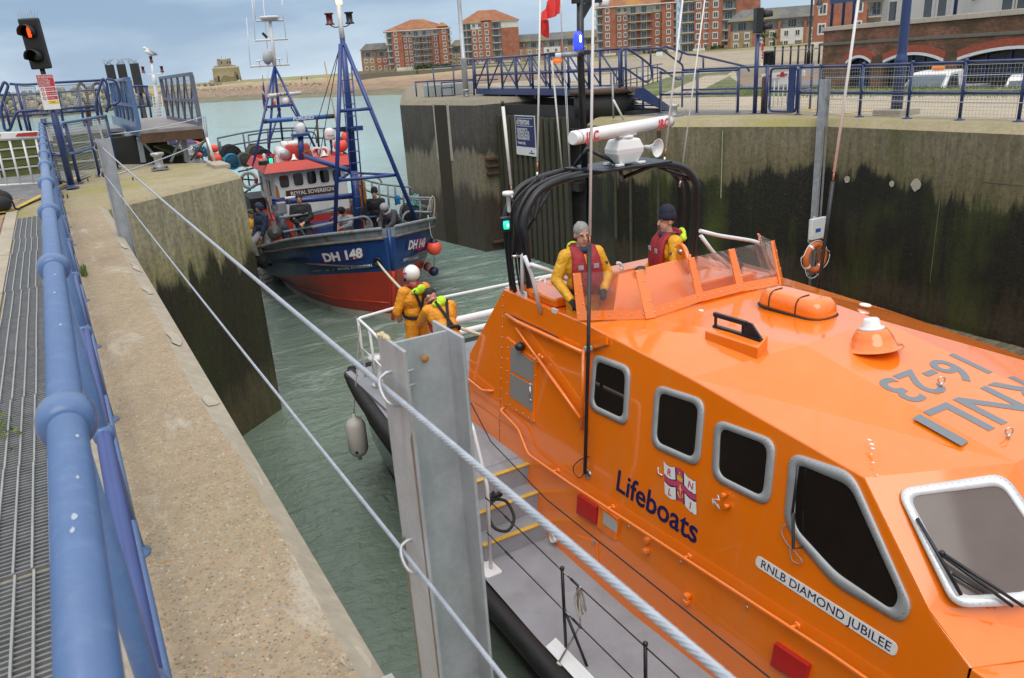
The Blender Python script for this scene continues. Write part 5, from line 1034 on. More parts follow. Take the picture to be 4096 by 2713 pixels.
# ---------------------------------------------------------------- outer pier top: cabinets, railings, lighting column
pr = pipes('pier_railing', 'blue railings on the end of the outer right pier', [('top_rail', [(13.92,30.5,1.65),(14.89,30.5,1.66),(15.83,30.5,1.67)]), ('mid_rail', [(13.13,30.5,1.14),(13.88,30.5,1.13),(15.79,30.5,1.08)]), ('rail', [(14.04,30,1.06),(16.66,30,1.02)], .025), ('post', [(13.96,30.5,1.67),(14,30.5,0.52)]), ('post', [(14.88,30.5,1.67),(14.86,30.5,0.46)]), ('post', [(13.15,30.5,1.15),(13.15,30.5,0.58)]), ('post', [(13.68,30.5,1.14),(13.68,30.5,0.54)]), ('post', [(14.06,30,1.05),(14.04,30,0.51)]), ('post', [(15.04,29,1.82),(14.98,29,0.46)], .04), ('rail', [(14.09,30,0.85),(14.57,30,0.84)], .025), ('rail', [(14.08,30,0.55),(14.6,30,0.53)], .025)], BLUE_D, (14, 30, .5))
cb = thing('cabinet', 'pale grey cabinet box on the outer pier behind the railings', 'cabinet', (15.29,32.21,0.5)); q = [(14,31,0.58),(15.97,31,0.5),(16.01,31,0.97)]; MB().bx(q[0][0], q[1][0], 31, 31.7, .5, q[2][2]).build('box', mk('cabinet_grey', (.33, .36, .34), .5, var=.05), cb, bevel=.02); MB().bx((q[0][0] + q[1][0]) / 2 - .01, (q[0][0] + q[1][0]) / 2 + .01, 30.99, 31, .55, q[2][2] - .05).build('door_gap', SIGNK, cb)
lc = thing('lighting_column', 'tall plain grey lighting column on the outer right pier', 'lamp post', (14.73, 29.2, .5)); MB().lathe([(.115, .5), (.115, 1.9), (.12, 1.92), (.085, 1.96), (.08, 5), (.06, 9.5)], (14.73, 29.2, 0), n=16).build('column', GALV, lc); MB().box((14.73, 29.2, 9.5), (1.2, .4, .2)).build('lantern', GALV_D, lc)
o = MB().lathe([(.1, 0), (.08, .05), (.08, .2), (.14, .23), (.14, .27), (0, .28)], (14.31,28.31,0.5), n=14).build('bollard', GALV); tag(o, 'tiny grey bollard at the foot of the tall lighting column', 'bollard')

pf = thing('slot_guide', 'pair of pale vertical steel guides set in the outer pier wall', 'guide', (12.5, 26, -4))
for yy in (27.35, 26.35): MB().bx(12.34 + (28 - yy) * .09, 12.43 + (28 - yy) * .09, yy - .06, yy + .06, -1.6, .42).build('guide_bar', mk('pale_guide', (.42, .39, .33), .8, var=.15), pf)
MB().prism([(12.503, 26.45, -6), (12.405, 27.25, -6), (12.42, 27.25, -6), (12.52, 26.45, -6)], (0, 0, 6.35)).build('slot', mk('slot_weed', (.035, .03, .016), .9, var=.4), pf)
# timber piles with the attention board
tp = thing('pile_screen', 'row of wet upright timber piles beneath the right bridge leaf', 'piles', (13.5, 22.5, WATER))
pe = MB().bx(-.06, .06, -.11, .11, -5.6, 0).build('pile', TIMB); me = pe.data; bpy.data.objects.remove(pe)
for i in range(13):
    y = 24.35 - i * .34; o = bpy.data.objects.new('pile', me); COL.objects.link(o); o.parent = tp; o.location = (13.48 - 13.5, y - 22.5, -.02 + rg.uniform(-.05, .03) - WATER); o.scale = (1, rg.uniform(.85, 1.1), 1)
for z in (-.6, -2.2, -3.8): MB().bx(13.56, 13.75, 19.8, 24.5, z, z + .25).build('waling', TIMB_D, tp)
MB().bx(13.8, 13.86, 19.8, 24.55, -6, .3).build('backing', TIMB_D, tp)
for z in (-1.5, -1.75, -2.0, -4.45): MB().bx(12.95, 13.4, 24.42, 24.58, z, z + .07).build('rung', RUST, tp)
at_ = thing('attention_sign', 'dark blue and white ATTENTION notice board on the timber piles', 'sign', (13.4, 23, -1)); q = [(13.4,23.119,0.005),(13.4,21.858,0.005),(13.4,21.899,-1.262),(13.4,23.142,-1.259)]
yA, yB = q[0][1], q[1][1]; zT = (q[0][2] + q[1][2]) / 2; zB_ = (q[2][2] + q[3][2]) / 2; yB = (q[1][1] + q[2][1]) / 2 - .0; yA = (q[0][1] + q[3][1]) / 2; HB = zT - zB_; WB_ = yA - yB
MB().bx(13.385, 13.40, yB, yA, zB_, zT).build('board', SIGNW, at_); NAVY = mk('sign_navy', (.02, .025, .12), .45, var=.1)
MB().bx(13.380, 13.385, yB + WB_ * .03, yA - WB_ * .03, zB_ + HB * .22, zT - HB * .02).build('panel', NAVY, at_)
tx = lambda u, v: (13.376, yA - WB_ * u, zB_ + HB * v)
for v in (.925, .735): MB().bx(13.377, 13.380, yB + WB_ * .1, yA - WB_ * .1, zB_ + HB * v, zB_ + HB * (v + .012)).build('rule', SIGNW, at_)
text('ATTENTION!', tx(.09, .775), (0, -1, 0), (0, 0, 1), HB * .165, SIGNW, at_, bold=.006, sx=.66, ext=.001)
for i, s in enumerate(('PLEASE MOVE TO', 'THE FRONT OF THE', 'LOCK AND SWITCH', 'YOUR ENGINES OFF.')): text(s, tx(.1, .62 - i * .075), (0, -1, 0), (0, 0, 1), HB * .092, SIGNW, at_, bold=.003, sx=.72, ext=.001)
text('THANK YOU.', tx(.1, .275), (0, -1, 0), (0, 0, 1), HB * .09, SIGNW, at_, bold=.003, sx=.75, ext=.001)
m = MB(); m.lathe([(.03, 0), (.03, .003), (0, .004)], tx(.78, .13), (-1, 0, 0), 12); m.bx(13.377, 13.382, tx(.92, 0)[1], tx(.66, 0)[1], tx(0, .06)[2], tx(0, .085)[2]); m.build('emblem', NAVY, at_)
# ---------------------------------------------------------------- pontoon with lifebuoy
pn = thing('pontoon', 'low timber-decked pontoon along the foot of the right lock wall', 'pontoon', (14, 5, WATER)); MB().bx(12.75, 15.0, -9, 12.4, -5.1, -4.08).build('float', GALV_D, pn)
DK = [mk('deck_plank_%d' % i, c, .85, var=.3, scale=7, bmp=.4, bscale=40, dirt=(.07, .07, .03), damt=.6) for i, c in enumerate(((.15, .125, .085), (.12, .10, .07), (.17, .14, .09)))]
ds = []
for k in range(3): s_ = MB().bx(-1.13, 1.13, -.066, .066, -.04, 0).build('plank', DK[k], pn); s_.data.transform(Matrix.Translation((14, 5, WATER))); ds.append(s_)
for i in range(152):
    y = -8.9 + i * .14; z = -4.02 + rg.uniform(-.006, .006)
    if i < 3: ds[i].location = (13.88 - 14, y - 5, z - WATER)
    else: inst(ds[i % 3], 'plank', (0, 0, 0), pn, (0, 0, rg.uniform(-.004, .004))).location = (13.88 - 14 + rg.uniform(-.01, .01), y - 5, z - WATER)
o = MB().tube(cat([(14.6, 10.2, -4.0), (14.3, 9.6, -4.0), (14.2, 9.0, -4.0), (14.1, 8.0, -4.0), (14.25, 7.0, -4.0), (14.1, 6.0, -4.0), (14.3, 5, -4)]), .02, 6).build('mooring_line', mk('grey_rope', (.3, .29, .26), .9, var=.2, scale=40)); tag(o, 'thin grey rope lying loose along the pontoon planks', 'rope')
lb = thing('lifebuoy_station', 'white lifebuoy box on a post on the pontoon by the corner', 'lifebuoy box', (14.65, 12.0, -4)); pz = (14.7,12,-2.094)[2]; px_ = (14.711,12,-2.589)
MB().tube([(px_[0], 12.02, -4.05), (px_[0], 12.02, pz)], .035, 8).build('post', GALV_D, lb); q = [(14.485,11.98,-2.07),(15.033,11.98,-2.654),(14.978,11.98,-2.132)]; MB().bx(q[0][0], q[1][0], 11.95, 11.975, q[1][2], q[2][2]).build('backboard', mk('cream_board', (.5, .47, .33), .7), lb)
q = [(14.465,11.9,-2.112),(14.919,11.9,-2.59)]; MB().bx(q[0][0], q[1][0], 11.85, 11.95, q[1][2], q[0][2]).build('box', WHITE, lb, bevel=.012); q2 = [(14.572,11.84,-2.343),(14.743,11.84,-2.429)]; MB().bx(q2[0][0], q2[1][0], 11.845, 11.85, q2[1][2], q2[0][2]).build('blue_label', mk('label_blue', (.03, .12, .42), .4), lb); q2 = [(14.546,11.84,-2.323),(14.782,11.84,-2.525)]; MB().bx(q2[0][0], q2[1][0], 11.8475, 11.85, q2[1][2], q2[0][2]).build('white_label', SIGNW, lb)
ly = thing('lifebuoy', 'orange lifebuoy with white bands hanging on the pontoon post', 'lifebuoy', (14.65, 11.85, -2.6)); c = Vector((14.622,11.85,-3.015)); Rr = .30; ORB = mk('lifebuoy_orange', (.62, .13, .03), .6, var=.12, dirt=(.3, .1, .05), damt=.4)
MB().torus(c, Rr, .075, (0, 1, 0), 36, 12).build('ring', ORB, ly)
for k in range(4):
    a0 = .6 + k * math.pi / 2; MB().tube([c + Vector((math.cos(a), 0, math.sin(a))) * Rr for a in [a0 - .09, a0 - .03, a0 + .03, a0 + .09]], .078, 12).build('band', WHITE, ly)
gr = [c + Vector((math.cos(a), -.02, math.sin(a))) * (Rr + .085 + (.10 * abs(math.sin(2 * (a - .6))) if math.sin(a) < .3 else .01)) for a in [i * math.pi / 20 for i in range(41)]]; MB().tube(gr, .009, 5).build('grab_line', WHITE, ly)
m = MB()
for k in range(6): m.tube(cat([c + Vector((rg.uniform(-.06, .1), -.06, .25)), c + Vector((rg.uniform(-.1, .1), -.07, .05)), c + Vector((rg.uniform(-.08, .08), -.06, -.1)), c + Vector((rg.uniform(-.06, .1), -.06, .2))], 4), .011, 5)
m.build('rope_coil', mk('brown_line', (.22, .1, .05), .9, var=.2), ly)
# ---------------------------------------------------------------- middle distance right: bin, street lamp, black fence, steps
o = thing('litter_bin', 'round black litter bin on the promenade behind the right traffic signal', 'bin', (56.4, 52.1, 0)); MB().lathe([(.42, 0), (.46, .1), (.46, 1.02), (.5, 1.05), (.5, 1.16), (.4, 1.25), (0, 1.27)], (56.4, 52.1, 0), n=20).build('drum', BLACK, o); MB().bx(56.05, 56.5, 51.58, 51.66, .85, 1.0).build('slot', DARKW, o)
sl_ = thing('street_lamp', 'black street lamp with a hanging bell lantern beside the brick block', 'street lamp', (56.9, 48.2, 0)); MB().lathe([(.16, 0), (.16, .9), (.1, 1.0), (.085, 6), (.07, 9)], (56.9, 48.2, 0), n=12).build('column', BLACK, sl_)
hl = Vector((59.46,49.57,4.65)); MB().tube(cat([(56.9, 48.2, hl.z + .9), (56.9 + .2, 48.2 - .2, hl.z + 1.3), (hl.x, hl.y, hl.z + 1.1), (hl.x, hl.y, hl.z + .6)]), .04, 6).build('arm', BLACK, sl_); MB().lathe([(.06, .6), (.14, .45), (.3, .1), (.32, .05), (0, .06)], hl, n=14).build('shade', BLACK, sl_); MB().ell(hl + Vector((0, 0, -.03)), (.2, .2, .26), 12, 8).build('globe', mk('pale_globe', (.6, .6, .58), .15), sl_)
bf = thing('black_post_fence', 'row of black posts with a pale rail across the promenade at right', 'fence', (55, 49, 0)); fp_ = [Vector((p[0], p[1], 0)) for p in [(56.38,51.42,0),(55.86,50.07,0),(55.94,49.27,0),(55.76,48.31,-0),(55.62,47.44,-0),(56.14,47.19,0),(56.03,46.4,0)]] + [Vector((p[0], p[1], 0)) for p in [(57.4,48.28,0),(57.27,47.44,0)]]
for p in fp_: m = MB(); m.tube([p, p + Vector((0, 0, 1.45))], .075, 8); m.ell(p + Vector((0, 0, 1.48)), .1, 8, 6); m.build('post', BLACK, bf)
MB().tube([p + Vector((0, 0, 1.2)) for p in fp_], .03, 6).build('rail', GALV_D, bf)
pst = thing('promenade_steps', 'broad pale concrete steps rising to the promenade behind the black posts', 'steps', (60, 56, 0))
d_ = Vector((-.58, .81, 0)); u_ = Vector((.75, .66, 0)); o0 = Vector((63.5, 46, 0))
for i in range(7): a = o0 + u_ * (i * .9); MB().prism([a - Vector((0, 0, 1)) , a + d_ * 26 - Vector((0, 0, 1)), a + d_ * 26 + u_ * 1.2 - Vector((0, 0, 1)), a + u_ * 1.2 - Vector((0, 0, 1))], (0, 0, 1 + .2 * (i + 1))).build('step', STONE, pst)
sg_ = thing('notice_board', 'small white notice board on a post beyond the bridge', 'sign', (77.41,91.69,-0.2)); q = [(77.38,91.72,-0.04),(77.41,91.7,1.38)]; MB().tube([q[0], q[1]], .06, 6).build('post', GALV_D, sg_); MB().box(q[1], (.9, .05, .9), -.7).build('board', SIGNW, sg_)
q = [(33.6,49.71,0.8),(33.82,49.56,1.51)]; ib = thing('info_board', 'white information board seen through the lattice of the right bridge', 'sign', (q[0][0], q[0][1], 0)); MB().box((q[1][0], q[1][1], q[1][2] - .4), (1.2, .08, 1.9), -.6).build('board', SIGNW, ib); MB().tube([(q[0][0], q[0][1], 0), (q[0][0], q[0][1], q[1][2] - 1)], .06, 6).build('post', GALV_D, ib)
# ---------------------------------------------------------------- vans on the low yard
def van(loc, rz, label):
    t = thing('van', label, 'van', loc, 'vans parked below the brick arches', rotz=rz, local=True); W2 = 1.0
    prof = [(-2.3, .35), (-2.35, 1.0), (-2.1, 1.15), (-1.55, 1.22), (-.62, 1.98), (-.45, 2.12), (.75, 2.18), (.95, 2.1), (.98, 1.2), (1.0, .35)]; m = MB()
    rings = [[Vector((x, s * (W2 if z < 1.3 else W2 - (z - 1.3) * .17), z)) for x, z in prof] for s in (-1, 1)]
    n = len(prof); m.add(rings[0] + rings[1], [list(range(n)), list(range(n, 2 * n))[::-1]] + [(i, n + i, n + (i + 1) % n, (i + 1) % n) for i in range(n)]); m.build('cab', WHITE, t, bevel=.06, seg=3)
    m = MB(); m.add([(-1.52, -.86, 1.28), (-1.52, .86, 1.28), (-.68, .78, 1.97), (-.68, -.78, 1.97)], [(0, 1, 2, 3)]); w_ = m.build('windscreen', mk('van_glass', (.10, .13, .15), .25, var=.2, scale=1, spec=.2), t); w_.location = (-.035, 0, .04)
    for s in (-1, 1): m = MB(); m.add([(-1.2, s * 1.0, 1.25), (.2, s * 1.0, 1.25), (.2, s * .885, 1.98), (-.55, s * .885, 1.98)], [(0, 1, 2, 3)]); g = m.build('side_window', PANE, t); g.location = (0, s * .012, 0)
    for x in (-1.6, ): 
        for s in (-1, 1): MB().lathe([(.2, -.1), (.34, -.1), (.34, .1), (.2, .1)], (x, s * .9, .34), (0, 1, 0), 18).build('wheel', BLACK, t)
    MB().bx(1.05, 3.6, -1.0, 1.0, .75, 1.35).build('load_bed', GALV_D, t)
    for s in (-1, 1): MB().lathe([(.2, -.1), (.34, -.1), (.34, .1), (.2, .1)], (2.6, s * .9, .34), (0, 1, 0), 18).build('wheel', BLACK, t)
    return t
vp = Vector((36.84,23.69,-0.37))
vn = van((vp.x, vp.y, -2.1), math.radians(8), 'white pickup cab with an orange roof beacon below the brick arches')
m = MB(); m.lathe([(.09, -.28), (.1, -.2), (.1, .2), (.09, .28)], (.1, 0, 2.27), (0, 1, 0), 12); m.build('beacon', mk('amber_beacon', (.75, .2, .02), .3), vn)
v2 = Vector((34.21,17.88,-0.37)); van((v2.x, v2.y, -2.25), math.radians(25), 'second pale van cut off by the right edge of the view')
pk = thing('plank_stack', 'heap of loose yellowish planks leaning in front of the brick arches', 'planks', (49.27,30.09,-0.55))
for i in range(9): a = Vector((48.73,30.7,0.21)) + Vector((rg.uniform(-.2, .2), rg.uniform(-.2, .2), rg.uniform(-.1, .1))); b = Vector((48.77,29.16,-0.54)) + Vector((rg.uniform(-.3, .3), rg.uniform(-.3, .3), rg.uniform(-.15, .15))); MB().beam(a + (a - b) * (i % 3) * .15 - Vector((0, 0, .5 * (i // 5))), b - Vector((0, 0, .5 * (i // 5))), .16, .05).build('plank', mk('raw_plank_%d' % i, (.36 + .02 * (i % 3), .26, .13), .8, var=.2), pk)
MB().box(Vector((48.39,29.22,-0.9)) + Vector((0, 0, -1.2)), (3.2, 2.0, 2.1), -1.2).build('skip', DARKW, pk)
# marks on the lock walls
rp = thing('wall_repairs', 'pale round mortar patches on the upper right lock wall', 'patches', (15.2, 10, -1)); PM = mk('patch_mortar', (.40, .37, .29), .95, var=.2, scale=9, bmp=.5)
for c, r in zip([(15.19,9.942,-1.242),(15.19,11.597,-1.283),(15.19,10.479,-1.273)], (.11, .07, .06)):
    MB().prism([Vector(c) + Vector((0, r * math.cos(a) * rg.uniform(.75, 1.1), r * 1.2 * math.sin(a) * rg.uniform(.75, 1.1))) for a in [i * math.pi / 6 for i in range(12)]], (-.012, 0, 0)).build('patch', PM, rp)
wj = thing('wall_joints', 'vertical pale joint lines down the splayed right lock wall', 'joints', (14, 15.5, -2)); u0, u1 = Vector((15.2, 12.25, 0)), Vector((13.1, 17.45, 0)); nn = Vector((-.927, -.375, 0))
for t, z0, mt in ((.44, -1.9, PM), (.75, -3.6, TIMB), (.90, -4.2, TIMB), (.985, -3.2, TIMB)):
    q = u0.lerp(u1, t) + nn * .01; MB().beam(q + Vector((0, 0, -.25)), q + Vector((0, 0, z0)), .014 if mt is PM else .07, .03 if mt is PM else .08, up=nn).build('joint', mt, wj)
JM = mk('joint_dirt', (.13, .12, .085), .95, var=.4, scale=4)
MB().bx(15.192, 15.2, 9.394, 9.406, -3.2, -.2).build('joint', JM, wj)
MB().bx(15.19, 15.2, 4.0, 8.6, -1.06, -1.04).build('joint', JM, wj)

# ---------------------------------------------------------------- the orange lifeboat
ORANGE = mk('lifeboat_orange', (.86, .185, .005), .22, 0, .04, 1.2, coat=.85, spec=.4, dirt=(.66, .24, .07), dscale=3, damt=.22, streak=True)
ORANGE.node_tree.nodes['Principled BSDF'].inputs['Coat IOR'].default_value = 1.6
ORANGE_D = ORANGE
NAVYP = mk('navy_hull', (.012, .014, .06), .25, var=.15, coat=.4); RUBB = mk('black_rubber', (.012, .012, .013), .6, var=.2, bmp=.2, bscale=40); DECKG = mk('grey_deck', (.27, .28, .31), .75, var=.1, scale=3, bmp=.25, bscale=250, bdist=.001, dirt=(.2, .2, .21), damt=.5)
ALU = mk('aluminium', (.40, .41, .42), .5, .35, .08, 8); BLKT = mk('black_tube', (.015, .016, .02), .42, var=.2, scale=10, coat=.1); GLASSD = mk('dark_glass', (.016, .012, .010), .03, var=.3, scale=.7, spec=.8); YNOS = mk('yellow_nosing', (.60, .36, .05), .7, var=.15); STEEL = mk('stainless', (.55, .54, .52), .25, .9, .1); GREYT = mk('grey_lettering', (.17, .19, .21), .4, var=.05); NAVYT = mk('navy_lettering', (.012, .012, .075), .35, var=.05); PINK = mk('flag_pink', (.50, .055, .13), .4, var=.05); GOLD = mk('emblem_gold', (.70, .42, .04), .4, var=.05)
XC = 5.95
LBT = thing('lifeboat', 'large bright orange lifeboat moored in the lock, filling the right foreground', 'lifeboat', (XC, 4, WATER))
mir = lambda p: Vector((2 * XC - p[0], p[1], p[2]))
# hull
ST = [(11.85, 2.45, -3.0), (11.0, 2.6, -3.0), (9.5, 2.75, -3.0), (8.4, 2.82, -3.02), (7.6, 2.86, -3.4), (7.0, 2.88, -3.72), (5.5, 2.9, -3.74), (4, 2.9, -3.74), (2, 2.82, -3.70), (0, 2.55, -3.6), (-2, 1.95, -3.45), (-3.4, 1.2, -3.3), (-4.3, .25, -3.2)]
def hull_ring(y, hb, z):
    k = min(1, hb / 2.6); pr = [(hb, z), (hb * .985, z - .22), (hb * .93, -4.3), (hb * .86, WATER + .02), (hb * .62 * k, -5.6), (0, -6.0)]
    return [Vector((XC - a, y, b)) for a, b in pr] + [Vector((XC + a, y, b)) for a, b in pr[::-1][1:]]
m = MB(); m.loft([hull_ring(*s) for s in ST], closed=False, caps=False); r0 = hull_ring(*ST[0]); m.add(r0, [list(range(len(r0)))]); m.build('hull', NAVYP, LBT)
bs = MB()
for s in (-1, 1): bs.tube([(XC + s * (hb * .862 + .015), y, WATER + .07) for y, hb, z in ST], .035, 6)
bs.build('waterline_band', RUBB, LBT)
m = MB()
for s in (-1, 1): m.tube(cat([(XC + s * (hb + .05), y, z - .06) for y, hb, z in ST], 3), .115, 10)
m.tube([(XC - 2.5, 11.9, -3.06), (XC + 2.5, 11.9, -3.06)], .115, 10); m.build('fender_belt', RUBB, LBT)
for s in (-1, 1): MB().tube([(XC + s * (hb * .95 + .03), y, z - .62) for y, hb, z in ST[:8]], .06, 8).build('lower_fender_belt', RUBB, LBT)
# decks and steps
m = MB(); D1 = [s for s in ST if s[0] <= 7.0]
m.add([Vector((XC - hb + .02, y, z + .03)) for y, hb, z in D1] + [Vector((XC + hb - .02, y, z + .03)) for y, hb, z in D1[::-1]], [list(range(2 * len(D1)))]); m.build('side_deck', DECKG, LBT)
m = MB(); D2 = [s for s in ST if s[0] >= 7.6]; m.add([Vector((XC - min(hb, 2.85) + .02, max(y, 7.42), -2.985)) for y, hb, z in D2] + [Vector((XC + min(hb, 2.85) - .02, max(y, 7.42), -2.985)) for y, hb, z in D2[::-1]], [list(range(2 * len(D2)))]); m.build('aft_deck', DECKG, LBT)
for s in (0, 1):
    for i in range(3):
        x0, x1 = (3.22, 4.2) if s == 0 else (2 * XC - 4.2, 2 * XC - 3.22); y0 = 6.82 + i * .27; z = -3.48 + i * .245
        MB().bx(x0, x1, y0, 7.75, -3.75, z).build('step', DECKG, LBT); MB().bx(x0 - .0, x1, y0 - .012, y0 + .05, z + .001, z + .012).build('step_nosing', YNOS, LBT)
m = MB(); m.prism([(3.12, 7.0, -3.75), (3.20, 7.0, -3.75), (3.20, 8.0, -2.95), (3.12, 8.0, -2.95)], (0, 1.0, -.0)); 
MB().bx(3.10, 3.22, 7.0, 8.6, -3.74, -2.99).build('toe_side', DECKG, LBT)
# cabin shell
Sx = lambda z, o=0.0: 4.5 + .17 * (z + 1.1) - o
def SP(y, z, o=0.0): return Vector((Sx(z, o), y, z))
side = [(8.32, -1.04), (9.1, -2.1), (8.95, -3.74), (-.6, -3.74), (-1.2, -2.62), (2.09, -2.17), (2.44, -1.955), (3.07, -1.29), (4.9, -1.13), (6.6, -1.04)]
def taper(v):
    k = max(0, min(1, (2.3 - v.y) / 3.6)); return Vector((v.x + (XC - v.x) * .42 * k * k, v.y, v.z))
sh = MB(); SPTS = [taper(SP(y, z)) for y, z in side]
# split the side so the tapered fore part stays planar enough
near_main = [SP(y, z) for y, z in [(8.32, -1.04), (9.1, -2.1), (8.95, -3.74), (2.09, -3.74), (2.09, -2.17), (2.44, -1.955), (3.07, -1.29), (4.9, -1.13), (6.6, -1.04)]]
fore = [[taper(SP(y, zt)), taper(SP(y, -3.74))] for y, zt in ((2.09, -2.17), (1.2, -2.28), (.3, -2.38), (-.6, -2.52), (-1.2, -2.62))]
def both(pts): sh.face(*pts); sh.face(*[mir(p) for p in pts][::-1])
both(near_main)
for a, b in zip(fore, fore[1:]): both([a[0], b[0], b[1], a[1]])
e = fore[-1]; fl_ = [e[0], mir(e[0]), mir(e[1]), e[1]]; fr_ = [Vector((e[1].x + .2, -2.3, -3.7)), Vector((2 * XC - e[1].x - .2, -2.3, -3.7))]
sh.face(e[0], mir(e[0]), fr_[1], fr_[0]); both([e[0], fr_[0], e[1]])
for a, b in zip(fore, fore[1:]): sh.face(a[0], mir(a[0]), mir(b[0]), b[0])
R1 = Vector((5.42, 4.45, -.90)); R2_ = Vector((5.40, 2.55, -1.25)); A1 = Vector((5.0, 6.05, -.965)); T0 = SP(6.6, -1.04); T1 = SP(4.9, -1.13); T2 = SP(3.07, -1.29)
both([T0, T1, R1, A1]); both([T1, T2, R2_, R1]); sh.face(R1, R2_, mir(R2_), mir(R1)); sh.face(A1, R1, mir(R1), mir(A1))
W1_ = SP(2.44, -1.955); W2_ = SP(2.09, -2.17); C1 = Vector((5.25, 1.72, -2.2))
sh.face(T2, W1_, W2_, C1, R2_); sh.face(*[mir(p) for p in (T2, W1_, W2_, C1, R2_)][::-1]); sh.face(R2_, C1, mir(C1), mir(R2_)); sh.face(C1, W2_, mir(W2_), mir(C1))
# aft faces and the open well of the upper steering position
a_t, a_m, a_b = SP(8.32, -1.04), SP(9.1, -2.1), SP(8.95, -3.74); sh.face(a_t, a_m, mir(a_m), mir(a_t)); sh.face(a_m, a_b, mir(a_b), mir(a_m))
i0 = Vector((4.80, 8.05, -1.045)); i1 = Vector((4.80, 6.66, -1.05)); sh.face(a_t, i0, mir(i0), mir(a_t)); both([a_t, T0, i1, i0]); both([T0, A1, i1])
sh.face(i1, A1, mir(A1), mir(i1))
fz = -1.92; f0 = Vector((4.80, 8.05, fz)); f1 = Vector((4.80, 6.3, fz)); i1b = i1
both([i0, i1, Vector((4.80, 6.66, fz)), f0]); sh.face(i0, f0, mir(f0), mir(i0)); sh.face(i1, Vector((4.80, 6.66, fz)), mir(Vector((4.80, 6.66, fz))), mir(i1))
shell = sh.build('cabin', ORANGE, LBT, fix=False, bevel=.012)
bm = bmesh.new(); bm.from_mesh(shell.data); bmesh.ops.remove_doubles(bm, verts=bm.verts, dist=.002); bmesh.ops.recalc_face_normals(bm, faces=bm.faces); bm.to_mesh(shell.data); bm.free()
MB().face((4.80, 6.66, fz + .004), (2 * XC - 4.80, 6.66, fz + .004), (2 * XC - 4.80, 8.05, fz + .004), (4.80, 8.05, fz + .004)).build('cockpit_floor', DECKG, LBT)
# windows
def cab_window(outer, frame_w, par=LBT, off=Vector((-.985, 0, .17)), mat=ALU, mirror=True, rad=.13, pane=GLASSD):
    for fl in ((0, 1) if mirror else (0,)):
        P = [Vector(p) for p in outer]; nv = Vector(off).normalized()
        if fl: P = [mir(p) for p in P][::-1]; nv = Vector((-nv.x, nv.y, nv.z))
        c = sum(P, Vector()) / len(P); O = rpoly(P, rad); I = rpoly([p + (c - p).normalized() * frame_w * 1.35 for p in P], rad * .72); n = len(O); m = MB()
        mid = [a.lerp(b, .5) + nv * .019 for a, b in zip(O, I)]; O2 = [p + nv * .002 for p in O]; O3 = [p + nv * .016 for p in O]; I2 = [p + nv * .017 for p in I]; I3 = [p + nv * .004 for p in I]
        m.loft([O2, O3, mid, I2, I3], caps=False); f = m.build('window', mat, par); g = MB(); g.add([p + nv * .008 for p in I], [list(range(n))]); g.build('pane', pane, f)
        rv_ = MB()
        for k in range(0, n):
            a = O[k]; b = O[(k + 1) % n]; L_ = (b - a).length; cnt = max(1, int(L_ / .045))
            for j in range(cnt): p = a.lerp(b, j / cnt); p = p + (c - p).normalized() * .022 + nv * .018; rv_.add([p + nv * .004 + Vector((0, .004, 0)), p + nv * .004 + Vector((0, -.004, 0)), p + nv * .004 + Vector((0, 0, .005)), p + nv * .006], [(0, 1, 2), (0, 2, 3), (2, 1, 3)])
        o = rv_.build('rivets', BLKT, f, fix=False); o['kind'] = 'stuff'
for w_ in ([(4.465,6.333,-1.304),(4.471,5.712,-1.268),(4.369,5.65,-1.869),(4.363,6.296,-1.905)], [(4.463,5.328,-1.319),(4.474,4.673,-1.255),(4.369,4.616,-1.868),(4.36,5.269,-1.923)], [(4.454,4.525,-1.373),(4.463,3.857,-1.317),(4.369,3.808,-1.87),(4.364,4.452,-1.902)]): cab_window(w_, .07)
cab_window([(4.457,3.711,-1.353),(4.468,3.163,-1.29),(4.348,2.53,-1.997),(4.322,2.569,-2.147),(4.319,3.127,-2.166),(4.359,3.646,-1.931)], .075, rad=.12)
vn_ = (Vector(W2_) - Vector(T2)).cross(Vector(R2_) - Vector(T2)).normalized(); vn_ = -vn_ if vn_.y > 0 else vn_
MAU = mk('sky_mirror_glass', (.13, .10, .09), .06, var=.15, scale=.8, spec=.4)
cab_window([(4.596,2.911,-1.357),(5.281,2.563,-1.299),(5.242,2.09,-1.707),(4.915,2.04,-1.912),(4.447,2.324,-1.913)], .07, off=vn_, rad=.11, mat=mk('white_alu', (.66, .67, .68), .35, .3), pane=MAU)
cfn = (mir(R2_) - R2_).cross(C1 - R2_).normalized(); cfn = -cfn if cfn.y > 0 else cfn
cab_window([R2_.lerp(mir(R2_), .12).lerp(C1.lerp(mir(C1), .12), .1), R2_.lerp(mir(R2_), .88).lerp(C1.lerp(mir(C1), .88), .1), R2_.lerp(mir(R2_), .88).lerp(C1.lerp(mir(C1), .88), .85), R2_.lerp(mir(R2_), .12).lerp(C1.lerp(mir(C1), .12), .85)], .06, off=cfn, mirror=False, rad=.08, pane=MAU)
# seam bolts
def bolts(pts, r=.011, mat=STEEL, n=Vector((-.985, 0, .17)), par=LBT):
    b0 = None
    for p in pts:
        if b0 is None: b0 = MB().lathe([(r, 0), (r * .9, .006), (r * .4, .009), (0, .0095)], (0, 0, 0), n, 8).build('bolt', mat, None); b0.parent = par; b0.location = Vector(p) - ORG[par.name]
        else: inst(b0, 'bolt', p, par)
bolts([SP(8.317 - .0 - i * .016, -1.12 - i * .13, .001) for i in range(15)]); bolts([SP(y, z, .001) for y, z in ((5.446, -2.858), (4.67, -2.831), (3.854, -2.805), (6.9, -2.87))], .016)
sm_ = MB(); sm_.tube([SP(8.33, -1.06, .001), SP(8.09, -3.1, .001)], .004, 5); sm_.build('panel_seam', mk('seam_shadow', (.42, .085, .005), .5), LBT)
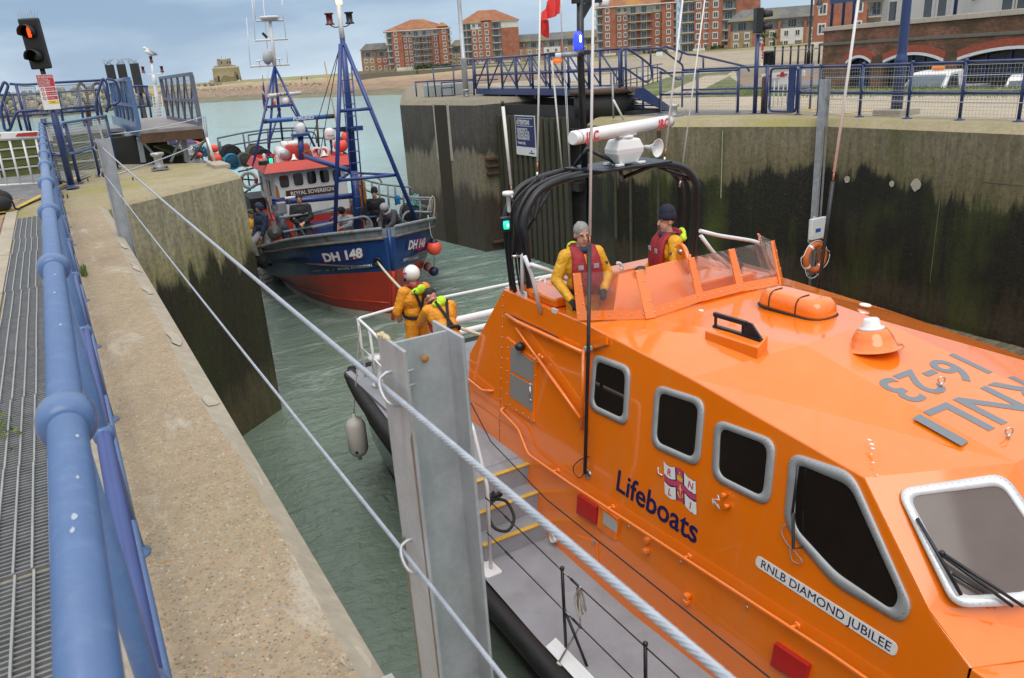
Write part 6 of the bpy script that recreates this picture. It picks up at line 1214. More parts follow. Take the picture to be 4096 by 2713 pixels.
# engine hatch with two grilles
ht = MB().prism([(4.415,8.12,-1.599),(4.399,7.374,-1.697),(4.273,7.32,-2.438),(4.27,8.049,-2.455)], (-.022, 0, .004)).build('hatch', ORANGE, LBT, bevel=.004); GRL = mk('hatch_grille', (.24, .235, .225), .7, .2, .1, 40, .6, 300, .002)
for q in ([(4.38,7.981,-1.663),(4.37,7.434,-1.723),(4.329,7.407,-1.965),(4.328,7.943,-1.971)], [(4.322,7.944,-2.009),(4.323,7.401,-1.998),(4.271,7.364,-2.303),(4.274,7.903,-2.29)]): MB().prism(q, (-.005, 0, 0)).build('grille', GRL, ht)
m = MB()
for p in [(4.315,7.455,-2.01),(4.284,7.413,-2.193)]: m.ell(p, (.015, .02, .03), 8, 6)
m.tube([(4.311,7.451,-2.008),(4.278,7.416,-2.202)], .010, 6); m.build('handle', STEEL, ht); bolts([(4.393,8.056,-1.592),(4.374,8.047,-1.709),(4.349,8.037,-1.853),(4.323,8.022,-2.003),(4.298,8.008,-2.152),(4.274,7.991,-2.296),(4.255,7.899,-2.407),(4.254,7.72,-2.41),(4.256,7.566,-2.402),(4.255,7.43,-2.408),(4.256,7.3,-2.397),(4.348,7.363,-1.859),(4.375,7.359,-1.701)], .009, par=LBT)
p = Vector((4.355,7.721,-1.602)); m = MB(); m.lathe([(.035, -.045), (.058, -.02), (.062, .01), (.05, .04), (.02, .055)], p, (-.4, 0, 1), 14); m.build('floodlight', BLKT, LBT)
MB().tube([p, Vector((4.422,7.751,-1.561))], .012, 6).build('light_bracket', ORANGE, LBT)
# grab rails and folding davit arm
def grab(pts, r, posts, mat=ORANGE, name='grab_rail'):
    g = MB().tube(bez(pts, .06), r, 10).build(name, mat, LBT)
    for p in posts:
        p = Vector(p); MB().tube([p, SP(p.y, p.z - .02, -.002)], r * .9, 8).build('standoff', mat, g); MB().lathe([(.035, 0), (.035, .006), (.02, .012)], SP(p.y, p.z - .02, .0), (-1, 0, .17), 10).build('foot', mat, g)
grab([SP(8.03, -2.49, .0), SP(8.03, -2.516, .07), SP(7.56, -2.58, .08), SP(7.28, -2.80, .08), SP(6.4, -2.785, .08), SP(3.0, -2.63, .08), SP(1.2, -2.6, .1)], .017, [SP(6.75, -2.79, .08), SP(5.72, -2.755, .08), SP(4.58, -2.705, .08), SP(3.36, -2.645, .08), SP(2.2, -2.62, .08)])
grab([SP(9.3, -2.28, .02), SP(9.05, -2.36, .09), SP(8.5, -2.40, .09), SP(8.36, -2.38, .0)], .015, [])
da = MB().tube([(4.406,8.113,-1.299),(4.402,7.81,-1.324),(4.403,6.455,-1.317)], .024, 10).build('davit_arm', ORANGE, LBT); MB().tube([(4.379,7.832,-1.401),(4.342,7.314,-1.616)], .016, 8).build('strut', ORANGE, da); MB().tube([(4.339,7.308,-1.605),(4.27,6.343,-2.011)], .022, 10).build('strut', ORANGE, da); MB().tube([(4.418,6.456,-1.288),(4.272,6.334,-2.145)], .02, 10).build('pivot_post', ORANGE, da); MB().prism([(4.463,6.538,-1.257),(4.493,6.111,-1.081),(4.481,6.097,-1.153),(4.45,6.47,-1.333)], (-.03, 0, .02)).build('bracket', ORANGE, da)
for p in [(4.349,7.259,-1.575),(4.348,7.195,-1.582),(4.337,7.34,-1.65)]: MB().ell(p, .022, 8, 6).build('knuckle', ORANGE, da)
MB().tube([(4.427,8.185,-1.296),(4.428,7.517,-1.29),(4.427,6.962,-1.294)], .008, 6).build('shock_cord', BLKT, da)
# lettering on the side
T = lambda s, p, size, mat, **k: text(s, p, (0, -1, 0), (.17, 0, 1), size, mat, LBT, **k)
T('Lifeboats', SP(5.72, -2.565, .004), .32, NAVYT, sx=1.04, bold=.004)
nb = MB().prism(rpoly([SP(3.85, -2.31, .001), SP(2.565, -2.305, .001), SP(2.565, -2.41, .001), SP(3.85, -2.41, .001)], .05, 5), (-.004, 0, .0)).build('name_board', WHITE, LBT); text('RNLB DIAMOND JUBILEE', SP(3.795, -2.39, .0062), (0, -1, 0), (.17, 0, 1), .100, NAVYT, nb, sx=1.075, bold=0, ext=.0008)
# house flag transfer
FL = lambda u, v, o=.004: SP(5.075 - .435 * u - .075 * (1 - v) - .0 * u, -2.288 + .292 * v - .02 * math.sin(3.0 * math.pi * u) - (.012 if u > .9 else 0), o)
def flag_patch(u0, u1, v0, v1, mat, o=.004, par=None, n=6, name='flag_field'):
    m = MB()
    top = [FL(u0 + (u1 - u0) * i / n, v1, o) for i in range(n + 1)]; bot_ = [FL(u0 + (u1 - u0) * i / n, v0, o) for i in range(n + 1)]
    for i in range(n): m.face(bot_[i], bot_[i + 1], top[i + 1], top[i])
    return m.build(name, mat, par or LBT)
ff = flag_patch(0, 1, 0, 1, NAVYT, .003, name='house_flag')
flag_patch(0, .36, .62, 1.0, WHITE, .0045, ff); flag_patch(.64, 1, .62, 1, WHITE, .0045, ff); flag_patch(0, .36, 0, .38, WHITE, .0045, ff); flag_patch(.64, 1, 0, .38, WHITE, .0045, ff); flag_patch(0, 1, .415, .585, PINK, .0045, ff); flag_patch(.40, .60, 0, 1, PINK, .005, ff)
for ch, u, v in (('R', .10, .70), ('N', .75, .69), ('L', .11, .09), ('I', .78, .08)): text(ch, FL(u, v, .006), (0, -1, 0), (.17, 0, 1), .092, PINK, ff, bold=.002, ext=.0006)
m = MB(); cn = lambda u, v: FL(u, v, .0062)
m.prism([cn(.43, .62), cn(.57, .62), cn(.6, .78), cn(.55, .72), cn(.53, .82), cn(.5, .74), cn(.47, .82), cn(.45, .72), cn(.4, .78)], (-.0006, 0, 0)); m.tube([cn(.5, .82), cn(.5, .88)], .004, 5)
m.tube([cn(.5, .44), cn(.5, .10)], .004, 5); m.tube([cn(.45, .37), cn(.55, .37)], .004, 5); m.tube(cat([cn(.42, .26), cn(.44, .16), cn(.5, .10), cn(.56, .16), cn(.58, .26)]), .004, 5); m.torus(cn(.5, .47), .007, .0025, (1, 0, 0), 10, 4); m.build('crown_and_anchor', GOLD, ff)
# fittings on the side
for q in ([(4.198,6.283,-2.879),(4.199,5.935,-2.868),(4.167,5.918,-3.06),(4.16,6.263,-3.101)], [(4.195,3.499,-2.893),(4.198,3.165,-2.874),(4.168,3.172,-3.051),(4.159,3.499,-3.105)]): MB().prism(q, (-.05, 0, .008)).build('red_locker', mk('locker_red', (.46, .015, .012), .35, var=.06), LBT, bevel=.01)
q = [(4.204,5.917,-2.841),(4.204,5.596,-2.843),(4.163,5.584,-3.082),(4.163,5.899,-3.085)]; lv = MB().prism(q, (-.03, 0, .005)).build('vent', ORANGE, LBT, bevel=.004); MB().prism([(4.168,5.817,-2.857),(4.167,5.575,-2.866),(4.147,5.571,-2.982),(4.146,5.801,-2.987)], (-.004, 0, 0)).build('grille', mk('vent_slats', (.42, .41, .40), .5), lv)
c = Vector((4.079,6.629,-3.579)); m = MB(); m.lathe([(.055, -.01), (.055, .075), (.045, .08), (.042, .02), (0, .02)], c, (-1, 0, .1), 20); m.build('exhaust_pipe', WHITE, LBT)
MB().prism([(4.118,6.232,-3.349),(4.134,5.884,-3.255),(4.083,5.811,-3.551),(4.078,6.223,-3.583)], (-.015, 0, 0)).build('side_hatch', ORANGE, LBT, bevel=.004); m = MB()
for q in [(4.111,5.933,-3.273),(4.078,5.913,-3.463)]: m.box(q, (.02, .035, .04))
m.build('hinge', STEEL, LBT)
for q in [(4.176,5.123,-2.832),(4.157,5.113,-2.94),(4.135,4.499,-3.069),(4.125,4.498,-3.127)]: MB().box(q, (.06, .06, .05)).build('fender_lug', ORANGE, LBT, bevel=.012)
c = Vector((4.293,4.28,-2.024)); m = MB(); m.tube([c + Vector((0, .03, .045)), c + Vector((-.03, -.02, .04)), c + Vector((-.03, .06, .01)), c + Vector((-.03, -.02, -.05)), c + Vector((0, .03, -.045))], .008, 6); m.tube([c + Vector((-.03, .06, .01)), c + Vector((-.03, .05, -.05))], .008, 6); m.build('towing_hook', WHITE, LBT)
for p in [(4.352,4.27,-1.969),(4.338,4.221,-2.05)]: MB().lathe([(.022, 0), (.022, .05), (.015, .055)], p, (-1, 0, .17), 10).build('hook_foot', ORANGE, LBT)
MB().tube([(4.323,5.131,-2.08),(4.314,5.119,-2.137),(4.314,5.061,-2.137)], .008, 5).build('small_bracket', STEEL, LBT)
# wipers
wp = MB().tube([(4.559,2.709,-1.472),(4.534,2.527,-1.634),(4.499,2.313,-1.827)], .013, 6).build('wiper_blade', BLKT, LBT)
for a in ([(4.537,2.506,-1.635),(4.72,2.101,-1.876)], [(4.548,2.48,-1.631),(4.762,2.059,-1.868)], [(4.539,2.411,-1.733),(4.633,2.245,-1.823)]): MB().tube(a, .011, 6).build('wiper_arm', BLKT, wp)
MB().ell((4.549,2.503,-1.632), .022, 8, 6).build('wiper_pivot', BLKT, wp)
wp = MB().tube([(4.399,3.587,-1.4),(4.331,3.557,-1.801)], .011, 6).build('wiper_blade', BLKT, LBT); MB().tube([(4.326,3.545,-1.772),(4.279,3.481,-2.046),(4.289,3.409,-1.988)], .013, 6).build('wiper_arm', BLKT, wp); MB().tube(cat([(4.331,3.616,-1.917),(4.321,3.643,-1.975),(4.31,3.587,-2.044),(4.302,3.466,-2.091),(4.297,3.411,-2.116),(4.291,3.429,-2.153),(4.29,3.498,-2.157),(4.303,3.533,-2.085)]), .005, 5).build('washer_hose', mk('hose_grey', (.3, .27, .27), .5), wp)
# roof lettering, draped over the folds of the roof
def roof_z(x, y):
    x = min(x, 2 * XC - x); z = -.9 - .35 * (4.45 - y) / 1.9
    if x >= 5.41: return z
    return z - (5.41 - x) * .15
def roof_text(s, o, size, **k):
    t = text(s, (o[0], o[1], 0), (-1, 0, 0), (0, -1, 0), size, GREYT, LBT, ext=0, name='roof_lettering', **k); bm = bmesh.new(); bm.from_mesh(t.data)
    o0 = ORG[LBT.name]
    for x in (5.41, 6.49): bmesh.ops.bisect_plane(bm, geom=bm.verts[:] + bm.edges[:] + bm.faces[:], plane_co=(x - o0.x, 0, 0), plane_no=(1, 0, 0))
    for v in bm.verts: v.co.z = roof_z(v.co.x + o0.x, v.co.y + o0.y) + .0035 - o0.z
    bmesh.ops.recalc_face_normals(bm, faces=bm.faces)
    bm.to_mesh(t.data); bm.free(); return t
roof_text('16-23', (6.60, 3.72), .50, bold=.008, sx=1.04); roof_text('RNLI', (6.68, 3.26), .56, bold=.008, sx=1.22)
# roof furniture
m = MB(); c0 = Vector((6.22, 5.22, -.93)); rings = []
for k, (sx, sy, z) in enumerate(((.19, .41, 0), (.19, .41, .05), (.18, .39, .14), (.14, .34, .185), (.07, .27, .19))): rings.append([c0 + Vector((px, py, z)) for px, py in [(q.x, q.y) for q in rpoly([(-sx, -sy, 0), (sx, -sy, 0), (sx, sy, 0), (-sx, sy, 0)], sx * .9, 5)]])
m.loft(rings); m.build('liferaft_pod', ORANGE, LBT); MB().tube([c0 + Vector((q.x, q.y, .012)) for q in rpoly([(-.195, -.415, 0), (.195, -.415, 0), (.195, .415, 0), (-.195, .415, 0)], .17, 5)], .012, 6, closed=True).build('pod_seal', RUBB, LBT)
for yy in (-.14, .2): MB().tube(cat([c0 + Vector((-.195, yy, .03)), c0 + Vector((-.183, yy, .14)), c0 + Vector((-.13, yy, .19)), c0 + Vector((0, yy, .195))]), .006, 5).build('pod_strap', RUBB, LBT)
bk_ = MB().prism([(5.00, 5.26, -1.02), (5.17, 5.28, -.98), (5.20, 4.66, -.95), (5.03, 4.62, -1.02)], (0, 0, .13)).build('bracket_plinth', ORANGE, LBT, bevel=.01); m = MB(); pz_ = -.86
m.beam((5.10, 5.24, pz_), (5.115, 4.66, pz_ + .01), .04, .03); m.beam((5.10, 5.24, pz_ + .12), (5.112, 4.84, pz_ + .125), .035, .04); m.beam((5.10, 5.22, pz_), (5.10, 5.22, pz_ + .12), .02); m.beam((5.11, 4.88, pz_), (5.11, 4.88, pz_ + .12), .02); m.prism([(5.10, 4.86, pz_), (5.10, 4.86, pz_ + .145), (5.105, 4.78, pz_ + .14), (5.115, 4.66, pz_ + .02)], (.02, 0, 0)); m.build('searchlight_bracket', BLKT, bk_)
c1_ = Vector((5.93, 4.12, -.955)); MB().lathe([(.255, -.0), (.245, .008), (.20, .012), (.17, .10), (.13, .165), (.12, .17)], c1_, (0, .18, 1), 28).build('lamp_cowl', ORANGE, LBT); MB().lathe([(.115, .155), (.12, .165), (.11, .17)], c1_, (0, .18, 1), 20).build('lamp_seal', RED, LBT); MB().lathe([(.11, .17), (.105, .19), (.075, .2), (.07, .255), (.055, .27), (0, .272)], c1_, (0, .18, 1), 20).build('beacon_dome', WHITE, LBT)
for p, r in (((7.0, 5.0, -.985), .05), ((6.6, 4.75, -.93), .03), ((5.55, 5.9, -.955), .025), ((5.3, 4.95, -.945), .02)): MB().ell(p, (r, r * 1.4, r * .35), 12, 6).build('vent_cap', WHITE, LBT)
for p in [(5.871,3.433,-1.057),(5.643,2.748,-1.183)]: e_ = Vector(p); m = MB(); m.torus(e_ + Vector((0, 0, .03)), .028, .006, (.6, 1, 0), 14, 6); m.tube([e_ + Vector((0, 0, -.035)), e_ + Vector((0, 0, .005))], .014, 8); m.build('eye_bolt', STEEL, LBT)
# ---------------------------------------------------------------- upper steering position
POLY = bpy.data.materials.new('tinted_perspex'); POLY.use_nodes = True; pb = POLY.node_tree.nodes['Principled BSDF']; setp(pb, Base_Color=(.80, .70, .68, 1), Roughness=.06, Transmission_Weight=.92, IOR=1.1, Alpha=.55)
B_ = [Vector((4.53, 6.62, -1.03)), Vector((5.0, 6.06, -.97)), Vector((5.75, 6.13, -.955)), Vector((6.35, 6.12, -.955)), Vector((6.9, 6.04, -.97)), Vector((7.37, 6.62, -1.03))]
TP = [Vector((4.60, 6.80, -.55)), Vector((5.04, 6.30, -.50)), Vector((5.77, 6.32, -.50)), Vector((6.36, 6.31, -.50)), Vector((6.98, 6.28, -.50)), Vector((7.30, 6.80, -.55))]
ws_ = None
for i in range(5):
    nrm = (B_[i + 1] - B_[i]).cross(TP[i] - B_[i]).normalized(); nrm = -nrm if nrm.y > 0 else nrm
    g = MB().prism([B_[i].lerp(TP[i], .12), B_[i + 1].lerp(TP[i + 1], .12), TP[i + 1], TP[i]], nrm * .006).build('screen_panel', POLY, LBT)
    MB().prism([B_[i], B_[i + 1], B_[i + 1].lerp(TP[i + 1], .2), B_[i].lerp(TP[i], .2)], nrm * .018).build('screen_sill', ORANGE, LBT)
    k = max(3, int((B_[i + 1] - B_[i]).length / .11)); bolts([B_[i].lerp(B_[i + 1], (j + .5) / k) + (TP[i] - B_[i]) * .1 + nrm * .018 for j in range(k)], .009, n=nrm)
for i in range(6):
    d1 = (B_[min(i + 1, 5)] - B_[max(i - 1, 0)]).normalized() * .055; nrm = d1.cross(TP[i] - B_[i]).normalized(); nrm = -nrm if nrm.y > 0 else nrm
    MB().prism([B_[i] - d1, B_[i] + d1, TP[i] + d1 * .8, TP[i] - d1 * .8], nrm * .024).build('screen_post', ORANGE, LBT, bevel=.004); bolts([B_[i].lerp(TP[i], .15 + .2 * j) + nrm * .024 + d1 * (.6 if j % 2 else -.6) for j in range(5)], .009, n=nrm)
cs = MB(); cs.add([(4.78, 6.42, -1.0), (5.85, 6.2, -.97), (5.82, 6.6, -.58), (5.10, 6.72, -.64), (4.95, 6.98, -1.05), (5.9, 6.95, -1.05)], [(0, 1, 2, 3), (3, 2, 5, 4), (0, 3, 4), (1, 5, 2)]); cs.build('console', ORANGE, LBT); m = MB(); m.bx(5.85, 6.45, 6.3, 6.7, -1.0, -.8); m.bx(6.4, 6.85, 6.35, 6.6, -1.0, -.86); m.build('console', ORANGE, LBT, bevel=.03)
m = MB(); m.lathe([(.05, 0), (.05, .1), (.035, .13), (.02, .14), (.015, .18)], (6.62, 6.45, -.86), n=12); m.build('joystick', BLKT, LBT); MB().ell((5.32, 6.62, -.60), (.07, .05, .035), 10, 6).build('compass', BLKT, LBT)
rl = MB(); rl.lathe([(.20, -.025), (.21, -.01), (.21, .01), (.20, .025)], (5.92, 6.62, -.62), (1, -.35, 0), 26); rl.build('steering_wheel_hub', ORANGE, LBT, bevel=.006); MB().lathe([(.03, 0), (.03, .03), (0, .032)], (5.90, 6.61, -.50), (-1, -.35, 0), 10).build('hub_bolt', STEEL, LBT)
MB().bx(4.84, 5.0, 7.3, 8.0, -1.04, -.97).build('seat_locker', ORANGE, LBT, bevel=.02); MB().bx(4.56, 4.86, 7.2, 8.0, -1.04, -.93).build('locker_lid', ORANGE, LBT, bevel=.03)
WT = mk('white_tube', (.74, .75, .76), .3, var=.03, coat=.3)
def tubes(name, lst, r, mat=WT):
    for p in lst: MB().tube(bez(p, .08) if len(p) > 2 else p, r, 10).build(name, mat, LBT)
tubes('frame_tube', [[(4.509,7.85,-0.985),(4.535,7.85,-0.529),(4.569,7.85,-0.518)], [(4.306,7.4,-0.419),(4.394,7.4,-0.668),(4.48,7.4,-1.115)], [(4.345,7.35,-0.508),(4.597,7.35,-0.628),(4.826,7.35,-0.782),(4.996,7.35,-0.84)]], .024)
for p in ((4.53, 7.85, -1.03), (4.52, 7.15, -1.08)): MB().box(p, (.03, .1, .12)).build('frame_foot', WT, LBT)
tubes('frame_tube', [[(6.543,7,-0.419),(6.851,7,-0.526),(7.421,7,-0.682),(7.63,7,-0.763)], [(6.556,7,-0.479),(6.762,7,-0.719),(7.049,7,-0.962)]], .024)
MB().tube([(4.426,7.9,-0.531),(4.568,7.9,-0.544)], .018, 8).build('frame_tip', STEEL, LBT)
tubes('cockpit_rail', [[(4.803,8,-1.03),(4.83,8,-0.924),(4.957,8,-0.902),(5.147,8,-0.947),(5.249,8,-1.079)], [(4.915,8,-1.089),(4.925,8,-0.915)], [(4.664,8,-0.92),(4.829,8,-0.928)], [(5.744,7.6,-0.785),(5.799,7.6,-0.804),(5.831,7.6,-0.874),(5.787,7.6,-0.875)]], .020)
# ---------------------------------------------------------------- radar arch, scanner, lights
AP = [(4.60, -1.05), (4.50, -.4), (4.49, -.12), (4.60, .10), (4.82, .26), (5.4, .34), (6.4, .34), (6.90, .25), (7.14, .06), (7.22, -.2), (7.28, -1.05)]
for y, r, dx in ((8.12, .044, 0), (7.92, .034, .04), (7.74, .046, .03)): MB().tube(cat([(x + (dx if x < 6 else -dx), y + (.12 if z < -.5 else 0), z) for x, z in AP], 5), r, 10).build('arch_tube', BLKT, LBT)
for a, b in (((4.62, 8.12, .12), (5.3, 7.74, .36)), ((4.66, 7.74, -.1), (5.1, 8.12, .33)), ((4.55, 8.12, -.6), (4.9, 7.74, .22)), ((6.9, 8.12, .25), (6.3, 7.74, .36)), ((7.1, 7.74, .05), (6.6, 8.1, .32)), ((5.1, 7.74, .3), (5.6, 7.5, .38)), ((5.45, 8.1, .34), (5.52, 7.85, .62)), ((5.9, 7.6, .36), (5.52, 7.9, .62)), ((5.7, 7.45, .37), (5.95, 7.74, .2)), ((5.95, 7.74, .22), (6.25, 7.5, .36))): MB().tube([a, b], .024, 8).build('arch_brace', BLKT, LBT)
MB().prism([(5.30, 8.05, .37), (6.5, 8.05, .37), (6.45, 7.40, .37), (5.42, 7.40, .37)], (0, 0, .025)).build('radar_platform', BLKT, LBT)
m = MB()
for x in (4.50, 4.56, 4.47): m.tube(cat([(x, 7.98, -1.0), (x - .03, 8.0, -.6), (x - .01, 7.98, -.2), (x + .08, 7.97, .1), (x + .4, 7.95, .33)]), .014, 6)
m.build('cable_bundle', BLKT, LBT)
SL_, SR_ = Vector((4.961,7.35,0.85)), Vector((6.87,7.95,0.765)); SCN = (SL_ + SR_) / 2; SX = (SR_ - SL_); SHL = SX.length / 2; SX.z = 0; SX.normalize(); SYV = Vector((SX.y, -SX.x, 0)); RW = mk('radar_white', (.78, .78, .76), .35, var=.03, coat=.3)
prof = [(.085 * math.cos(t) * (1.15 if math.cos(t) > 0 else .75), .078 * math.sin(t)) for t in [i * math.pi / 8 for i in range(16)]]
m = MB(); m.loft([[SCN + SX * s + SYV * (a * k) + Vector((0, 0, b * k)) for a, b in prof] for s, k in ((-SHL, .86), (-SHL + .02, 1), (SHL - .02, 1), (SHL, .86))], sm=True); sc_ = m.build('radar_scanner', RW, LBT)
for s in (-SHL + .09, SHL - .04): MB().loft([[SCN + SX * q + SYV * (a * 1.03) + Vector((0, 0, b * 1.03)) for a, b in prof] for q in (s - .006, s + .006)]).build('scanner_band', GALV_D, sc_)
JRED = mk('scanner_red', (.66, .025, .04), .4)
for s in (-SHL + .14, SHL - .40): text('JRC', SCN + SX * s + SYV * .0985 + Vector((0, 0, -.048)), SX, (0, 0, 1), .145, JRED, sc_, bold=.003, sx=.98, spacing=1.08, ext=.002)
m = MB(); m.loft([[SCN + Vector((px * k, py * k2, z)) for px, py in ((-.2, -.13), (.2, -.13), (.2, .13), (-.2, .13))] for k, k2, z in ((.62, .75, -.40), (1.0, 1.0, -.27), (1.0, 1.05, -.22), (.80, .85, -.115), (.4, .5, -.10))], sm=False); m.build('scanner_gearbox', RW, LBT, bevel=.02); MB().lathe([(.11, -.105), (.12, -.085), (.1, -.065)], SCN, n=16).build('scanner_turntable', RW, LBT); MB().beam(SCN - SX * .18 + Vector((0, 0, -.07)), SCN + SX * .18 + Vector((0, 0, -.07)), .12, .02).build('scanner_bracket', RW, LBT)
for dx, dy in ((-.16, -.12), (.16, -.12), (-.16, .12), (.16, .12)): MB().box(SCN + Vector((dx, dy, -.395)), (.1, .06, .03)).build('gearbox_foot', RW, LBT, bevel=.008)
hc = Vector((6.33, 7.62, .55)); MB().lathe([(.02, -.16), (.03, -.05), (.06, .02), (.11, .07), (.115, .08), (.10, .07), (.05, .0)], hc, (.25, -1, -.05), 20).build('loudhailer', RW, LBT)
# black mast with lamps
ms = MB().tube([(5.52, 7.92, .35), (5.51, 7.92, 1.7), (5.53, 7.92, 2.26)], .042, 10).build('mast', BLKT, LBT); MB().beam((5.431,7.92,2.242), (5.907,7.92,2.247), .07, .05).build('mast_head', BLKT, ms); MB().prism([(5.562,7.9,2.211),(5.702,7.9,2.226),(5.552,7.9,2.041)], (0, .02, 0)).build('gusset', BLKT, ms); MB().beam((5.107,7.92,1.691), (5.619,7.92,1.688), .10, .045).build('cross_arm', BLKT, ms)
p = Vector((5.86,7.92,2.177)); MB().lathe([(.05, -.0), (.06, .02), (.06, .07), (.05, .08)], p + Vector((0, 0, .0)), n=12).build('mast_lamp', WHITE, ms); MB().lathe([(.06, .08), (.06, .2), (0, .21)], p, n=12).build('lamp_cap', BLKT, ms)
p = Vector((5.441,7.86,1.811)); MB().lathe([(.05, -.09), (.055, -.06), (.055, .07), (.03, .11), (0, .115)], p, n=14).build('blue_lamp', glow('lit_blue_lamp', (.03, .06, .95), 1.1), ms); MB().lathe([(.065, -.16), (.06, -.09)], p, n=14).build('lamp_base', BLKT, ms); MB().ell(p + Vector((-.005, -.056, .03)), (.012, .008, .04), 8, 6).build('lit_tube', glow('lamp_white', (.8, .85, 1), 8), ms)
p = Vector((5.173,7.9,1.645)); MB().lathe([(.055, 0), (.055, .05), (.05, .06)], p, n=12).build('lamp_base', WHITE, ms); MB().lathe([(.03, -.05), (.05, -.045), (.052, 0)], p, n=12).build('amber_lamp', glow('lit_amber', (1.0, .18, .02), .5), ms); p = Vector((5.32,7.9,1.65)); MB().lathe([(.12, -.0), (.125, .04), (.1, .06)], p, n=16).build('dome', GALV_D, ms)
# nav light, gps mushroom
p = Vector((4.337,7.85,-0.129)); MB().box(p + Vector((.02, .03, 0)), (.12, .08, .17)).build('sidelight_box', BLKT, LBT, bevel=.012); MB().lathe([(.034, -.045), (.038, 0), (.034, .045)], p + Vector((-.0, -.02, 0)), n=14).build('green_sidelight', glow('lit_green', (.01, .55, .32), 1.6), LBT); MB().ell(p + Vector((.0, -.056, 0)), (.010, .006, .018), 8, 6).build('bulb', glow('lit_bulb', (.6, 1, .85), 9), LBT)
p = Vector((4.452,7.95,0.201)); MB().lathe([(.012, -.22), (.022, -.2), (.026, -.02), (.065, -.015), (.07, .01), (.06, .03), (0, .036)], p, n=16).build('gps_aerial', RW, LBT)
# whip aerials
FIB = mk('fibreglass_white', (.74, .72, .69), .45, var=.03); COP = mk('copper_collar', (.45, .2, .10), .4, .4)
def whip(base, top, r0=.013, r1=.009, collar=True, tip=False):
    base = Vector(base); top = Vector(top); w_ = MB().tube([base, top], [r0, r1], 8).build('whip_aerial', FIB, LBT); d = (base - top).normalized()
    if collar: MB().tube([base, base + d * .12], .010, 8).build('collar', COP, w_); MB().tube([base + d * .12, base + d * .2], .014, 8).build('socket', STEEL, w_)
    if tip: MB().tube([top, top - d * .06], .018, 8).build('tip', BLKT, w_)
    return w_
w1 = whip((4.572,6.502,-0.088), (4.788,6.6,2.705), .015, .013); MB().tube([(4.558,6.486,-0.173), (4.355,6.276,-1.189), (4.206,6.201,-2.597)], .020, 10).build('loading_coil', BLKT, w1); MB().box((4.379,6.316,-1.226), (.08, .06, .05)).build('clamp', mk('clamp_grey', (.3, .36, .36), .5), w1, bevel=.01); MB().lathe([(.055, 0), (.05, .012), (0, .014)], (4.243,6.188,-2.612), (-1, 0, .17), 16).build('deck_gland', STEEL, w1); MB().tube(cat([(4.206,6.21,-2.592),(4.191,6.28,-2.681),(4.193,6.393,-2.671),(4.206,6.408,-2.592),(4.227,6.293,-2.469),(4.242,6.162,-2.383)]), .006, 6).build('cable', BLKT, w1)
whip((4.905,8,0.516), (5.056,8,2.407), .013, .010); whip((4.555,8.05,0.286), (4.514,8.05,1.172), .016, .020, tip=True); whip((5.314,8.1,0.36), (5.231,8.1,1.625), .009, .012, False); whip((6.691,7.8,0.509), (6.959,7.8,2.329), .013, .011); whip((7.045,7.9,0.154), (7.41,7.9,2.333), .010, .008)
w8 = whip((7.5,5.902,0.263), (7.5,5.759,2.085), .016, .014); MB().tube([(7.5,5.911,0.151), (7.45,5.959,-1.117)], .022, 10).build('loading_coil', BLKT, w8)
m = MB(); m.tube([(5.326,8,1.599),(5.355,8,0.307)], .004, 5); m.tube([(5.349,8,1.597),(5.366,8,0.305)], .004, 5); m.build('halyard', FIB, LBT)
fg = thing('red_ensign', 'small torn red flag on a thin staff beside the black lifeboat mast', 'flag', (5.417,8.15,1.734)); MB().tube([(5.426,8.15,2.324),(5.414,8.15,2.063),(5.419,8.15,1.71)], .008, 6).build('staff', FIB, fg)
m = MB(); top = [(5.416,8.15,2.313),(5.322,8.15,2.314),(5.243,8.15,2.257),(5.162,8.15,2.153)]; bt = [(5.351,8.05,2.128),(5.23,8.05,2.09),(5.154,8.05,2.069),(5.078,8.05,2.054)]
t_ = cat(top, 4); b_ = cat(bt, 4)
for i in range(len(t_)): t_[i] = t_[i] + Vector((0, .04 * math.sin(i * 1.1), 0)); b_[i] = b_[i] + Vector((0, .05 * math.sin(i * 1.1 + .6), 0))
m.loft([t_, [a.lerp(b, .5) + Vector((0, .03 * math.sin(k), 0)) for k, (a, b) in enumerate(zip(t_, b_))], b_], closed=False, caps=False); t2 = cat([(5.057,8.05,2.066),(5.139,8.05,2.064),(5.176,8.05,2.065)], 3); b2_ = cat([(5.053,8.05,1.931),(5.106,8.05,1.888),(5.17,8.05,1.867)], 3); m.loft([t2, [a.lerp(b, .5) + Vector((.01 * math.sin(k * 2), .03 * math.sin(k * 1.7), 0)) for k, (a, b) in enumerate(zip(t2, b2_))], b2_], closed=False, caps=False); m.build('cloth', mk('ensign_red', (.55, .025, .02), .8, var=.12, scale=8), fg)
# ---------------------------------------------------------------- aft deck rails, tow arch, guard wires
tubes('stern_rail', [[(3.50, 10.2, -2.05), (3.55, 10.9, -2.03), (3.56, 11.42, -2.0), (4.4, 11.6, -2.0), (6.4, 11.55, -2.0), (8.3, 11.5, -2.0), (8.38, 10.8, -2.0), (8.4, 9.6, -2.0)]], .024)
tubes('rail_post', [[(3.56, 11.42, -2.98), (3.56, 11.42, -2.0)], [(3.5, 10.2, -2.98), (3.5, 10.2, -2.05)], [(3.54, 10.85, -2.98), (3.54, 10.85, -2.03)], [(6.4, 11.6, -2.98), (6.4, 11.55, -2.0)], [(8.3, 11.5, -2.98), (8.3, 11.5, -2.0)], [(8.4, 9.6, -2.98), (8.4, 9.6, -2.0)]], .022)
tubes('stern_rail', [[(3.50, 10.2, -2.5), (3.55, 10.9, -2.5), (3.56, 11.42, -2.5)], [(6.4, 11.58, -2.5), (8.3, 11.5, -2.5)]], .016)
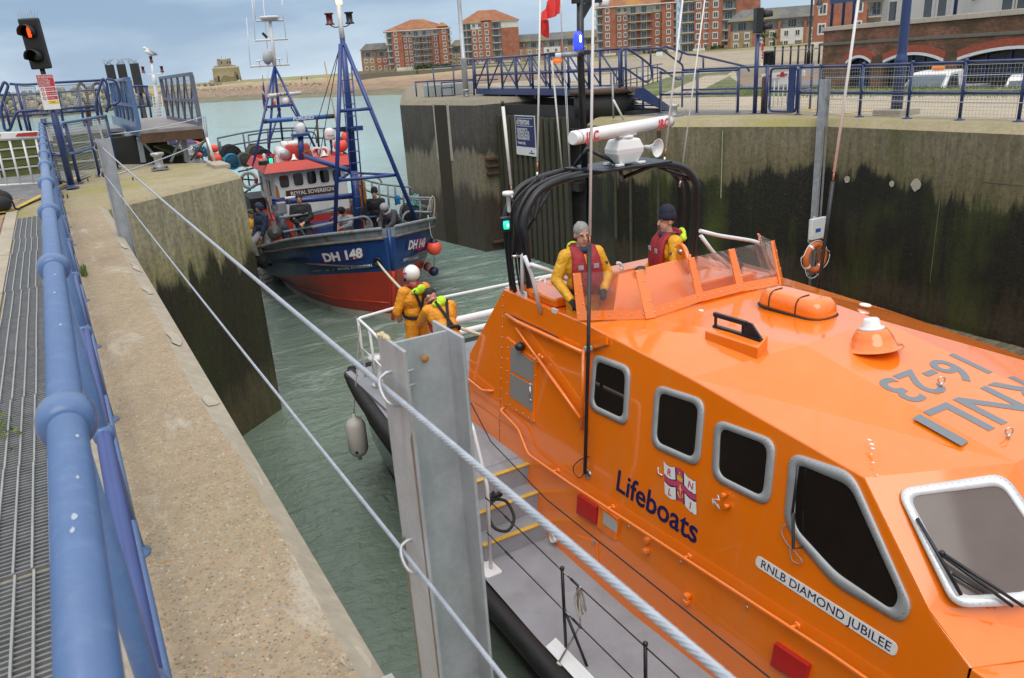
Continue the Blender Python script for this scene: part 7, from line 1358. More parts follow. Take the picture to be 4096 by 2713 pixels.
tubes('tow_arch', [[(4.0, 10.6, -2.98), (4.15, 10.95, -2.45), (4.6, 11.2, -2.32), (7.3, 11.2, -2.32), (7.75, 10.95, -2.45), (7.9, 10.6, -2.98)], [(4.9, 12.0, -3.0), (5.2, 12.05, -2.86), (6.8, 12.05, -2.86), (7.1, 12.0, -3.0)]], .062)
MB().lathe([(.13, 0), (.13, .03), (.09, .05), (.09, .4), (.13, .43), (.13, .48), (0, .49)], (3.62, 10.95, -2.98), n=14).build('capstan', WT, LBT); MB().bx(3.32, 3.42, 9.2, 11.7, -2.99, -2.93).build('toe_rail', DECKG, LBT); MB().bx(6.30, 6.52, 11.5, 11.56, -2.28, -2.05).build('rail_bracket', WT, LBT); m = MB(); m.torus((3.75, 10.4, -2.72), .22, .06, (1, .25, 0), 20, 8); m.build('stowed_lifebuoy', WHITE, LBT)
tubes('hand_rail', [[(3.22, 6.68, -3.7), (3.22, 6.60, -2.6), (3.2, 6.8, -1.95), (3.3, 7.9, -1.95), (3.35, 8.6, -2.0), (3.35, 8.6, -2.95)]], .021); MB().prism(rpoly([(3.10, 6.55, -3.70), (3.30, 6.55, -3.70), (3.30, 6.95, -3.70), (3.10, 6.95, -3.70)], .03, 3), (0, 0, .015)).build('rail_foot', WT, LBT)
for y in (5.14, 3.95, 2.7, 1.4): 
    s_ = MB().tube([(3.2, y, -3.68), (3.2, y, -2.78)], .016, 8).build('stanchion', BLKT, LBT); MB().ell((3.2, y, -2.76), .024, 10, 6).build('stanchion_knob', BLKT, s_)
MB().tube([(3.2, 5.14, -3.2), (3.24, 4.85, -3.68)], .014, 8).build('stanchion_brace', BLKT, LBT)
m = MB(); m.tube([(3.2, 6.62, -2.74), (3.2, 5.14, -2.79), (3.2, 3.95, -2.79), (3.2, 2.7, -2.79), (3.3, 1.4, -2.78), (4.2, -2, -2.6)], .007, 6); m.build('guard_wire', BLKT, LBT); m = MB(); m.tube([(3.2, 6.66, -3.2), (3.2, 5.14, -3.23), (3.2, 3.95, -3.23), (3.2, 2.7, -3.23), (3.3, 1.4, -3.2), (4.2, -2, -3.0)], .007, 6); m.build('guard_wire', BLKT, LBT); m = MB(); m.tube([SP(8.9, -2.72, .03), SP(7.9, -2.83, .25), SP(6.5, -2.95, .3), SP(3, -2.95, .3), SP(0, -2.95, .35)], .008, 6); m.build('jackstay', BLKT, LBT)
for a, b in (((3.2, 6.62, -2.74), (3.2, 6.2, -2.755)), ((3.2, 6.66, -3.2), (3.2, 6.25, -3.21)), ((3.2, 5.3, -2.785), (3.2, 5.0, -2.79)), ((3.2, 5.3, -3.225), (3.2, 5.0, -3.23))): MB().tube([a, b], [.006, .006], 6).build('turnbuckle', STEEL, LBT); MB().tube([b, Vector(b) + Vector((0, -.14, -.004))], [.013, .013], 6).build('wire_sleeve', BLKT, LBT)
MB().prism([(3.07, 5.30, -3.70), (3.16, 5.30, -3.66), (3.16, 1.5, -3.64), (3.07, 1.5, -3.70)], (.03, 0, .012)).build('foot_rail', WT, LBT)
rc = thing('rope_coil', 'black rope coil and loop lying on the grey lifeboat steps', 'rope', (3.6, 7.0, -3.3)); cR = Vector((3.485,6.882,-3.2)); m = MB(); m.tube(cat([cR + Vector((.02, .1, .16)), cR + Vector((-.12, .05, .1)), cR + Vector((-.14, -.1, -.05)), cR + Vector((0, -.16, -.12)), cR + Vector((.14, -.08, -.05)), cR + Vector((.13, .06, .1)), cR + Vector((0, .1, .16))], 5), .018, 7)
for i in range(5): a = i * 1.25; m.tube(cat([cR + Vector((.0, .1, .17)), cR + Vector((.07 * math.cos(a), .12 + .04 * math.sin(a), .22)), cR + Vector((.1 * math.cos(a + 1), .1, .19)), cR + Vector((.02, .09, .16))], 4), .017, 6)
m.build('rope', RUBB, rc)
def fender(top, L, r, label, rope):
    top = Vector(top); t = thing('fender', label, 'fender', top - Vector((0, 0, L)), 'pale fenders hung from the lifeboat'); MB().lathe([(.018, 0), (.03, -.02), (.035, -.06), (r * .7, -.10), (r, -.19), (r, -L + .19), (r * .7, -L + .1), (.035, -L + .06), (.03, -L)], top, (0, 0, 1), 20).build('body', mk('fender_vinyl', (.55, .52, .48), .55, var=.08, dirt=(.38, .35, .3), damt=.5), t); MB().torus(top + Vector((0, 0, -.025)), .02, .01, (1, 0, 0), 10, 6).build('eye', RUBB, t); MB().tube(rope, .010, 6).build('rope', mk('fender_rope', (.36, .33, .30), .9, var=.2, scale=60), t); MB().lathe([(.025, 0), (.025, .002)], top + Vector((-r * .5, -r * .88, -L + .2)), (-.5, -.9, 0), 12).build('badge', NAVYT, t)
ft = Vector((3.161,11,-3.372)); fender(ft, .80, .155, 'long pale fender hanging beside the lifeboat stern quarter', sag(ft, (3.50, 11.2, -2.05), .02)); f2 = Vector((3.063,5.05,-3.689)); fender(f2, .6, .12, 'pale fender at the bottom edge below the deck stanchion', [f2, Vector((3.318,5.05,-3.391)), Vector((3.295,5.05,-2.961)), Vector((3.2, 4.85, -2.79))])
m = MB(); k0 = Vector((3.2, 4.85, -2.79))
for i in range(4): m.tube(cat([k0, k0 + Vector((.03 * math.cos(i * 1.6), .05 * math.sin(i), -.12)), k0 + Vector((.05 * math.cos(i * 1.6), .06 * math.sin(i * 2), -.28)), k0 + Vector((.0, .02, -.1)), k0 + Vector((0, 0, .01))], 4), .009, 6)
o = m.build('rope_knot', mk('knot_rope', (.38, .35, .31), .9, var=.2, scale=60)); tag(o, 'pale rope knot and loop tied to the lifeboat guard wire', 'rope')
for k, (p, r) in enumerate(zip([(4.786,3.28,-1.176),(4.761,3.239,-1.187),(4.729,3.206,-1.199),(4.678,3.176,-1.216),(4.617,3.116,-1.239),(4.536,3.019,-1.27)], (.012, .014, .011, .006, .008, .006))): MB().ell(p, (r, r * 1.6, .002), 8, 4).build('bird_dropping', WHITE, LBT)

# ---------------------------------------------------------------- the fishing boat being towed in (built in its own frame: x starboard, y towards the bow, z above the water)
FBR = math.radians(176); WX = .72
FBT = thing('fishing_boat', 'blue and red steel fishing boat with white wheelhouse entering the lock behind the lifeboat', 'fishing boat', (6.95, 18.75, WATER), rotz=FBR, local=True)
def m_topside(name, a, stain, amt):
    m, nt, b = _m(name); v = coords(nt); vs = coords(nt, False, (1, 1, .22))
    sy = nt.nodes.new('ShaderNodeSeparateXYZ'); nt.links.new(v, sy.inputs[0])
    c = ramp(nt, noise(nt, v, 1.2, 5), [(.3, tuple(x * .8 for x in a)), (.7, tuple(x * 1.15 for x in a))])
    worn = ramp(nt, math_(nt, 'ADD', math_(nt, 'MULTIPLY', sy.outputs['Y'], -.13), math_(nt, 'MULTIPLY', noise(nt, v, .9, 6, .65), .9)), [(.72, 0), (.95, 1)])
    c = mix(nt, math_(nt, 'MULTIPLY', worn, amt), c, stain)
    c = mix(nt, ramp(nt, noise(nt, vs, 6, 7, .7), [(.58, 0), (.72, .55)]), c, tuple(x * .45 for x in a))
    c = mix(nt, ramp(nt, noise(nt, vs, 3.1, 8, .7), [(.64, 0), (.72, .6)]), c, (.13, .06, .03))
    nt.links.new(c, b.inputs['Base Color']); setp(b, Roughness=.38, Coat_Weight=.25); bump(nt, b, noise(nt, v, 3, 4), .15, .02); return m
FBLUE = m_topside('boat_blue', (.010, .045, .17), (.10, .115, .13), .85); FRED = m_topside('boat_red', (.52, .036, .015), (.08, .06, .055), .75); FGREY = mk('bulwark_grey', (.20, .235, .26), .55, var=.15, scale=3, dirt=(.13, .065, .03), dscale=5, damt=.8); BBLUE = mk('mast_blue', (.02, .05, .21), .35, var=.12, dirt=(.06, .06, .08), damt=.3, coat=.2); BWHITE = mk('boat_white', (.70, .70, .68), .45, var=.05, dirt=(.5, .46, .40), damt=.35, streak=True, coat=.1); BRED = mk('visor_red', (.52, .045, .025), .4, var=.06)
FST = [(0,.15,2.62,.12,1.50),(-.4,.70,2.57,.48,1.45),(-1.0,1.32,2.48,1.0,1.38),(-1.7,1.84,2.36,1.5,1.28),(-2.5,2.16,2.2,1.84,1.16),(-3.5,2.44,1.96,2.16,1.0),(-4.8,2.68,1.68,2.44,.84),(-6.2,2.76,1.54,2.56,.78),(-9,2.72,1.48,2.56,.74),(-12,2.5,1.5,2.35,.76),(-13.6,2.2,1.56,2.1,.8)]
def strip(f0, f1, n=1):
    m = MB()
    for s in (1, -1):
        R0 = [f0(q, s) for q in FST]; R1_ = [f1(q, s) for q in FST]; m.loft([R0, R1_], closed=False, caps=False)
    a, b = f0(FST[0], 1), f1(FST[0], 1); c_, d_ = f0(FST[0], -1), f1(FST[0], -1); m.face(a, c_, d_, b); a, b = f0(FST[-1], 1), f1(FST[-1], 1); c_, d_ = f0(FST[-1], -1), f1(FST[-1], -1); m.face(a, b, d_, c_)
    return m
gun = lambda q, s: Vector((s * q[1], q[0], q[2])); red = lambda q, s: Vector((s * q[3], q[0], q[4]))
def low(k, dy, z): return lambda q, s: Vector((s * q[3] * k, q[0] + dy * max(0, 1 + q[0] / 4.0), z))
mid1 = lambda q, s: gun(q, s).lerp(red(q, s), .22 if q[0] > -4 else .12)
strip(gun, mid1).build('bulwark', FGREY, FBT); strip(mid1, red).build('topsides', FBLUE, FBT)
strip(red, low(.84, -.35, .55)).build('lower_hull', FRED, FBT); strip(low(.84, -.35, .55), low(.73, -.53, .2)).build('lower_plating', FRED, FBT); strip(low(.73, -.53, .2), low(.70, -.57, -.02)).build('boot_top', mk('boot_white', (.5, .48, .42), .6, var=.2, dirt=(.2, .18, .12), damt=.6), FBT); strip(low(.70, -.57, -.02), low(.2, -.9, -1.4)).build('keel', FRED, FBT)
for s in (1, -1):
    MB().tube(cat([gun(q, s) + Vector((s * .02, .0, .0)) for q in FST], 4), .045, 8).build('gunwale_rail', FGREY, FBT); MB().tube(cat([mid1(q, s) + Vector((s * .02, .01, 0)) for q in FST], 4), .035, 8).build('rubbing_strake', mk('rusty_grey', (.17, .15, .13), .7, var=.35, dirt=(.16, .07, .03), dscale=4, damt=.9), FBT); MB().tube([low(.84, -.35, .55)(q, s) + Vector((s * .005, 0, 0)) for q in FST], .02, 6).build('hull_weld', FRED, FBT)
MB().tube([(0, .0, 2.6), (0, .0, 1.5)], .05, 8).build('stem_bar', FBLUE, FBT); MB().tube([(0, .0, 1.5), (0, -.34, .55), (0, -.56, 0), (0, -.9, -1)], .05, 8).build('stem_bar', FRED, FBT)
m = MB(); D_ = [(q[1] - .05, q[0], q[2] - .55) for q in FST[:7]]; m.add([Vector((a, b, min(c, 1.62))) for a, b, c in D_] + [Vector((-a, b, min(c, 1.62))) for a, b, c in D_[::-1]], [list(range(14))]); m.build('fore_deck', mk('deck_dark', (.07, .06, .055), .8, var=.3, dirt=(.16, .05, .03), damt=.7), FBT); m = MB(); D_ = [(q[1] - .05, q[0]) for q in FST[6:]]; m.add([Vector((a, b, 1.0)) for a, b in D_] + [Vector((-a, b, 1.0)) for a, b in D_[::-1]], [list(range(2 * len(D_)))]); m.build('main_deck', TIMB_D, FBT)
# lettering draped on the bows
from mathutils.bvhtree import BVHTree
hb_ = bpy.data.objects['topsides']; HBV = BVHTree.FromPolygons([v.co.copy() for v in hb_.data.vertices], [tuple(p.vertices) for p in hb_.data.polygons])
def hull_text(s, quad, mat, off=.012, dx=0, dz=0, shear=0.0):
    cu = bpy.data.curves.new('t', 'FONT'); cu.body = s; cu.size = 1; cu.offset = .045; cu.shear = shear; cu.resolution_u = 3; t = bpy.data.objects.new('t', cu); COL.objects.link(t); me = bpy.data.meshes.new_from_object(t.evaluated_get(bpy.context.evaluated_depsgraph_get())); bpy.data.objects.remove(t)
    bm = bmesh.new(); bm.from_mesh(me); xs = [v.co.x for v in bm.verts]; ys_ = [v.co.y for v in bm.verts]; x0, x1, y0, y1 = min(xs), max(xs), min(ys_), max(ys_)
    for k in range(1, 12): bmesh.ops.bisect_plane(bm, geom=bm.verts[:] + bm.edges[:] + bm.faces[:], plane_co=(x0 + (x1 - x0) * k / 12, 0, 0), plane_no=(1, 0, 0))
    BL, BR, TR_, TL_ = [Vector(p) for p in quad]; sg_ = 1 if BL.x > 0 else -1
    for v in bm.verts:
        u = (v.co.x - x0) / (x1 - x0); w_ = (v.co.y - y0) / (y1 - y0); p = BL.lerp(BR, u).lerp(TL_.lerp(TR_, u), w_) + Vector((0, dx, dz)); h, n_, i_, d_ = HBV.find_nearest(p)
        if n_.x * sg_ < 0: n_ = -n_
        v.co = h + n_ * off
    bmesh.ops.recalc_face_normals(bm, faces=bm.faces); bm.to_mesh(me); bm.free(); me.materials.clear(); me.materials.append(mat); o = bpy.data.objects.new('hull_lettering', me); COL.objects.link(o); o.parent = FBT; ORG[o.name] = Vector((0, 0, 0)); return o
LW = mk('letter_white', (.72, .73, .72), .5, var=.1); LR = mk('letter_red', (.45, .02, .05), .5, var=.1); LM = mk('patch_purple', (.025, .035, .16), .4, var=.15); LMG = mk('patch_magenta', (.32, .02, .17), .4, var=.15)
def hull_patch(quad, mat, off=.006):
    BL, BR, TR_, TL_ = [Vector(p) for p in quad]; m = MB(); n = 8; sg_ = 1 if BL.x > 0 else -1
    def pp(u, w_):
        p = BL.lerp(BR, u).lerp(TL_.lerp(TR_, u), w_); h, n_, i_, d_ = HBV.find_nearest(p); n_ = -n_ if n_.x * sg_ < 0 else n_; return h + n_ * off
    for i in range(n):
        for j in range(3): m.face(pp(i / n, j / 3), pp((i + 1) / n, j / 3), pp((i + 1) / n, (j + 1) / 3), pp(i / n, (j + 1) / 3))
    return m.build('paint_patch', mat, FBT)
hull_patch([(1.52,-1.58,1.62),(0.53,-0.37,1.84),(0.56,-0.33,2.17),(1.54,-1.47,1.96)], LM); hull_patch([(-0.5,-0.33,1.88),(-1.52,-1.58,1.61),(-1.53,-1.46,1.94),(-0.61,-0.39,2.18)], LM); hull_patch([(-0.97,-0.86,1.71),(-1.48,-1.56,1.55),(-1.45,-1.36,1.93),(-1.03,-0.81,2.06)], LMG, .009)
Q1 = [(1.41,-1.42,1.68),(0.62,-0.46,1.86),(0.63,-0.41,2.14),(1.48,-1.4,1.93)]; Q2 = [(-0.57,-0.4,1.88),(-1.35,-1.34,1.68),(-1.41,-1.31,1.95),(-0.66,-0.45,2.12)]; hull_text('DH 148', Q1, LR, .013, -.02, -.02); hull_text('DH 148', Q1, LW, .018); hull_text('DH 148', Q2, LR, .013, -.015, -.02); hull_text('DH 148', Q2, LW, .018)
hull_text('ROYAL SOVEREIGN', [(1.16,-1.17,1.47),(0.45,-0.34,1.6),(0.45,-0.32,1.69),(1.16,-1.15,1.54)], LW, .014); hull_text('ROYAL SOVEREIGN', [(-0.36,-0.23,1.63),(-1.04,-1.02,1.46),(-1.04,-0.99,1.55),(-0.37,-0.23,1.71)], LW, .014)
AY = mk('arrow_yellow', (.5, .3, .02), .5)
for q in ([(1.4,-1.52,1.4),(1.33,-1.41,1.45),(1.41,-1.49,1.48),(1.38,-1.48,1.44)], [(1.27,-1.33,1.43),(1.21,-1.24,1.48),(1.27,-1.3,1.51),(1.25,-1.29,1.47)], [(1.67,-2.03,1.34),(1.51,-1.66,1.4),(1.51,-1.65,1.43),(1.67,-2.02,1.36)], [(-1.18,-1.22,1.43),(-1.07,-1.04,1.52),(-1.16,-1.16,1.5),(-1.14,-1.14,1.49)], [(-1.31,-1.39,1.41),(-1.2,-1.22,1.48),(-1.29,-1.34,1.47),(-1.26,-1.31,1.46)], [(-1.34,-1.43,1.44),(-1.72,-2.17,1.27),(-1.69,-2.09,1.31),(-1.34,-1.42,1.46)]):
    m = MB(); P = []
    for p in q: h, n_, i_, d_ = HBV.find_nearest(Vector(p)); n_ = -n_ if n_.x * p[0] < 0 else n_; P.append(h + n_ * .012)
    m.add(P, [(0, 1, 2, 3)]); m.build('arrow_mark', AY, FBT)
hp_ = Vector((0.34,-0.18,1.75)); m = MB(); h, n_, i_, d_ = HBV.find_nearest(hp_); n_ = -n_ if n_.x < 0 else n_; m.lathe([(.12, 0), (.12, .02), (.075, .025), (.07, -.02), (0, -.02)], h + n_ * .005, n_, 18); m.build('fairlead', mk('fairlead_dark', (.01, .012, .03), .4), FBT)
# wheelhouse
WFr = -5.2; HW = 1.10; XS = WX + HW; XP = WX - HW
wb = MB(); wb.add([(XS, WFr, 2.36), (XP, WFr, 2.36), (XP, -8.2, 2.36), (XS, -8.2, 2.36), (XS, WFr, 3.80), (XP, WFr, 3.80), (XP, -8.2, 3.80), (XS, -8.2, 3.80)], [(0, 1, 5, 4), (1, 2, 6, 5), (2, 3, 7, 6), (3, 0, 4, 7), (4, 5, 6, 7)]); wh = wb.build('wheelhouse', BWHITE, FBT, bevel=.05, seg=3)
MB().bx(XP - .35, XS + .25, -8.2, WFr + .02, 1.0, 2.36).build('casing', BRED, FBT); MB().bx(XP - .02, XS + .02, -8.22, WFr + .03, 2.33, 2.40).build('trim', FGREY, wh)
v_ = MB(); a, b = HW + .28, HW + .12; yf, yb = WFr + .30, -8.45
rg_ = [[Vector((x, y, z)) for x, y in ((WX + k, f), (WX - k, f), (WX - k, g_), (WX + k, g_))] for k, f, g_, z in ((a, yf, yb, 3.76), (b, yf - .18, yb + .15, 4.02), (b - .06, yf - .24, yb + .2, 4.02), (b - .06, yf - .24, yb + .2, 3.92))]
v_.loft(rg_, sm=False); v_.build('visor', BRED, wh); MB().bx(WX - a + .05, WX + a - .05, yb + .05, yf - .05, 3.74, 3.80).build('roof_underside', BWHITE, wh)
BGL = mk('wheelhouse_glass', (.014, .015, .016), .06, var=.4, scale=2, spec=.8)
for q in ([(1.65,-5.18,3.63),(1.36,-5.18,3.63),(1.39,-5.18,3.25),(1.68,-5.18,3.26)], [(1.23,-5.18,3.65),(0.93,-5.18,3.64),(0.97,-5.18,3.27),(1.26,-5.18,3.27)], [(0.82,-5.18,3.66),(0.53,-5.18,3.65),(0.57,-5.18,3.27),(0.86,-5.18,3.28)], [(0.42,-5.18,3.66),(0.13,-5.18,3.64),(0.18,-5.18,3.27),(0.46,-5.18,3.27)], [(0.03,-5.18,3.63),(-0.23,-5.18,3.61),(-0.19,-5.18,3.25),(0.07,-5.18,3.26)]):
    c = sum((Vector(p) for p in q), Vector()) / 4; w2 = (Vector(q[1]) - Vector(q[0])).length * .5; h2 = (Vector(q[0]) - Vector(q[3])).length * .5; P = [Vector((c.x + dx * w2 * (1 - .06 * (dz < 0)), WFr, c.z + dz * h2)) for dx, dz in ((1, 1), (-1, 1), (-1, -1), (1, -1))]
    f = MB(); O = rpoly([c + (p - c) * 1.16 for p in P], .10); I = rpoly(P, .09); O = [Vector((p.x, WFr + .006, p.z)) for p in O]; I2 = [Vector((p.x, WFr + .03, p.z)) for p in I]; I3 = [Vector((p.x, WFr + .008, p.z)) for p in I]; f.loft([O, I2, I3], caps=False); fo_ = f.build('window', BWHITE, wh); MB().add([Vector((p.x, WFr + .012, p.z)) for p in I], [list(range(len(I)))]).build('pane', BGL, fo_)
for y0 in (-5.75, -6.3, -7.3): 
    P = [Vector((HW, y0, 3.45)), Vector((HW, y0 - .36, 3.45)), Vector((HW, y0 - .36, 2.95)), Vector((HW, y0, 2.95))]; I = rpoly(P, .08); O = rpoly([sum(P, Vector()) / 4 + (p - sum(P, Vector()) / 4) * 1.16 for p in P], .09)
    for s in (1, -1): f = MB(); f.loft([[Vector((WX + s * (HW + .006), p.y, p.z)) for p in O], [Vector((WX + s * (HW + .03), p.y, p.z)) for p in I]], caps=False); fo_ = f.build('window', BWHITE, wh); MB().add([Vector((WX + s * (HW + .012), p.y, p.z)) for p in I], [list(range(len(I)))]).build('pane', BGL, fo_)
dr = MB().bx(XS + .004, XS + .035, -7.15, -6.55, 1.9, 3.55).build('door', BWHITE, wh, bevel=.02); MB().tube([(XS + .06, -6.62, 2.5), (XS + .06, -6.62, 2.75)], .015, 6).build('handle', STEEL, dr)
m = MB(); m.prism([(XS - .02, WFr + .003, 3.4), (XS - .09, WFr + .003, 3.3), (XS - .12, WFr + .003, 2.8), (XS - .03, WFr + .003, 2.4), (XS + .0, WFr + .003, 3.0)], (0, .002, 0)); m.build('rust_streak', RSP, wh)
nb_ = [Vector(p) for p in [(1.53,-5.14,3.16),(0.02,-5.14,3.16),(0.05,-5.14,2.96),(1.51,-5.14,2.98)]]; m = MB(); zc_ = sum(p.z for p in nb_) / 4; xl, xr = nb_[0].x, nb_[1].x
m.bx(min(xl, xr), max(xl, xr), WFr + .02, WFr + .06, zc_ - .105, zc_ + .105); nbo = m.build('name_board', mk('varnished_board', (.065, .02, .012), .5, var=.2), wh, bevel=.015); text('ROYAL SOVEREIGN', (xl - .13, WFr + .065, zc_ - .055), (-1, 0, 0), (0, 0, 1), .165, LW, nbo, sx=.92, bold=.0015)
# roof gear
def cyl(name, a, b, r, mat, par=FBT, n=16): return MB().tube([a, b], r, n).build(name, mat, par)
RZ = 4.0
sl2 = cyl('searchlight', (1.37,-6.2,4.26), (1.29,-5.7,4.16), .17, BWHITE); p = Vector((1.29,-5.68,4.16)); MB().lathe([(.165, 0), (.165, .015), (0, .02)], p, Vector((1.29,-5.7,4.16)) - Vector((1.37,-6.2,4.26)), 18).build('lens', GALV, sl2)
lr = MB(); a, b = Vector((1.11,-7.2,4.32)), Vector((0.51,-7.2,4.29)); lr.tube([a, a.lerp(b, .04), a.lerp(b, .96), b], [.13, .16, .16, .13], 16); lr.build('liferaft_canister', BWHITE, FBT); MB().tube([a.lerp(b, .33), a.lerp(b, .36)], .165, 16).build('canister_band', GALV, FBT); MB().box(a.lerp(b, .38) + Vector((0, .16, .0)), (.16, .02, .1)).build('canister_label', SIGNY, FBT)
p = Vector((0.71,-6.6,3.91)); MB().lathe([(.42, -.1), (.36, .45), (.34, .47)], p, n=20).build('funnel', BRED, FBT)
for q in ((1.09,-5.4,3.98), (0.15,-5.5,3.99)): q = Vector(q); MB().lathe([(.03, .18), (.05, .1), (.08, .02), (.15, -.05), (.155, -.06), (.13, -.05), (.04, .0)], q + Vector((0, 0, .04)), (-.1, -.5, .9), 16).build('loudhailer', BWHITE, FBT)
for q in ((1.43,-5.2,3.92), (-0.05,-5.3,3.91), (2.02,-5.2,4.05)): MB().box(q, (.3, .14, .13)).build('deck_light', BLACK, FBT, bevel=.02)
q = Vector((1.7,-5.9,4.03)); MB().box(q, (.18, .16, .24)).build('sidelight_box', BLACK, FBT, bevel=.02); MB().lathe([(.06, -.07), (.065, 0), (.06, .07)], q + Vector((.01, .06, 0)), n=12).build('green_sidelight', glow('lit_green_far', (.01, .55, .32), 1.8), FBT); MB().box(q + Vector((-.22, 0, .0)), (.14, .14, .26)).build('sidelight_screen', BWHITE, FBT)
m = MB(); q = Vector((1.86,-6,4.08)); m.lathe([(.05, -.15), (.05, .12), (.03, .16), (0, .17)], q, n=10); m.build('vent', BWHITE, FBT)
q = Vector((-0.45,-7,4.55)); MB().lathe([(.15, -.17), (.165, -.1), (.165, .08), (.14, .16), (.08, .2), (0, .21)], q, n=18).build('satcom_dome', BWHITE, FBT); cyl('dome_post', q - Vector((0, 0, .17)), (q.x, q.y, RZ - .1), .03, BBLUE); text('SAILOR', q + Vector((.12, .172, -.05)), (-1, 0, 0), (0, 0, 1), .075, SIGNK, FBT, sx=.85)
m = MB(); c = Vector((0.13,-6.6,4.03)); m.torus(c, .17, .045, (0, 1, .1), 18, 6); m.torus(c + Vector((-.25, -.1, 0)), .15, .05, (.3, 1, .2), 18, 6); m.build('hose_reel', BWHITE, FBT); m = MB()
for i in range(10): m.tube(cat([Vector((0.68,-5.4,4.14)) + Vector((random.uniform(-.16, .16), random.uniform(-.1, .1), random.uniform(-.1, .14))) for _ in range(4)], 3), .014, 5)
m.build('rope_heap', mk('orange_rope', (.32, .12, .04), .9, var=.3), FBT)
# scanner columns
cb_ = Vector((0.79,-5.9,3.96)); cyl('radar_column', (cb_.x, -5.9, RZ - .1), Vector((0.7,-5.9,4.68)), .09, BBLUE); MB().box(Vector((0.7,-5.9,4.7)), (.5, .4, .08)).build('radar_table', BBLUE, FBT); q = Vector((0.68,-5.9,4.91)); MB().lathe([(.10, -.24), (.12, -.18), (.16, -.1), (.17, .05), (.12, .13), (.05, .16)], q, n=8).build('scanner_gearbox', BWHITE, FBT, bevel=.02)
a, b = Vector((1.78,-5.6,5.2)), Vector((-0.48,-6.2,5.15)); sb_ = MB().tube([a, b], .068, 12).build('radar_scanner', mk('scanner_blue', (.035, .12, .36), .4, var=.1), FBT); text('FURUNO', a.lerp(b, .40) + Vector((0, .07, -.035)), b - a, (0, 0, 1), .13, LW, sb_, sx=1.3, bold=.004)
for e1, e2 in ((0, .035), (.87, 1.0)): MB().tube([a.lerp(b, e1), a.lerp(b, e2)], .071, 12).build('scanner_end', mk('scanner_dark%d' % (e1 > 0), (.03, .04, .06), .5), sb_)
a, b = Vector((1.17,-7.7,5.87)), Vector((0.05,-8.2,5.87)); sb2 = MB().tube([a, b], .055, 12).build('radar_scanner', BWHITE, FBT); text('FURUNO', a.lerp(b, .24) + Vector((0, .06, -.035)), b - a, (0, 0, 1), .105, NAVYT, sb2, sx=1.1, bold=.003); q = Vector((0.62,-8,5.67)); MB().lathe([(.13, -.13), (.17, -.05), (.16, .06), (.1, .11)], q, n=10).build('scanner_gearbox', BWHITE, FBT)
MB().box(Vector((0.81,-8,5.52)), (.85, .35, .08)).build('radar_table', BBLUE, FBT)
for q in [(0.97,-8,5.63),(0.41,-8,5.64)]: MB().lathe([(.05, -.07), (.055, 0), (.05, .07)], q, n=10).build('amber_lamp', glow('lit_amber_far', (.8, .16, .01), .25), FBT)
# aft lattice mast and aerials
ap = (0.75,-8.2,6.74)
for q in ((2.07,-7.2,3.79), (1.54,-7.6,3.77), (0.74,-9,3.84), (-0.07,-7.2,3.88), (0.77,-8.6,5.33)): cyl('mast_leg', ap, q, .038, BBLUE, n=8)
cyl('mast_leg', (0.75,-8.2,6.74), (0.14,-8.4,4.99), .03, BBLUE, n=8); cyl('mast_brace', (0.81,-8,5.43), (1.41,-7.5,4.44), .03, BBLUE, n=8); cyl('mast_brace', (0.46,-8,5.46), (0.19,-8.2,4.93), .025, BBLUE, n=8); cyl('flag_staff', (0.85,-8.8,6.75), (1.06,-8.8,5.71), .015, BWHITE, n=6)
MB().tube([(0.75,-8.2,6.74),(0.71,-8.2,7.4),(0.67,-8.2,8.17)], [.07, .06, .05], 10).build('topmast', BWHITE, FBT); q = Vector((0.68,-8.2,8.21)); MB().lathe([(.06, -.1), (.28, -.05), (.32, 0), (.28, .03), (0, .05)], q, n=20).build('tv_dome', BWHITE, FBT)
for a, b in (((1.51,-8.2,6.78), (0.27,-8.2,6.77)), ((1.24,-8.2,7.54), (0.2,-8.2,7.55)), ((1.12,-8.2,8.12), (0.25,-8.2,8.11))): cyl('yard', a, b, .03, BWHITE, n=8)
for a, b in zip([(1.5,-8.2,6.8),(1.22,-8.2,7.56),(0.32,-8.2,6.81),(0.26,-8.2,7.57),(1.12,-8.2,8.13),(0.26,-8.2,8.12),(0.89,-8.2,7.28)], [(1.38,-8.2,8.22),(1.12,-8.2,8.86),(0.27,-8.2,7.55),(0.2,-8.2,8.9),(1.05,-8.2,8.92),(0.17,-8.2,8.9),(0.77,-8.2,8.92)]): cyl('whip_aerial', a, b, .010, FIB, n=6)
a, b = Vector((0.96,-8.2,6.81)), Vector((0.89,-8.2,7.25)); MB().lathe([(.02, 0), (.09, .03), (.15, .12), (.16, (b - a).length * .5), (.15, (b - a).length - .12), (.09, (b - a).length - .03), (.02, (b - a).length)], a, b - a, 16).build('radar_reflector', mk('reflector_grey', (.38, .4, .4), .5, var=.08), FBT)
for q in [(1.21,-8.2,6.94),(0.57,-8.2,6.96)]: MB().lathe([(.11, -.015), (.12, 0), (.1, .02), (0, .03)], q, n=14).build('gps_disc', BWHITE, FBT); cyl('gps_stalk', q, Vector(q) - Vector((0, 0, .22)), .012, BWHITE, n=6)
m = MB(); q = Vector((0.9,-8.2,7.66)); m.beam(q + Vector((.07, 0, .1)), q + Vector((-.06, 0, -.05)), .03, .08); m.build('wind_vane', BLACK, FBT)
un = thing('union_flag', 'limp blue, white and red flag on the fishing boat stern staff', 'flag', (5.0, 26.5, 0), local=True); un.location = (6.95, 18.75, WATER); un.rotation_euler = (0, 0, FBR)
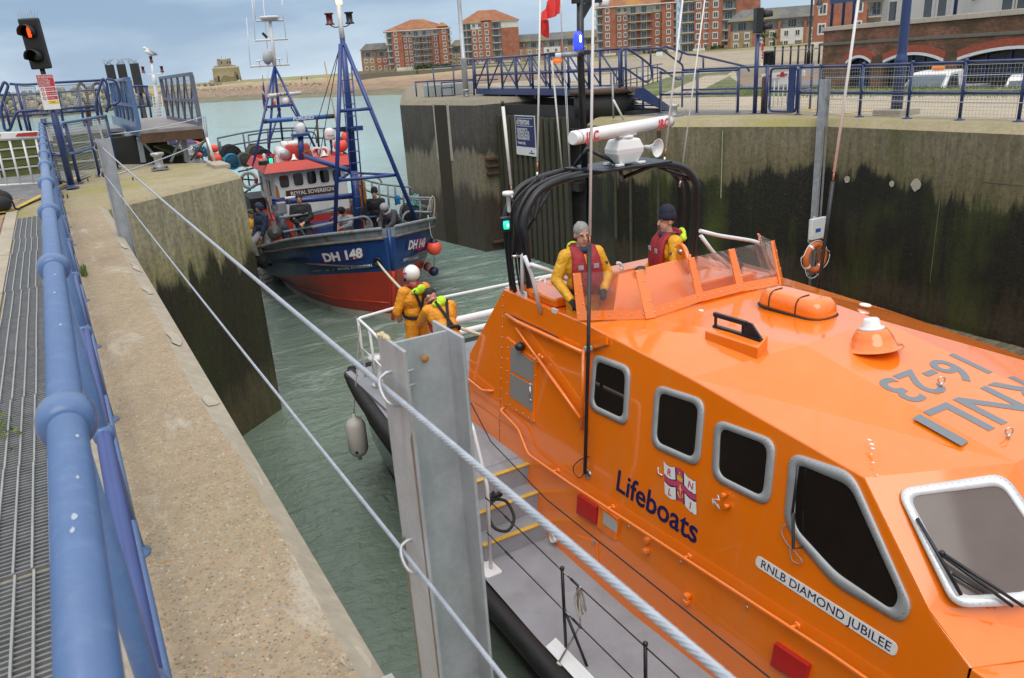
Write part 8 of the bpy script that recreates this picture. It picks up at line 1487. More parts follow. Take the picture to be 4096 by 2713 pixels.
ul = cat([(1.05,-9,6.52),(1.08,-9,6.2),(1.16,-9,5.85),(1.18,-9,5.33)], 4); ur = cat([(1.04,-9,6.48),(1.04,-9,6.13),(1.06,-9,5.7),(1.06,-9,5.38)], 4); m = MB(); n = len(ul)
for i in range(n - 1):
    m.cm = 0 if i % 4 in (0, 1) else (1 if i % 4 == 2 else 0)
    if i > n - 4: m.cm = 2
    md0 = ul[i].lerp(ur[i], .5) + Vector((0, .06, 0)); md1 = ul[i + 1].lerp(ur[i + 1], .5) + Vector((0, .06, 0)); m.face(ul[i], md0, md1, ul[i + 1]); m.cm = 1 if i % 3 == 0 else (2 if i % 3 == 1 else 0); m.face(md0, ur[i], ur[i + 1], md1)
m.build('cloth', [mk('flag_navy', (.03, .04, .14), .8), mk('flag_white', (.45, .43, .43), .8), mk('flag_red', (.4, .03, .03), .8)], un, fix=False)
# foremast tripod with ladder
MB().tube([(0.02,-2.6,3.83),(-0.06,-2.6,5.7),(-0.11,-2.6,7.26)], [.095, .09, .07], 14).build('foremast', BBLUE, FBT); MB().tube([(0.02,-2.6,3.83), (0.12,-2.6,2.15)], .10, 14).build('mast_foot', BBLUE, FBT); MB().tube([(-0.11,-2.6,7.26),(-0.11,-2.6,7.58),(-0.12,-2.6,8.12)], [.075, .065, .05], 12).build('topmast', BWHITE, FBT)
ll, lrr = (0.11,-2,7.11), (0.02,-2,7.1); cyl('tripod_leg', ll, (0.89,-2.2,2.18), .058, BBLUE, n=10); cyl('tripod_leg', lrr, (-1.28,-1.5,2.34), .058, BBLUE, n=10)
cyl('tripod_tie', (0.35,-2.1,5.46), (-0.45,-1.8,5.47), .045, BBLUE, n=10); tA, tB, tC = (0.63,-2.15,3.67), (-0.93,-1.7,3.69), (-0.05,-3.4,3.69); cyl('tripod_tie', tA, tB, .045, BBLUE, n=10); cyl('tripod_tie', tA, tC, .045, BBLUE, n=10); cyl('tripod_tie', tC, tB, .035, BBLUE, n=10)
la, lb_, lc_, ld_ = Vector((0.11,-2.35,6.22)), Vector((0.25,-2.35,2.21)), Vector((-0.19,-2.35,6.54)), Vector((-0.04,-2.35,2.33)); la2 = la; ldr = MB(); ldr.tube([la, lb_], .02, 6); ldr.build('ladder_rail', BBLUE, FBT); MB().tube([lc_, ld_], .02, 6).build('ladder_rail', BBLUE, FBT)
for i in range(13): t = i / 13; a = la.lerp(lb_, t); kk = (lc_.z - a.z) / (lc_.z - ld_.z); cyl('ladder_rung', a, lc_.lerp(ld_, max(0, kk)), .014, BBLUE, n=6)
MB().box(Vector((-0.16,-2.5,4.96)), (.32, .2, .12)).build('mast_bracket', BBLUE, FBT); MB().box(Vector((0.25,-2.5,4.97)), (.3, .16, .12)).build('mast_bracket', BLACK, FBT)
for q, mt in (((0.17,-2.6,7.74), DRED), ((-0.36,-2.6,7.75), BLACK)): q = Vector(q); MB().lathe([(.12, -.14), (.12, -.11), (.085, -.09), (.085, .1), (.12, .12), (.12, .15)], q, n=12).build('mast_lamp', mt, FBT); s_ = -1 if mt is BLACK else 1; MB().tube(cat([q + Vector((0, 0, -.14)), q + Vector((-.12 * s_, 0, -.2)), q + Vector((-.28 * s_, 0, -.18))], 3), .014, 6).build('lamp_arm', BLACK, FBT)
q = Vector((-0.14,-2.6,8.16)); MB().lathe([(.08, -.06), (.08, .06), (0, .08)], q, n=12).build('masthead_light', glow('lit_warm', (1.0, .55, .2), 4), FBT)
MB().tube([(0.9,-4.6,4.16), (0.05,-3,3.8)], .075, 12).build('boom', BBLUE, FBT); MB().tube([(2.07,-4.55,2.95), (-0.27,-4.3,2.9)], .085, 12).build('cargo_beam', BBLUE, FBT); MB().tube([(2.07,-4.5,3.05), (1.7,-4.5,3.04)], .04, 8).build('cargo_beam', BBLUE, FBT); MB().tube([(1.7,-4.5,3.04), (1.38,-4.5,3.04)], .041, 8).build('beam_sleeve', BWHITE, FBT)
for a, b in (((-0.08,-3,6.99), (0.5,-6,4.2)), ((-0.05,-3,6.9), (0.19,-6,3.98))): cyl('stay', a, b, .012, BLACK, n=5)
cyl('bamboo_pole', (-0.6,-7,6.77), (-0.24,-5,4.98), .02, mk('bamboo', (.38, .26, .14), .7), n=6)
# rails
def rails(lst, r=.032, mat=FGREY, nm='guard_rail'):
    for p in lst: MB().tube(bez(p, .2) if len(p) > 2 else p, r, 8).build(nm, mat, FBT)
rails([[(2.18,-2.9,2.77),(1.83,-2.9,2.76),(0.6,-2.9,2.84)], [(2.15,-2.9,2.36),(1.28,-2.9,2.4),(-0.12,-2.9,2.46)], [(1.45,-2.3,2.48),(0.44,-2.3,2.56),(-0.06,-2.3,2.59),(-0.21,-2.3,2.39),(-0.2,-2.3,2.19)], [(1.82,-2.95,2.72),(1.77,-2.95,1.92)], [(1.81,-2.9,2.71),(1.5,-2.9,1.99)], [(2,-3,2.7),(1.58,-3,2.68)]], .036)
rails([[(-0.89,-1.6,2.34),(-0.93,-1.6,2.59),(-1.08,-1.6,2.68),(-1.7,-1.6,2.57),(-1.77,-1.6,2.56)], [(-1.41,-2.4,2.93),(-2.05,-2.4,2.83),(-2.11,-2.4,2.76),(-2.05,-2.4,2.37)], [(-1.49,-2.6,2.84),(-2.12,-2.6,2.74)], [(-0.72,-4.5,3.32),(-1.13,-4.5,3.14),(-2.03,-4.5,2.93),(-2.14,-4.5,2.93),(-2.22,-4.5,2.83),(-2.21,-4.5,2.61)], [(-1.49,-6,3.2),(-1.69,-6,3.04),(-1.72,-6,2.89)], [(-0.73,-4.5,3),(-1.09,-4.5,2.82),(-1.44,-4.5,2.71),(-1.94,-4.5,2.56)], [(-0.73,-4.5,3.32),(-0.72,-4.5,2.44)], [(-0.96,-4.5,3.19),(-0.96,-4.5,2.7)], [(-1.15,-4.4,3.13),(-1.11,-4.4,2.36)], [(-1.39,-4.3,3.05),(-1.35,-4.3,2.25)], [(-1.59,-4.2,3.02),(-1.56,-4.2,2.46)], [(-1.81,-4.1,2.99),(-1.78,-4.1,2.33)], [(-1.78,-2.5,2.84),(-1.72,-2.5,2.19)], [(-2.04,-2.4,2.81),(-2.01,-2.4,2.17)]], .032)
rails([[(2.46,-12.5,4.41),(1.52,-12.5,4.52),(0.6,-12.5,4.57),(-0.32,-12.5,4.54),(-1.24,-12.5,4.45),(-1.28,-12.5,4.3)], [(1.49,-11.5,4.48),(0.75,-11.5,4.53),(-0.12,-11.5,4.51),(-0.97,-11.5,4.37),(-0.97,-11.5,3.96)], [(2.37,-12.5,4.09),(1.59,-12.5,4.15),(0.63,-12.5,4.21),(-0.27,-12.5,4.18),(-1.93,-12.5,4)], [(1.53,-11.5,4.15),(0.81,-11.5,4.16),(-0.07,-11.5,4.16)], [(2.45,-12.5,4.41),(2.49,-12.5,3.57)], [(2.39,-12.5,4.29),(2.44,-12.5,3.56)], [(1.52,-12.5,4.52),(1.53,-12.5,3.79)], [(1.48,-11.5,4.45),(1.52,-11.5,3.48)], [(0.6,-12.5,4.57),(0.69,-12.5,3.88)], [(-0.32,-12.5,4.54),(-0.27,-12.5,3.97)], [(-1.4,-12,4.43),(-1.38,-12,3.65)], [(-1.68,-12,4.44),(-1.64,-12,3.69)], [(-1.23,-12.5,4.44),(-2.04,-12.5,4.37)], [(2.44,-7.5,2.95),(2,-7.5,3.19),(1.44,-7.5,3.18)], [(2.11,-12,3.33),(1.87,-12,3.38),(1.44,-12,3.39)], [(2.02,-11.8,3.19),(1.43,-11.8,3.27)], [(1.68,-11.8,3.29),(1.7,-11.8,2.45)], [(1.95,-11.8,2.92),(1.39,-11.8,2.81)]], .03, mk('rail_blue_grey', (.09, .12, .145), .5, var=.2))
cyl('derrick_post', (-0.98,-11,4.88), (-0.91,-11,3.79), .04, RUST, n=8)
# deck gear
MB().tube([(2.14,-3.6,3.03), (1.95,-3.3,1.86)], .13, 12).build('gallows_post', mk('dirty_blue', (.03, .04, .08), .6, var=.4, dirt=(.25, .22, .16), dscale=5, damt=.8), FBT); MB().box(Vector((1.99,-3.5,2.93)), (.26, .16, .34)).build('gallows_head', GALV_D, FBT, bevel=.03); cyl('gallows_bar', (2.07,-3.6,3.14), (1.75,-3.6,3.11), .02, RUST, n=6); cyl('gallows_bar', (1.75,-3.6,3.11), (1.72,-3.6,2.87), .016, RUST, n=6)
pb_ = Vector((2.32,-3.3,2.31)); bo_ = MB().lathe([(.05, -.06), (.20, -.055), (.205, -.03), (.16, 0), (.205, .03), (.20, .055), (.05, .06)], pb_, (.2, 1, 0), 22).build('snatch_block', mk('block_steel', (.12, .115, .1), .6, .4, .3), FBT); MB().box(pb_ + Vector((0, .075, .16)), (.12, .04, .34)).build('block_cheek', GALV_D, bo_); MB().tube(cat([pb_ + Vector((0, .03, .3)), pb_ + Vector((.03, .03, .5)), pb_ + Vector((.05, 0, .75)), pb_ + Vector((.08, 0, 1.0))], 3), .022, 6).build('chain', RUST, bo_)
m = MB(); q = [Vector(p) for p in [(0.94,-4.4,2.14),(0.31,-4.4,2.13),(0.37,-4.4,1.69),(0.87,-4.4,1.72)]]; m.bx(min(p.x for p in q), max(p.x for p in q), -5.15, -4.3, 1.5, q[0].z); m.build('hatch_cover', mk('hatch_blue', (.03, .06, .2), .4, var=.15), FBT, bevel=.06, seg=3); MB().tube(bez([Vector(p) for p in [(0.55,-4.1,2.27),(0.53,-4.1,2.37),(-0.22,-4.1,2.28)]], .08), .03, 8).build('hatch_rail', BBLUE, FBT); MB().tube(bez([Vector(p) for p in [(0.72,-3.4,2.4),(0.66,-3.4,2.49),(-0.48,-3.4,2.34),(-1.16,-3.4,2.34),(-1.12,-3.4,2.01)]], .08), .032, 8).build('winch_frame', BBLUE, FBT); MB().prism([Vector(p) for p in [(-0.87,-3.6,2.37),(-1.12,-3.6,2.36),(-1.08,-3.6,2.01),(-0.88,-3.6,2.02)]], (0, -.2, 0)).build('winch_plate', BBLUE, FBT)
MB().bx(XS + .05, XS + .5, -7.6, -7.4, 1.9, 2.75).build('tarpaulin', BLACK, FBT); MB().bx(XS - .2, 2.25, -9.5, -7.6, 1.2, 2.7).build('net_bin', BLACK, FBT)
lbr = thing('lifebuoy', 'red and white lifebuoy hung on the fishing boat side rail', 'lifebuoy', (6.95, 18.75, WATER), rotz=FBR, local=True); c = Vector((1.71,-11.6,2.87)); MB().torus(c, .27, .065, (0, 1, 0), 30, 10).build('ring', BWHITE, lbr)
for k in range(2): a0 = .2 + k * math.pi; MB().tube([c + Vector((math.cos(a), 0, math.sin(a))) * .27 for a in [a0 - .35 + .1 * i for i in range(8)]], .068, 10).build('band', RED, lbr)
NETK = mk('pot_net_black', (.025, .025, .025), .9, var=.4); NETB = mk('pot_blue', (.02, .22, .38), .7, var=.2); NETG = mk('pot_grey', (.14, .13, .11), .9, var=.3)
def creel(p, r, L, mat, label, ax=(0, 1, 0), rope=None):
    t = thing('lobster_pot', label, 'lobster pot', (6.95, 18.75, WATER), 'lobster pots stacked aft on the fishing boat', rotz=FBR, local=True); p = Vector(p); m = MB(); ax = Vector(ax).normalized(); x, z = frame_of(ax)
    for k in range(4): c = p + ax * L * (k / 3 - .5); m.torus(c, r, r * .07, ax, 20, 5)
    for k in range(14): a = 2 * math.pi * k / 14; d = (x * math.cos(a) + z * math.sin(a)) * r; m.tube([p + d - ax * L / 2, p + d + ax * L / 2], r * .03, 4)
    for k in range(-5, 6): m.tube([p + ax * L * .5 + x * (k * r / 5.5) + z * math.sqrt(max(0, 1 - (k / 5.5) ** 2)) * r, p + ax * L * .5 + x * (k * r / 5.5) - z * math.sqrt(max(0, 1 - (k / 5.5) ** 2)) * r], r * .02, 4); m.tube([p + ax * L * .5 + z * (k * r / 5.5) + x * math.sqrt(max(0, 1 - (k / 5.5) ** 2)) * r, p + ax * L * .5 + z * (k * r / 5.5) - x * math.sqrt(max(0, 1 - (k / 5.5) ** 2)) * r], r * .02, 4)
    m.build('hoops', mat, t); MB().lathe([(r * .9, -L * .48), (r * .92, L * .42), (0, L * .43)], p, ax, 18).build('netting', NETK, t)
creel((2.21,-11.2,3.92), .30, .8, NETK, 'black lobster pot behind the bright blue one'); creel((2.31,-10.6,3.7), .26, .5, NETB, 'bright blue lobster pot nearest the pier on the fishing boat'); creel((1.87,-10.6,3.72), .24, .55, NETG, 'grey lobster pot between the blue pot and the wheelhouse'); creel((1.3,-11.6,3.8), .32, .7, NETG, 'lobster pot with teal rope under the stern rails'); creel((1.23,-10.4,3.76), .28, .6, NETK, 'dark lobster pot half hidden by the wheelhouse roof'); creel((-1.7,-3.2,2.33), .26, .6, NETK, 'dark lobster pot on the port bow under teal netting'); creel((-2.03,-3,2.25), .27, .6, NETG, 'grey lobster pot at the port bow rail beside the rope'); creel((-0.66,-5,2.34), .3, .7, NETG, 'grey lobster pot between the mast and the man in black')
def tangle(name, p, s, mat, label, n=26, cat_='netting'):
    m = MB(); p = Vector(p); rg = random.Random(hash(label) % 999)
    for i in range(n): m.tube(cat([p + Vector((rg.uniform(-s[0], s[0]), rg.uniform(-s[1], s[1]), rg.uniform(-s[2], s[2]))) for _ in range(5)], 4), .012, 5)
    o = m.build(name, mat); o.location = (6.95, 18.75, WATER); o.rotation_euler = (0, 0, FBR); tag(o, label, cat_)
tangle('netting', (-1.8,-3,2.58), (.14, .1, .3), mk('net_teal', (.16, .45, .40), .8, var=.3), 'pale teal netting hung over the port bow rail'); tangle('netting', (-1.38,-3.4,2.74), (.08, .06, .14), mk('rope_blue', (.02, .2, .42), .7, var=.2), 'bright blue rope bundle tied to the port rail'); tangle('netting', (-0.49,-4,3.03), (.12, .1, .5), mk('net_orange', (.48, .22, .04), .8, var=.3), 'orange yellow netting hanging beside the foremast', 34); tangle('netting', (-0.05,-3,3.22), (.1, .08, .5), mk('net_maroon', (.10, .03, .02), .8, var=.3), 'dark maroon netting hanging on the foremast ladder', 24)
tangle('rope_bunch', (2.56,-4.3,1.86), (.1, .08, .26), mk('hemp', (.30, .22, .13), .9, var=.25), 'hank of brown rope hanging over the starboard gunwale', 14, 'rope'); tangle('netting', (2.3,-10.6,3.78), (.3, .2, .08), NETB, 'bright blue rope over the lobster pots', 12)
m = MB(); m.tube(cat([Vector(p) for p in [(-1.71,-1.8,2.54),(-1.89,-1.8,2.95),(-1.96,-1.8,2.86),(-1.93,-1.8,2.55),(-1.84,-1.8,2.28),(-1.72,-1.8,2.2),(-1.71,-1.8,2.38)]], 4), .022, 6); o = m.build('rope_loop', mk('hemp_pale', (.36, .29, .19), .9, var=.2)); o.location = (6.95, 18.75, WATER); o.rotation_euler = (0, 0, FBR); tag(o, 'tan rope loop hanging from the port bow rail', 'rope')
FLO = mk('float_orange', (.85, .10, .06), .45, var=.08); FNV = mk('float_navy', (.012, .015, .06), .4)
def buoy(p, r, label, up=(0, 0, 1), line=None):
    t = thing('buoy', label, 'buoy', (6.95, 18.75, WATER), 'orange buoys on the fishing boat', rotz=FBR, local=True); p = Vector(p); MB().ell(p, r, 24, 16).build('ball', FLO, t); MB().lathe([(r * .62, r * .80), (r * .5, r * .95), (r * .25, r * 1.12), (r * .22, r * 1.22), (0, r * 1.24)], p, up, 16).build('neck', FNV, t)
    if line: MB().tube([p + Vector((0, 0, r * 1.15))] + [Vector(q) for q in line], .010, 5).build('line', WHITE, t)
buoy((0.4,-3.1,2.13), .185, 'orange buoy with navy neck resting inside the starboard bow rail', (.1, .4, 1)); buoy((-1.64,-1.3,1.61), .21, 'orange buoy hanging over the port bow on a line', line=[(-1.58,-1.3,2),(-1.55,-1.3,2.55)]); buoy((-0.52,-6,4.25), .22, 'orange buoy left of the foremast above the wheelhouse'); buoy((-0.9,-6.5,4.45), .2, 'orange buoy half hidden behind the foremast'); buoy((-0.62,-6,3.74), .24, 'orange buoy beside the red wheelhouse visor')
fd = thing('fender', 'pinkish cylindrical fender with navy cap on the port bow waterline', 'fender', (6.95, 18.75, WATER), rotz=FBR, local=True); a, b = Vector((-1.59,-1.9,0.97)), Vector((-1.63,-1.5,0.89)); MB().tube([a, b], .13, 16).build('body', mk('fender_pink', (.42, .24, .18), .6, var=.1), fd); MB().ell(b, (.14, .15, .14), 16, 10).build('cap', FNV, fd); MB().tube([b + Vector((0, .05, .1)), (-1.65,-1.4,1.33)], .008, 5).build('line', BLACK, fd)
# tow rope from the bow fairlead to the lifeboat
ta = Vector((0.34,-0.18,1.75)); ca, sa = math.cos(FBR), math.sin(FBR); tw_ = Vector((6.95 + ca * ta.x - sa * ta.y, 18.75 + sa * ta.x + ca * ta.y, WATER + ta.z))
m = MB(); m.tube(sag(tw_, (4.55, 11.3, -1.95), .06) + [(4.75, 11.1, -2.2), (5.2, 10.6, -2.4), (5.9, 9.6, -2.6)], .028, 8); o = m.build('tow_rope', mk('tow_rope_cream', (.62, .55, .40), .85, var=.15, scale=40)); tag(o, 'taut cream tow rope from the fishing boat bow to the lifeboat stern', 'rope')
# small moored boat glimpsed under the left bridge leaf
mbt = thing('moored_boat', 'small lilac-topped boat glimpsed behind the left pier with floats on deck', 'boat', (4.2, 26, WATER)); LIL = mk('lilac_paint', (.22, .23, .42), .5, var=.08)
q = [(2.99,25.5,0.18),(3.76,25.5,0.02),(3.78,25.5,-0.14),(2.96,25.5,-0.05),(3.41,25.5,-0.53),(3.74,25.5,-0.56)]; MB().bx(q[0][0], q[2][0], 25.4, 27, q[3][2], q[0][2]).build('cabin_roof', LIL, mbt, bevel=.04)
for p in [(3.04,25.4,-0.07),(3.57,25.4,-0.1),(3.75,25.4,-0.12)]: MB().tube([p, (p[0], p[1], p[2] - 1.1)], .04, 6).build('cabin_post', WHITE, mbt)
MB().bx(q[0][0] - .6, q[5][0] + .5, 25.3, 29, WATER - .3, q[4][2] - .2).build('hull', BLACK, mbt, bevel=.1); MB().bx(q[4][0], q[5][0] - .1, 25.25, 25.6, q[4][2] - .1, q[4][2] + .35).build('locker', WHITE, mbt, bevel=.02); MB().tube([(3.39,25.2,-0.34),(3.97,25.2,-0.39)], .03, 6).build('side_rail', WHITE, mbt); MB().tube([(3.12,25.2,0.28),(3.27,25.2,-0.24)], .04, 6).build('davit', WHITE, mbt); p = Vector((3.75,25.2,0.03)); MB().ell(p, .05, 10, 8).build('red_lamp', glow('lit_red', (1, .05, .02), 3), mbt)
for i, (p, r, lb__) in enumerate(zip([(4.14,25,-0.22),(4.13,25,-0.52),(3.7,25,-0.36),(4.06,25,-0.24)], (.12, .17, .08, .06), ('orange buoy on the moored boat behind the braced pier pole', 'large orange float low behind the end of the pier', 'small orange float among blue netting on the moored boat', 'tiny yellowish float beside the orange buoy'))):
    o = MB().ell(p, r, 18, 12).build('buoy', FLO); tag(o, lb__, 'buoy', 'floats of the moored boat')
p = (3.74,25.1,-0.29); m = MB(); rg = random.Random(8)
for i in range(20): m.tube(cat([Vector(p) + Vector((rg.uniform(-.2, .2), rg.uniform(-.1, .1), rg.uniform(-.22, .2))) for _ in range(4)], 3), .014, 5)
o = m.build('netting', NETB); tag(o, 'heap of blue netting on the moored boat behind the pier', 'netting')

# ---------------------------------------------------------------- people
SKIN = mk('skin', (.52, .28, .19), .55, var=.08, scale=20); YJK = mk('oilskin_yellow', (.72, .36, .015), .5, var=.15, scale=9, bmp=.9, bscale=9, bdist=.05); YJO = mk('oilskin_amber', (.78, .30, .012), .5, var=.12, scale=9, bmp=.9, bscale=9, bdist=.05); BLKC = mk('black_cloth', (.012, .012, .014), .8, var=.3, scale=12, bmp=.9, bscale=10, bdist=.04); NAVC = mk('navy_cloth', (.03, .045, .085), .85, var=.25, scale=12, bmp=.9, bscale=10, bdist=.04); GRYC = mk('grey_cloth', (.33, .33, .35), .9, var=.15, scale=12, bmp=.9, bscale=10, bdist=.04); DGRY = mk('dark_grey_cloth', (.06, .06, .065), .85, var=.25, scale=12, bmp=.9, bscale=10, bdist=.04); LIME = mk('lime_hood', (.50, .80, .02), .55, var=.1, bmp=.6, bscale=15, bdist=.03); LJR = mk('lifejacket_red', (.30, .012, .02), .6, var=.2, scale=10, bmp=.6, bscale=14, bdist=.03); HGRY = mk('grey_hair', (.28, .26, .24), .8, var=.3, scale=40); HDRK = mk('dark_hair', (.02, .014, .01), .7, var=.3, scale=40); NAVK = mk('navy_knit', (.012, .015, .035), .9, var=.2, bmp=.6, bscale=60, bdist=.01); RUBG = BLKC; EYE = mk('eye_dark', (.02, .015, .012), .3)
BASE = dict(pel=(0, 0, .95), bel=(0, .01, 1.10), che=(0, 0, 1.30), nek=(0, -.005, 1.47), hed=(0, .03, 1.64), shL=(-.185, 0, 1.42), elL=(-.25, -.02, 1.15), wrL=(-.26, .10, .93), shR=(.185, 0, 1.42), elR=(.25, -.02, 1.15), wrR=(.26, .10, .93), hiL=(-.095, 0, .92), knL=(-.11, .03, .50), anL=(-.11, -.02, .08), hiR=(.095, 0, .92), knR=(.11, .03, .50), anR=(.11, -.02, .08))
def person(label, pos, ang, pose, top, legs, vox=.012, bulk=1.0, hair=None, hat=None, hood=None, extra=None, gloves=None, scale=1.0, boots=None, look=0.0):
    t = thing('person', label, 'person', pos, rotz=ang, local=True); t.scale = (scale,) * 3; J = {k: Vector(v) for k, v in {**BASE, **pose}.items() if k in BASE}; prims = []; m = MB()
    def cap(a, b, ra, rb_, reg, n=12, e=True):
        a = Vector(a); b = Vector(b); d = (b - a); L_ = d.length; u = d.normalized() if L_ > 1e-6 else Vector((0, 0, 1)); pts = []; rs = []
        for k in range(4): f = math.pi / 2 * k / 3; pts.append(a - u * ra * math.cos(f) * .999); rs.append(max(.002, ra * math.sin(f)))
        for k in range(4): f = math.pi / 2 * k / 3; pts.append(b + u * rb_ * math.sin(f) * .999); rs.append(max(.002, rb_ * math.cos(f)))
        m.tube(pts, rs, n); prims.append((a, b, ra, rb_, reg))
    def ell(c, r, reg, R=None): m.ell(c, r, 14, 10, R); prims.append((Vector(c), Vector(c), sum(r) / 3, sum(r) / 3, reg))
    up = (J['nek'] - J['pel']).normalized(); side = (J['shR'] - J['shL']).normalized(); fw = up.cross(side).normalized() * 1.0; R = Matrix((side, fw, up)).transposed()
    ell(J['pel'], (.165 * bulk, .125 * bulk, .14), 'legs', R); ell(J['bel'], (.165 * bulk, .125 * bulk, .17), 'top', R); ell(J['che'], (.19 * bulk, .135 * bulk, .20), 'top', R); cap(J['shL'], J['shR'], .075 * bulk, .075 * bulk, 'top'); cap(J['che'] + up * .12, J['nek'], .09, .062, 'top'); cap(J['nek'], J['hed'] - up * .07, .056, .054, 'skin')
    for s in 'LR':
        cap(J['sh' + s], J['el' + s], .074 * bulk, .058 * bulk, 'top'); cap(J['el' + s], J['wr' + s], .057 * bulk, .042 * bulk, 'top'); cap(J['hi' + s], J['kn' + s], .098 * bulk, .068 * bulk, 'legs'); cap(J['kn' + s], J['an' + s], .068 * bulk, .052 * bulk, 'legs')
        ft = Vector((0, 1, 0)) * .15; cap(J['an' + s] - Vector((0, .03, .03)), J['an' + s] + ft - Vector((0, 0, .035)), .05, .04, 'boots')
        hd = (J['wr' + s] - J['el' + s]).normalized(); hs, hu = frame_of(hd); p0 = J['wr' + s]; greg = 'gloves' if gloves else 'skin'; ell(p0 + hd * .055, (.04, .05, .028), greg, Matrix((hs, hd, hu)).transposed())
        for k in range(4): q = p0 + hd * .09 + hs * (-.03 + .02 * k); L_ = (.05, .06, .056, .042)[k]; b1 = q + hd * L_ * .6 - hu * .012; cap(q, b1, .0105, .010, greg, 8); cap(b1, b1 + hd * L_ * .35 - hu * .03, .010, .008, greg, 8)
        sg_ = 1 if s == 'L' else -1; q = p0 + hd * .03 + hs * .035 * sg_; cap(q, q + hd * .035 + hs * .022 * sg_ - hu * .01, .012, .011, greg, 8); cap(q + hd * .035 + hs * .022 * sg_ - hu * .01, q + hd * .062 + hs * .02 * sg_ - hu * .02, .011, .009, greg, 8)
    hdir = Matrix.Rotation(look, 3, up); hf = hdir @ fw; hsd = hdir @ side; tl = pose.get('tilt', 0); RT = Matrix.Rotation(tl, 3, hsd); hf = RT @ hf; hup = RT @ up; HR = Matrix((hsd, hf, hup)).transposed(); h = J['hed']; H = lambda x, y, z: h + HR @ Vector((x, y, z))
    ell(H(0, -.01, .035), (.076, .092, .098), 'skin', HR); ell(H(0, .022, -.045), (.058, .066, .078), 'skin', HR); ell(H(0, .045, -.10), (.034, .036, .03), 'skin', HR); cap(H(0, .088, .02), H(0, .108, -.022), .011, .016, 'skin', 8)
    for s in (-1, 1): ell(H(s * .079, -.01, -.005), (.011, .02, .032), 'skin', HR); ell(H(s * .03, .073, .036), (.022, .014, .010), 'skin', HR)
    me = bpy.data.meshes.new('body'); me.from_pydata([tuple(v) for v in m.v], [], m.f); bm = bmesh.new(); bm.from_mesh(me); bmesh.ops.recalc_face_normals(bm, faces=bm.faces); bm.to_mesh(me); bm.free()
    tmp = bpy.data.objects.new('tmp', me); COL.objects.link(tmp); r = tmp.modifiers.new('r', 'REMESH'); r.mode = 'VOXEL'; r.voxel_size = vox; sm = tmp.modifiers.new('s', 'SMOOTH'); sm.factor = .5; sm.iterations = 3
    me2 = bpy.data.meshes.new_from_object(tmp.evaluated_get(bpy.context.evaluated_depsgraph_get())); bpy.data.objects.remove(tmp); bpy.data.meshes.remove(me); me2.name = 'body'; me2.materials.clear(); regs = ['top', 'legs', 'skin', 'boots', 'gloves']
    for mt in (top, legs, SKIN, boots or BLKC, gloves or SKIN): me2.materials.append(mt)
    for p in me2.polygons:
        c = p.center; best = 9; bi = 0
        for a, b, ra, rb_, reg in prims:
            d = b - a; L2 = d.length_squared; f = max(0, min(1, (c - a).dot(d) / L2)) if L2 > 1e-9 else 0; k = (c - a - d * f).length - (ra + (rb_ - ra) * f)
            if k < best: best = k; bi = reg
        p.material_index = regs.index(bi); p.use_smooth = True
    o = bpy.data.objects.new('body', me2); COL.objects.link(o); o.parent = t; ORG[o.name] = Vector()
    for s in (-1, 1): MB().ell(H(s * .031, .084, .024), (.013, .006, .007), 8, 6, HR).build('eye', EYE, t)
    MB().ell(H(0, .093, -.062), (.024, .007, .005), 8, 6, HR).build('mouth', mk('lip', (.30, .10, .08), .5), t)
    if hair:
        hm = MB(); hm.ell(H(0, -.022, .055), (.084, .097, .09), 18, 12, HR); ol = []
        hm2 = MB(); keep = [f for f in hm.f if (lambda c: (c.y < .035 + c.z * .5 and c.z > -.06) or c.z > .112)(HR.transposed() @ (sum((hm.v[i] for i in f), Vector()) / len(f) - h))]
        hm2.v = [v + (v - h).normalized() * random.uniform(-.004, .007) for v in hm.v]; hm2.f = keep; hm2.sm = [True] * len(keep); hm2.mi = [0] * len(keep); hb2 = hm2.build('hair', hair, t)
    if hat == 'beanie':
        b = MB(); b.lathe([(.098, .0), (.102, .02), (.101, .055), (.097, .06), (.094, .1), (.075, .14), (.04, .165), (0, .172)], H(0, -.012, .03), hup, 20); b.build('beanie', pose.get('hatm', NAVK), t)
    if hat == 'cap':
        b = MB(); b.lathe([(.098, 0), (.098, .05), (.08, .085), (0, .1)], H(0, -.01, .045), hup, 18); b.build('cap', pose.get('hatm', NAVK), t); MB().ell(H(0, .10, .052), (.07, .06, .01), 14, 6, HR).build('peak', pose.get('hatm', NAVK), t)
    if hat == 'helmet':
        b = MB(); b.ell(H(0, -.015, .045), (.125, .145, .125), 22, 14, HR); hl_ = b.build('helmet', RW, t); MB().tube([H(.128 * math.sin(a), -.015, .045 + .128 * math.cos(a)) for a in [i * .22 - 1.5 for i in range(14)]], .006, 6).build('helmet_seam', GALV_D, hl_); text('RNLI', H(-.127, -.09, .05), HR @ Vector((-.25, 1, 0)) * -1 * -1, hup, .05, JRED, hl_, ext=.004); MB().ell(H(-.115, .02, -.04), (.02, .03, .03), 8, 6, HR).build('ear_port', BLKC, hl_)
    if hood:
        b = MB(); b.ell(H(0, -.025, .025), (.115, .125, .14), 20, 14, HR); keep = [f for f in b.f if (lambda c: c.y < .055 + max(0, c.z) * .25)(HR.transposed() @ (sum((b.v[i] for i in f), Vector()) / len(f) - h))]; b2 = MB(); b2.v = b.v; b2.f = keep; b2.sm = [True] * len(keep); b2.mi = [0] * len(keep); x = b2.build('hood', hood, t); x.modifiers.new('s', 'SOLIDIFY').thickness = .015; MB().torus(J['nek'] + up * .02, .085, .045, up, 18, 8).build('hood_collar', hood, t)
    W = lambda x, y, z: J['che'] + R @ Vector((x, y, z))
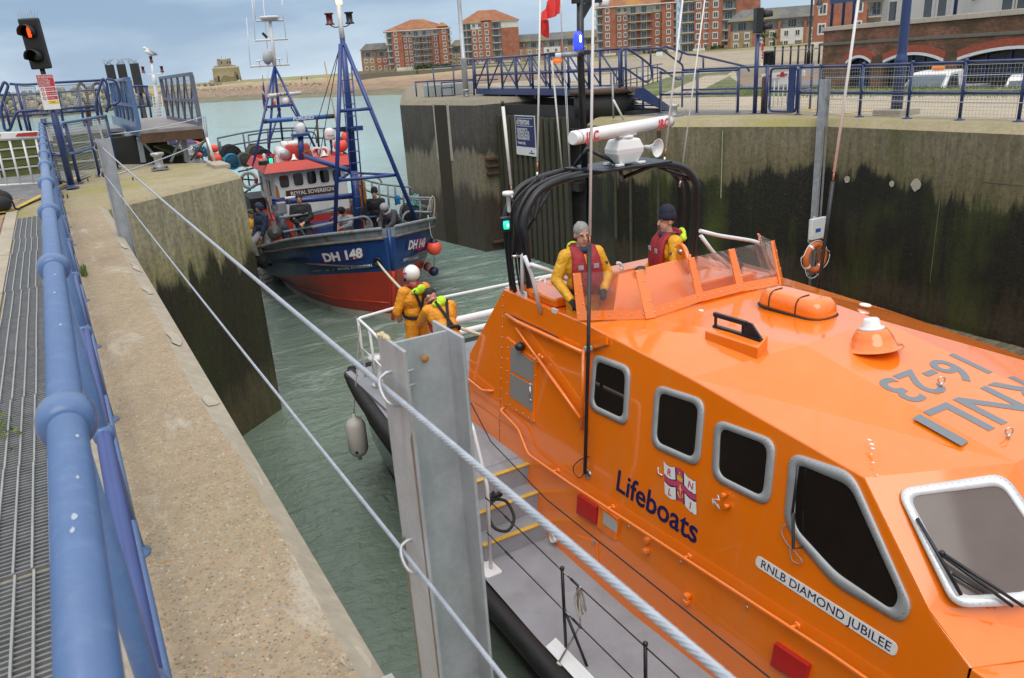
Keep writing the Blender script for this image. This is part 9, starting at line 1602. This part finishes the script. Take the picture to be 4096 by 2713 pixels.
    if extra == 'crew':
        for s in (-1, 1): MB().loft([[W(*(Vector(c) + Vector((a * .078 * k * math.cos(q), .042 * math.sin(q), 0)) )) for q in [i * math.pi / 5 for i in range(10)]] for c, a, k in (((s * .085, .155, -.30), 1, .9), ((s * .09, .17, -.15), 1, 1.25), ((s * .09, .16, 0), 1, 1.15), ((s * .085, .13, .12), 1, .95), ((s * .085, .05, .215), 1, .8), ((s * .08, -.06, .22), 1, .7))]).build('lifejacket_panel', LJR, t)
        MB().tube([W(-.08, -.06, .215), W(-.05, -.11, .20), W(.05, -.11, .20), W(.08, -.06, .215)], .035, 10).build('lifejacket_collar', LJR, t); MB().torus(W(0, -.0, -.27), .155 * bulk, .026, up, 26, 6).build('waist_belt', BLKC, t)
        for s in (-1, 1): MB().beam(W(s * .09, -.135 * bulk - .012, .17), W(-s * .04, -.14 * bulk - .012, -.27), .042, .014, up=fw).build('back_strap', BLKC, t); MB().box(W(s * .09, .205, .02), (.06, .012, .05), m=R).build('reflector', GRYC, t)
        MB().torus(J['nek'] + up * .012, .088, .04, up, 20, 8).build('jacket_collar', NAVC, t); b = MB(); b.ell(J['nek'] - up * .03 - fw * .14, (.125, .06, .06), 18, 12, R); b.ell(J['nek'] + up * .0 - fw * .17 + side * .03, (.075, .045, .07), 14, 10, R); b.build('stowed_hood', LIME, t); text('RNLI', W(.115, -.135, .10) if pose.get('bk') else W(-.26, .03, .0), -side if pose.get('bk') else fw, up, .045, NAVT_, t, ext=.006)
    return t
NAVT_ = NAVYT
def face(dx, dy): return math.atan2(-dx, dy)
# lifeboat crew
person('crewman with short grey hair and red lifejacket at the upper steering position', (4.80, 7.0, -1.83), face(-.22, -.98), dict(elL=(-.30, .02, 1.17), wrL=(-.16, .24, 1.06), elR=(.31, .0, 1.17), wrR=(.24, .22, 1.0), tilt=-.12), YJK, YJK, .0085, 1.12, hair=HGRY, extra='crew', gloves=BLKC, scale=1.0)
person('crewman in navy woollen hat looking aside behind the lifeboat windscreen', (6.04, 6.98, -1.86), face(-1, .30), dict(elL=(-.27, .05, 1.16), wrL=(-.2, .26, 1.05), elR=(.30, .0, 1.16), wrR=(.27, .2, .98), tilt=-.08), YJK, YJK, .0085, 1.12, hat='beanie', hair=HDRK, extra='crew', gloves=BLKC)
person('crewman in a white helmet seen from behind on the lifeboat aft deck', (4.32, 10.85, -2.98), face(-.12, .99), dict(elL=(-.31, .04, 1.13), wrL=(-.20, .22, .98), elR=(.26, .06, 1.15), wrR=(.15, .25, 1.02), tilt=-.15, bk=1), YJO, YJO, .009, 1.22, hat='helmet', hair=HDRK, extra='crew')
person('bareheaded dark-haired crewman stooping on the lifeboat aft deck', (4.42, 10.0, -2.98), face(.05, 1.0), dict(pel=(0, -.06, .88), bel=(0, .02, 1.02), che=(.0, .14, 1.17), nek=(-.02, .25, 1.30), hed=(-.06, .34, 1.41), shL=(-.19, .19, 1.26), shR=(.18, .2, 1.26), elL=(-.24, .38, 1.06), wrL=(-.12, .56, .98), elR=(.25, .34, 1.04), wrR=(.15, .54, .96), hiL=(-.095, -.05, .86), hiR=(.095, -.05, .86), knL=(-.12, .08, .48), knR=(.12, .08, .48), tilt=-.45, bk=1), YJO, YJO, .009, 1.2, hair=HDRK, extra='crew', look=.5)
# fishing boat hands
A_ = dict(elL=(-.24, .12, 1.16), wrL=(-.06, .32, 1.08), elR=(.25, .10, 1.16), wrR=(.08, .32, 1.05))
p = (5.61,21.9,-1.49); person('bearded man in a black jacket leaning on the fishing boat bow rail', (p[0], p[1], p[2] - 1.82), face(-.25, -.97), dict(A_, tilt=-.2), BLKC, DGRY, .014, 1.3, hair=HDRK, scale=1.06)
p = (4.8,23.3,-1.85); person('man in blue hooded top and grey joggers with one foot up on the gunwale', (p[0], p[1], p[2] - 1.73), face(-.9, -.45), dict(elL=(-.2, .08, 1.16), wrL=(-.16, .2, .92), elR=(.22, .05, 1.14), wrR=(.20, .22, .90), knR=(.11, .36, .72), anR=(.12, .25, .36), tilt=-.35), NAVC, GRYC, .014, 1.2, hood=NAVC, scale=1.04)
p = (4.71,24.3,-2.17); person('man in bright yellow oilskins and green cap half hidden by the pier', (p[0], p[1], p[2] - 1.62), face(.2, -.98), dict(A_, hatm=mk('cap_green', (.09, .11, .06), .9)), YJK, YJK, .014, 1.15, hat='cap', hair=HDRK)
p = (6.85,21.6,-2.04); person('crouching man in a black woollen hat beside the foremast', (p[0], p[1], p[2] - 1.12), face(-.8, -.6), dict(pel=(0, -.12, .52), bel=(0, -.02, .66), che=(0, .08, .84), nek=(0, .16, 1.0), hed=(0, .22, 1.13), shL=(-.18, .12, .95), shR=(.18, .12, .95), elL=(-.23, .28, .78), wrL=(-.1, .46, .75), elR=(.23, .28, .78), wrR=(.1, .46, .72), hiL=(-.1, -.1, .5), hiR=(.1, -.1, .5), knL=(-.14, .3, .52), knR=(.14, .28, .5), tilt=-.35, hatm=BLKC), GRYC, DGRY, .014, 1.2, hat='beanie', hair=HDRK)
p = (7.93,22.2,-1.73); person('man all in black with a black hat standing behind the winch', (p[0], p[1], p[2] - 1.74), face(-.5, -.85), dict(elL=(-.24, .1, 1.16), wrL=(-.10, .26, 1.0), hatm=BLKC), BLKC, BLKC, .014, 1.15, hat='beanie', hair=HDRK, scale=1.05)
p = (7.94,20.9,-1.94); person('stooping man in a pale grey hood and dark jacket at the port bow', (p[0], p[1], p[2] - 1.49), face(-.85, -.5), dict(pel=(0, -.08, .90), bel=(0, .02, 1.02), che=(0, .14, 1.16), nek=(0, .24, 1.28), hed=(0, .32, 1.38), shL=(-.18, .18, 1.25), shR=(.18, .18, 1.25), elL=(-.23, .32, 1.02), wrL=(-.12, .46, .88), elR=(.23, .3, 1.0), wrR=(.12, .46, .85), tilt=-.5), DGRY, BLKC, .014, 1.25, hood=GRYC, scale=1.05)
# walkers far off
for q, c, lab in (((92.21,319.98,-0.21), NAVC, 'tiny walker in dark clothes on the distant beach crest'), ((90.17,320.56,-0.07), RED, 'tiny walker in red on the distant beach crest'), ((118.09,271.42,-0.34), NAVC, 'tiny dark figure on the promenade below the scaffolded block'), ((120.32,270.44,0.15), RED, 'tiny red figure on the promenade below the scaffolded block')): person(lab, (q[0], q[1], max(q[2], -.4)), face(-.3, -1), {}, c, DGRY, .035, 1.1, hair=HDRK)
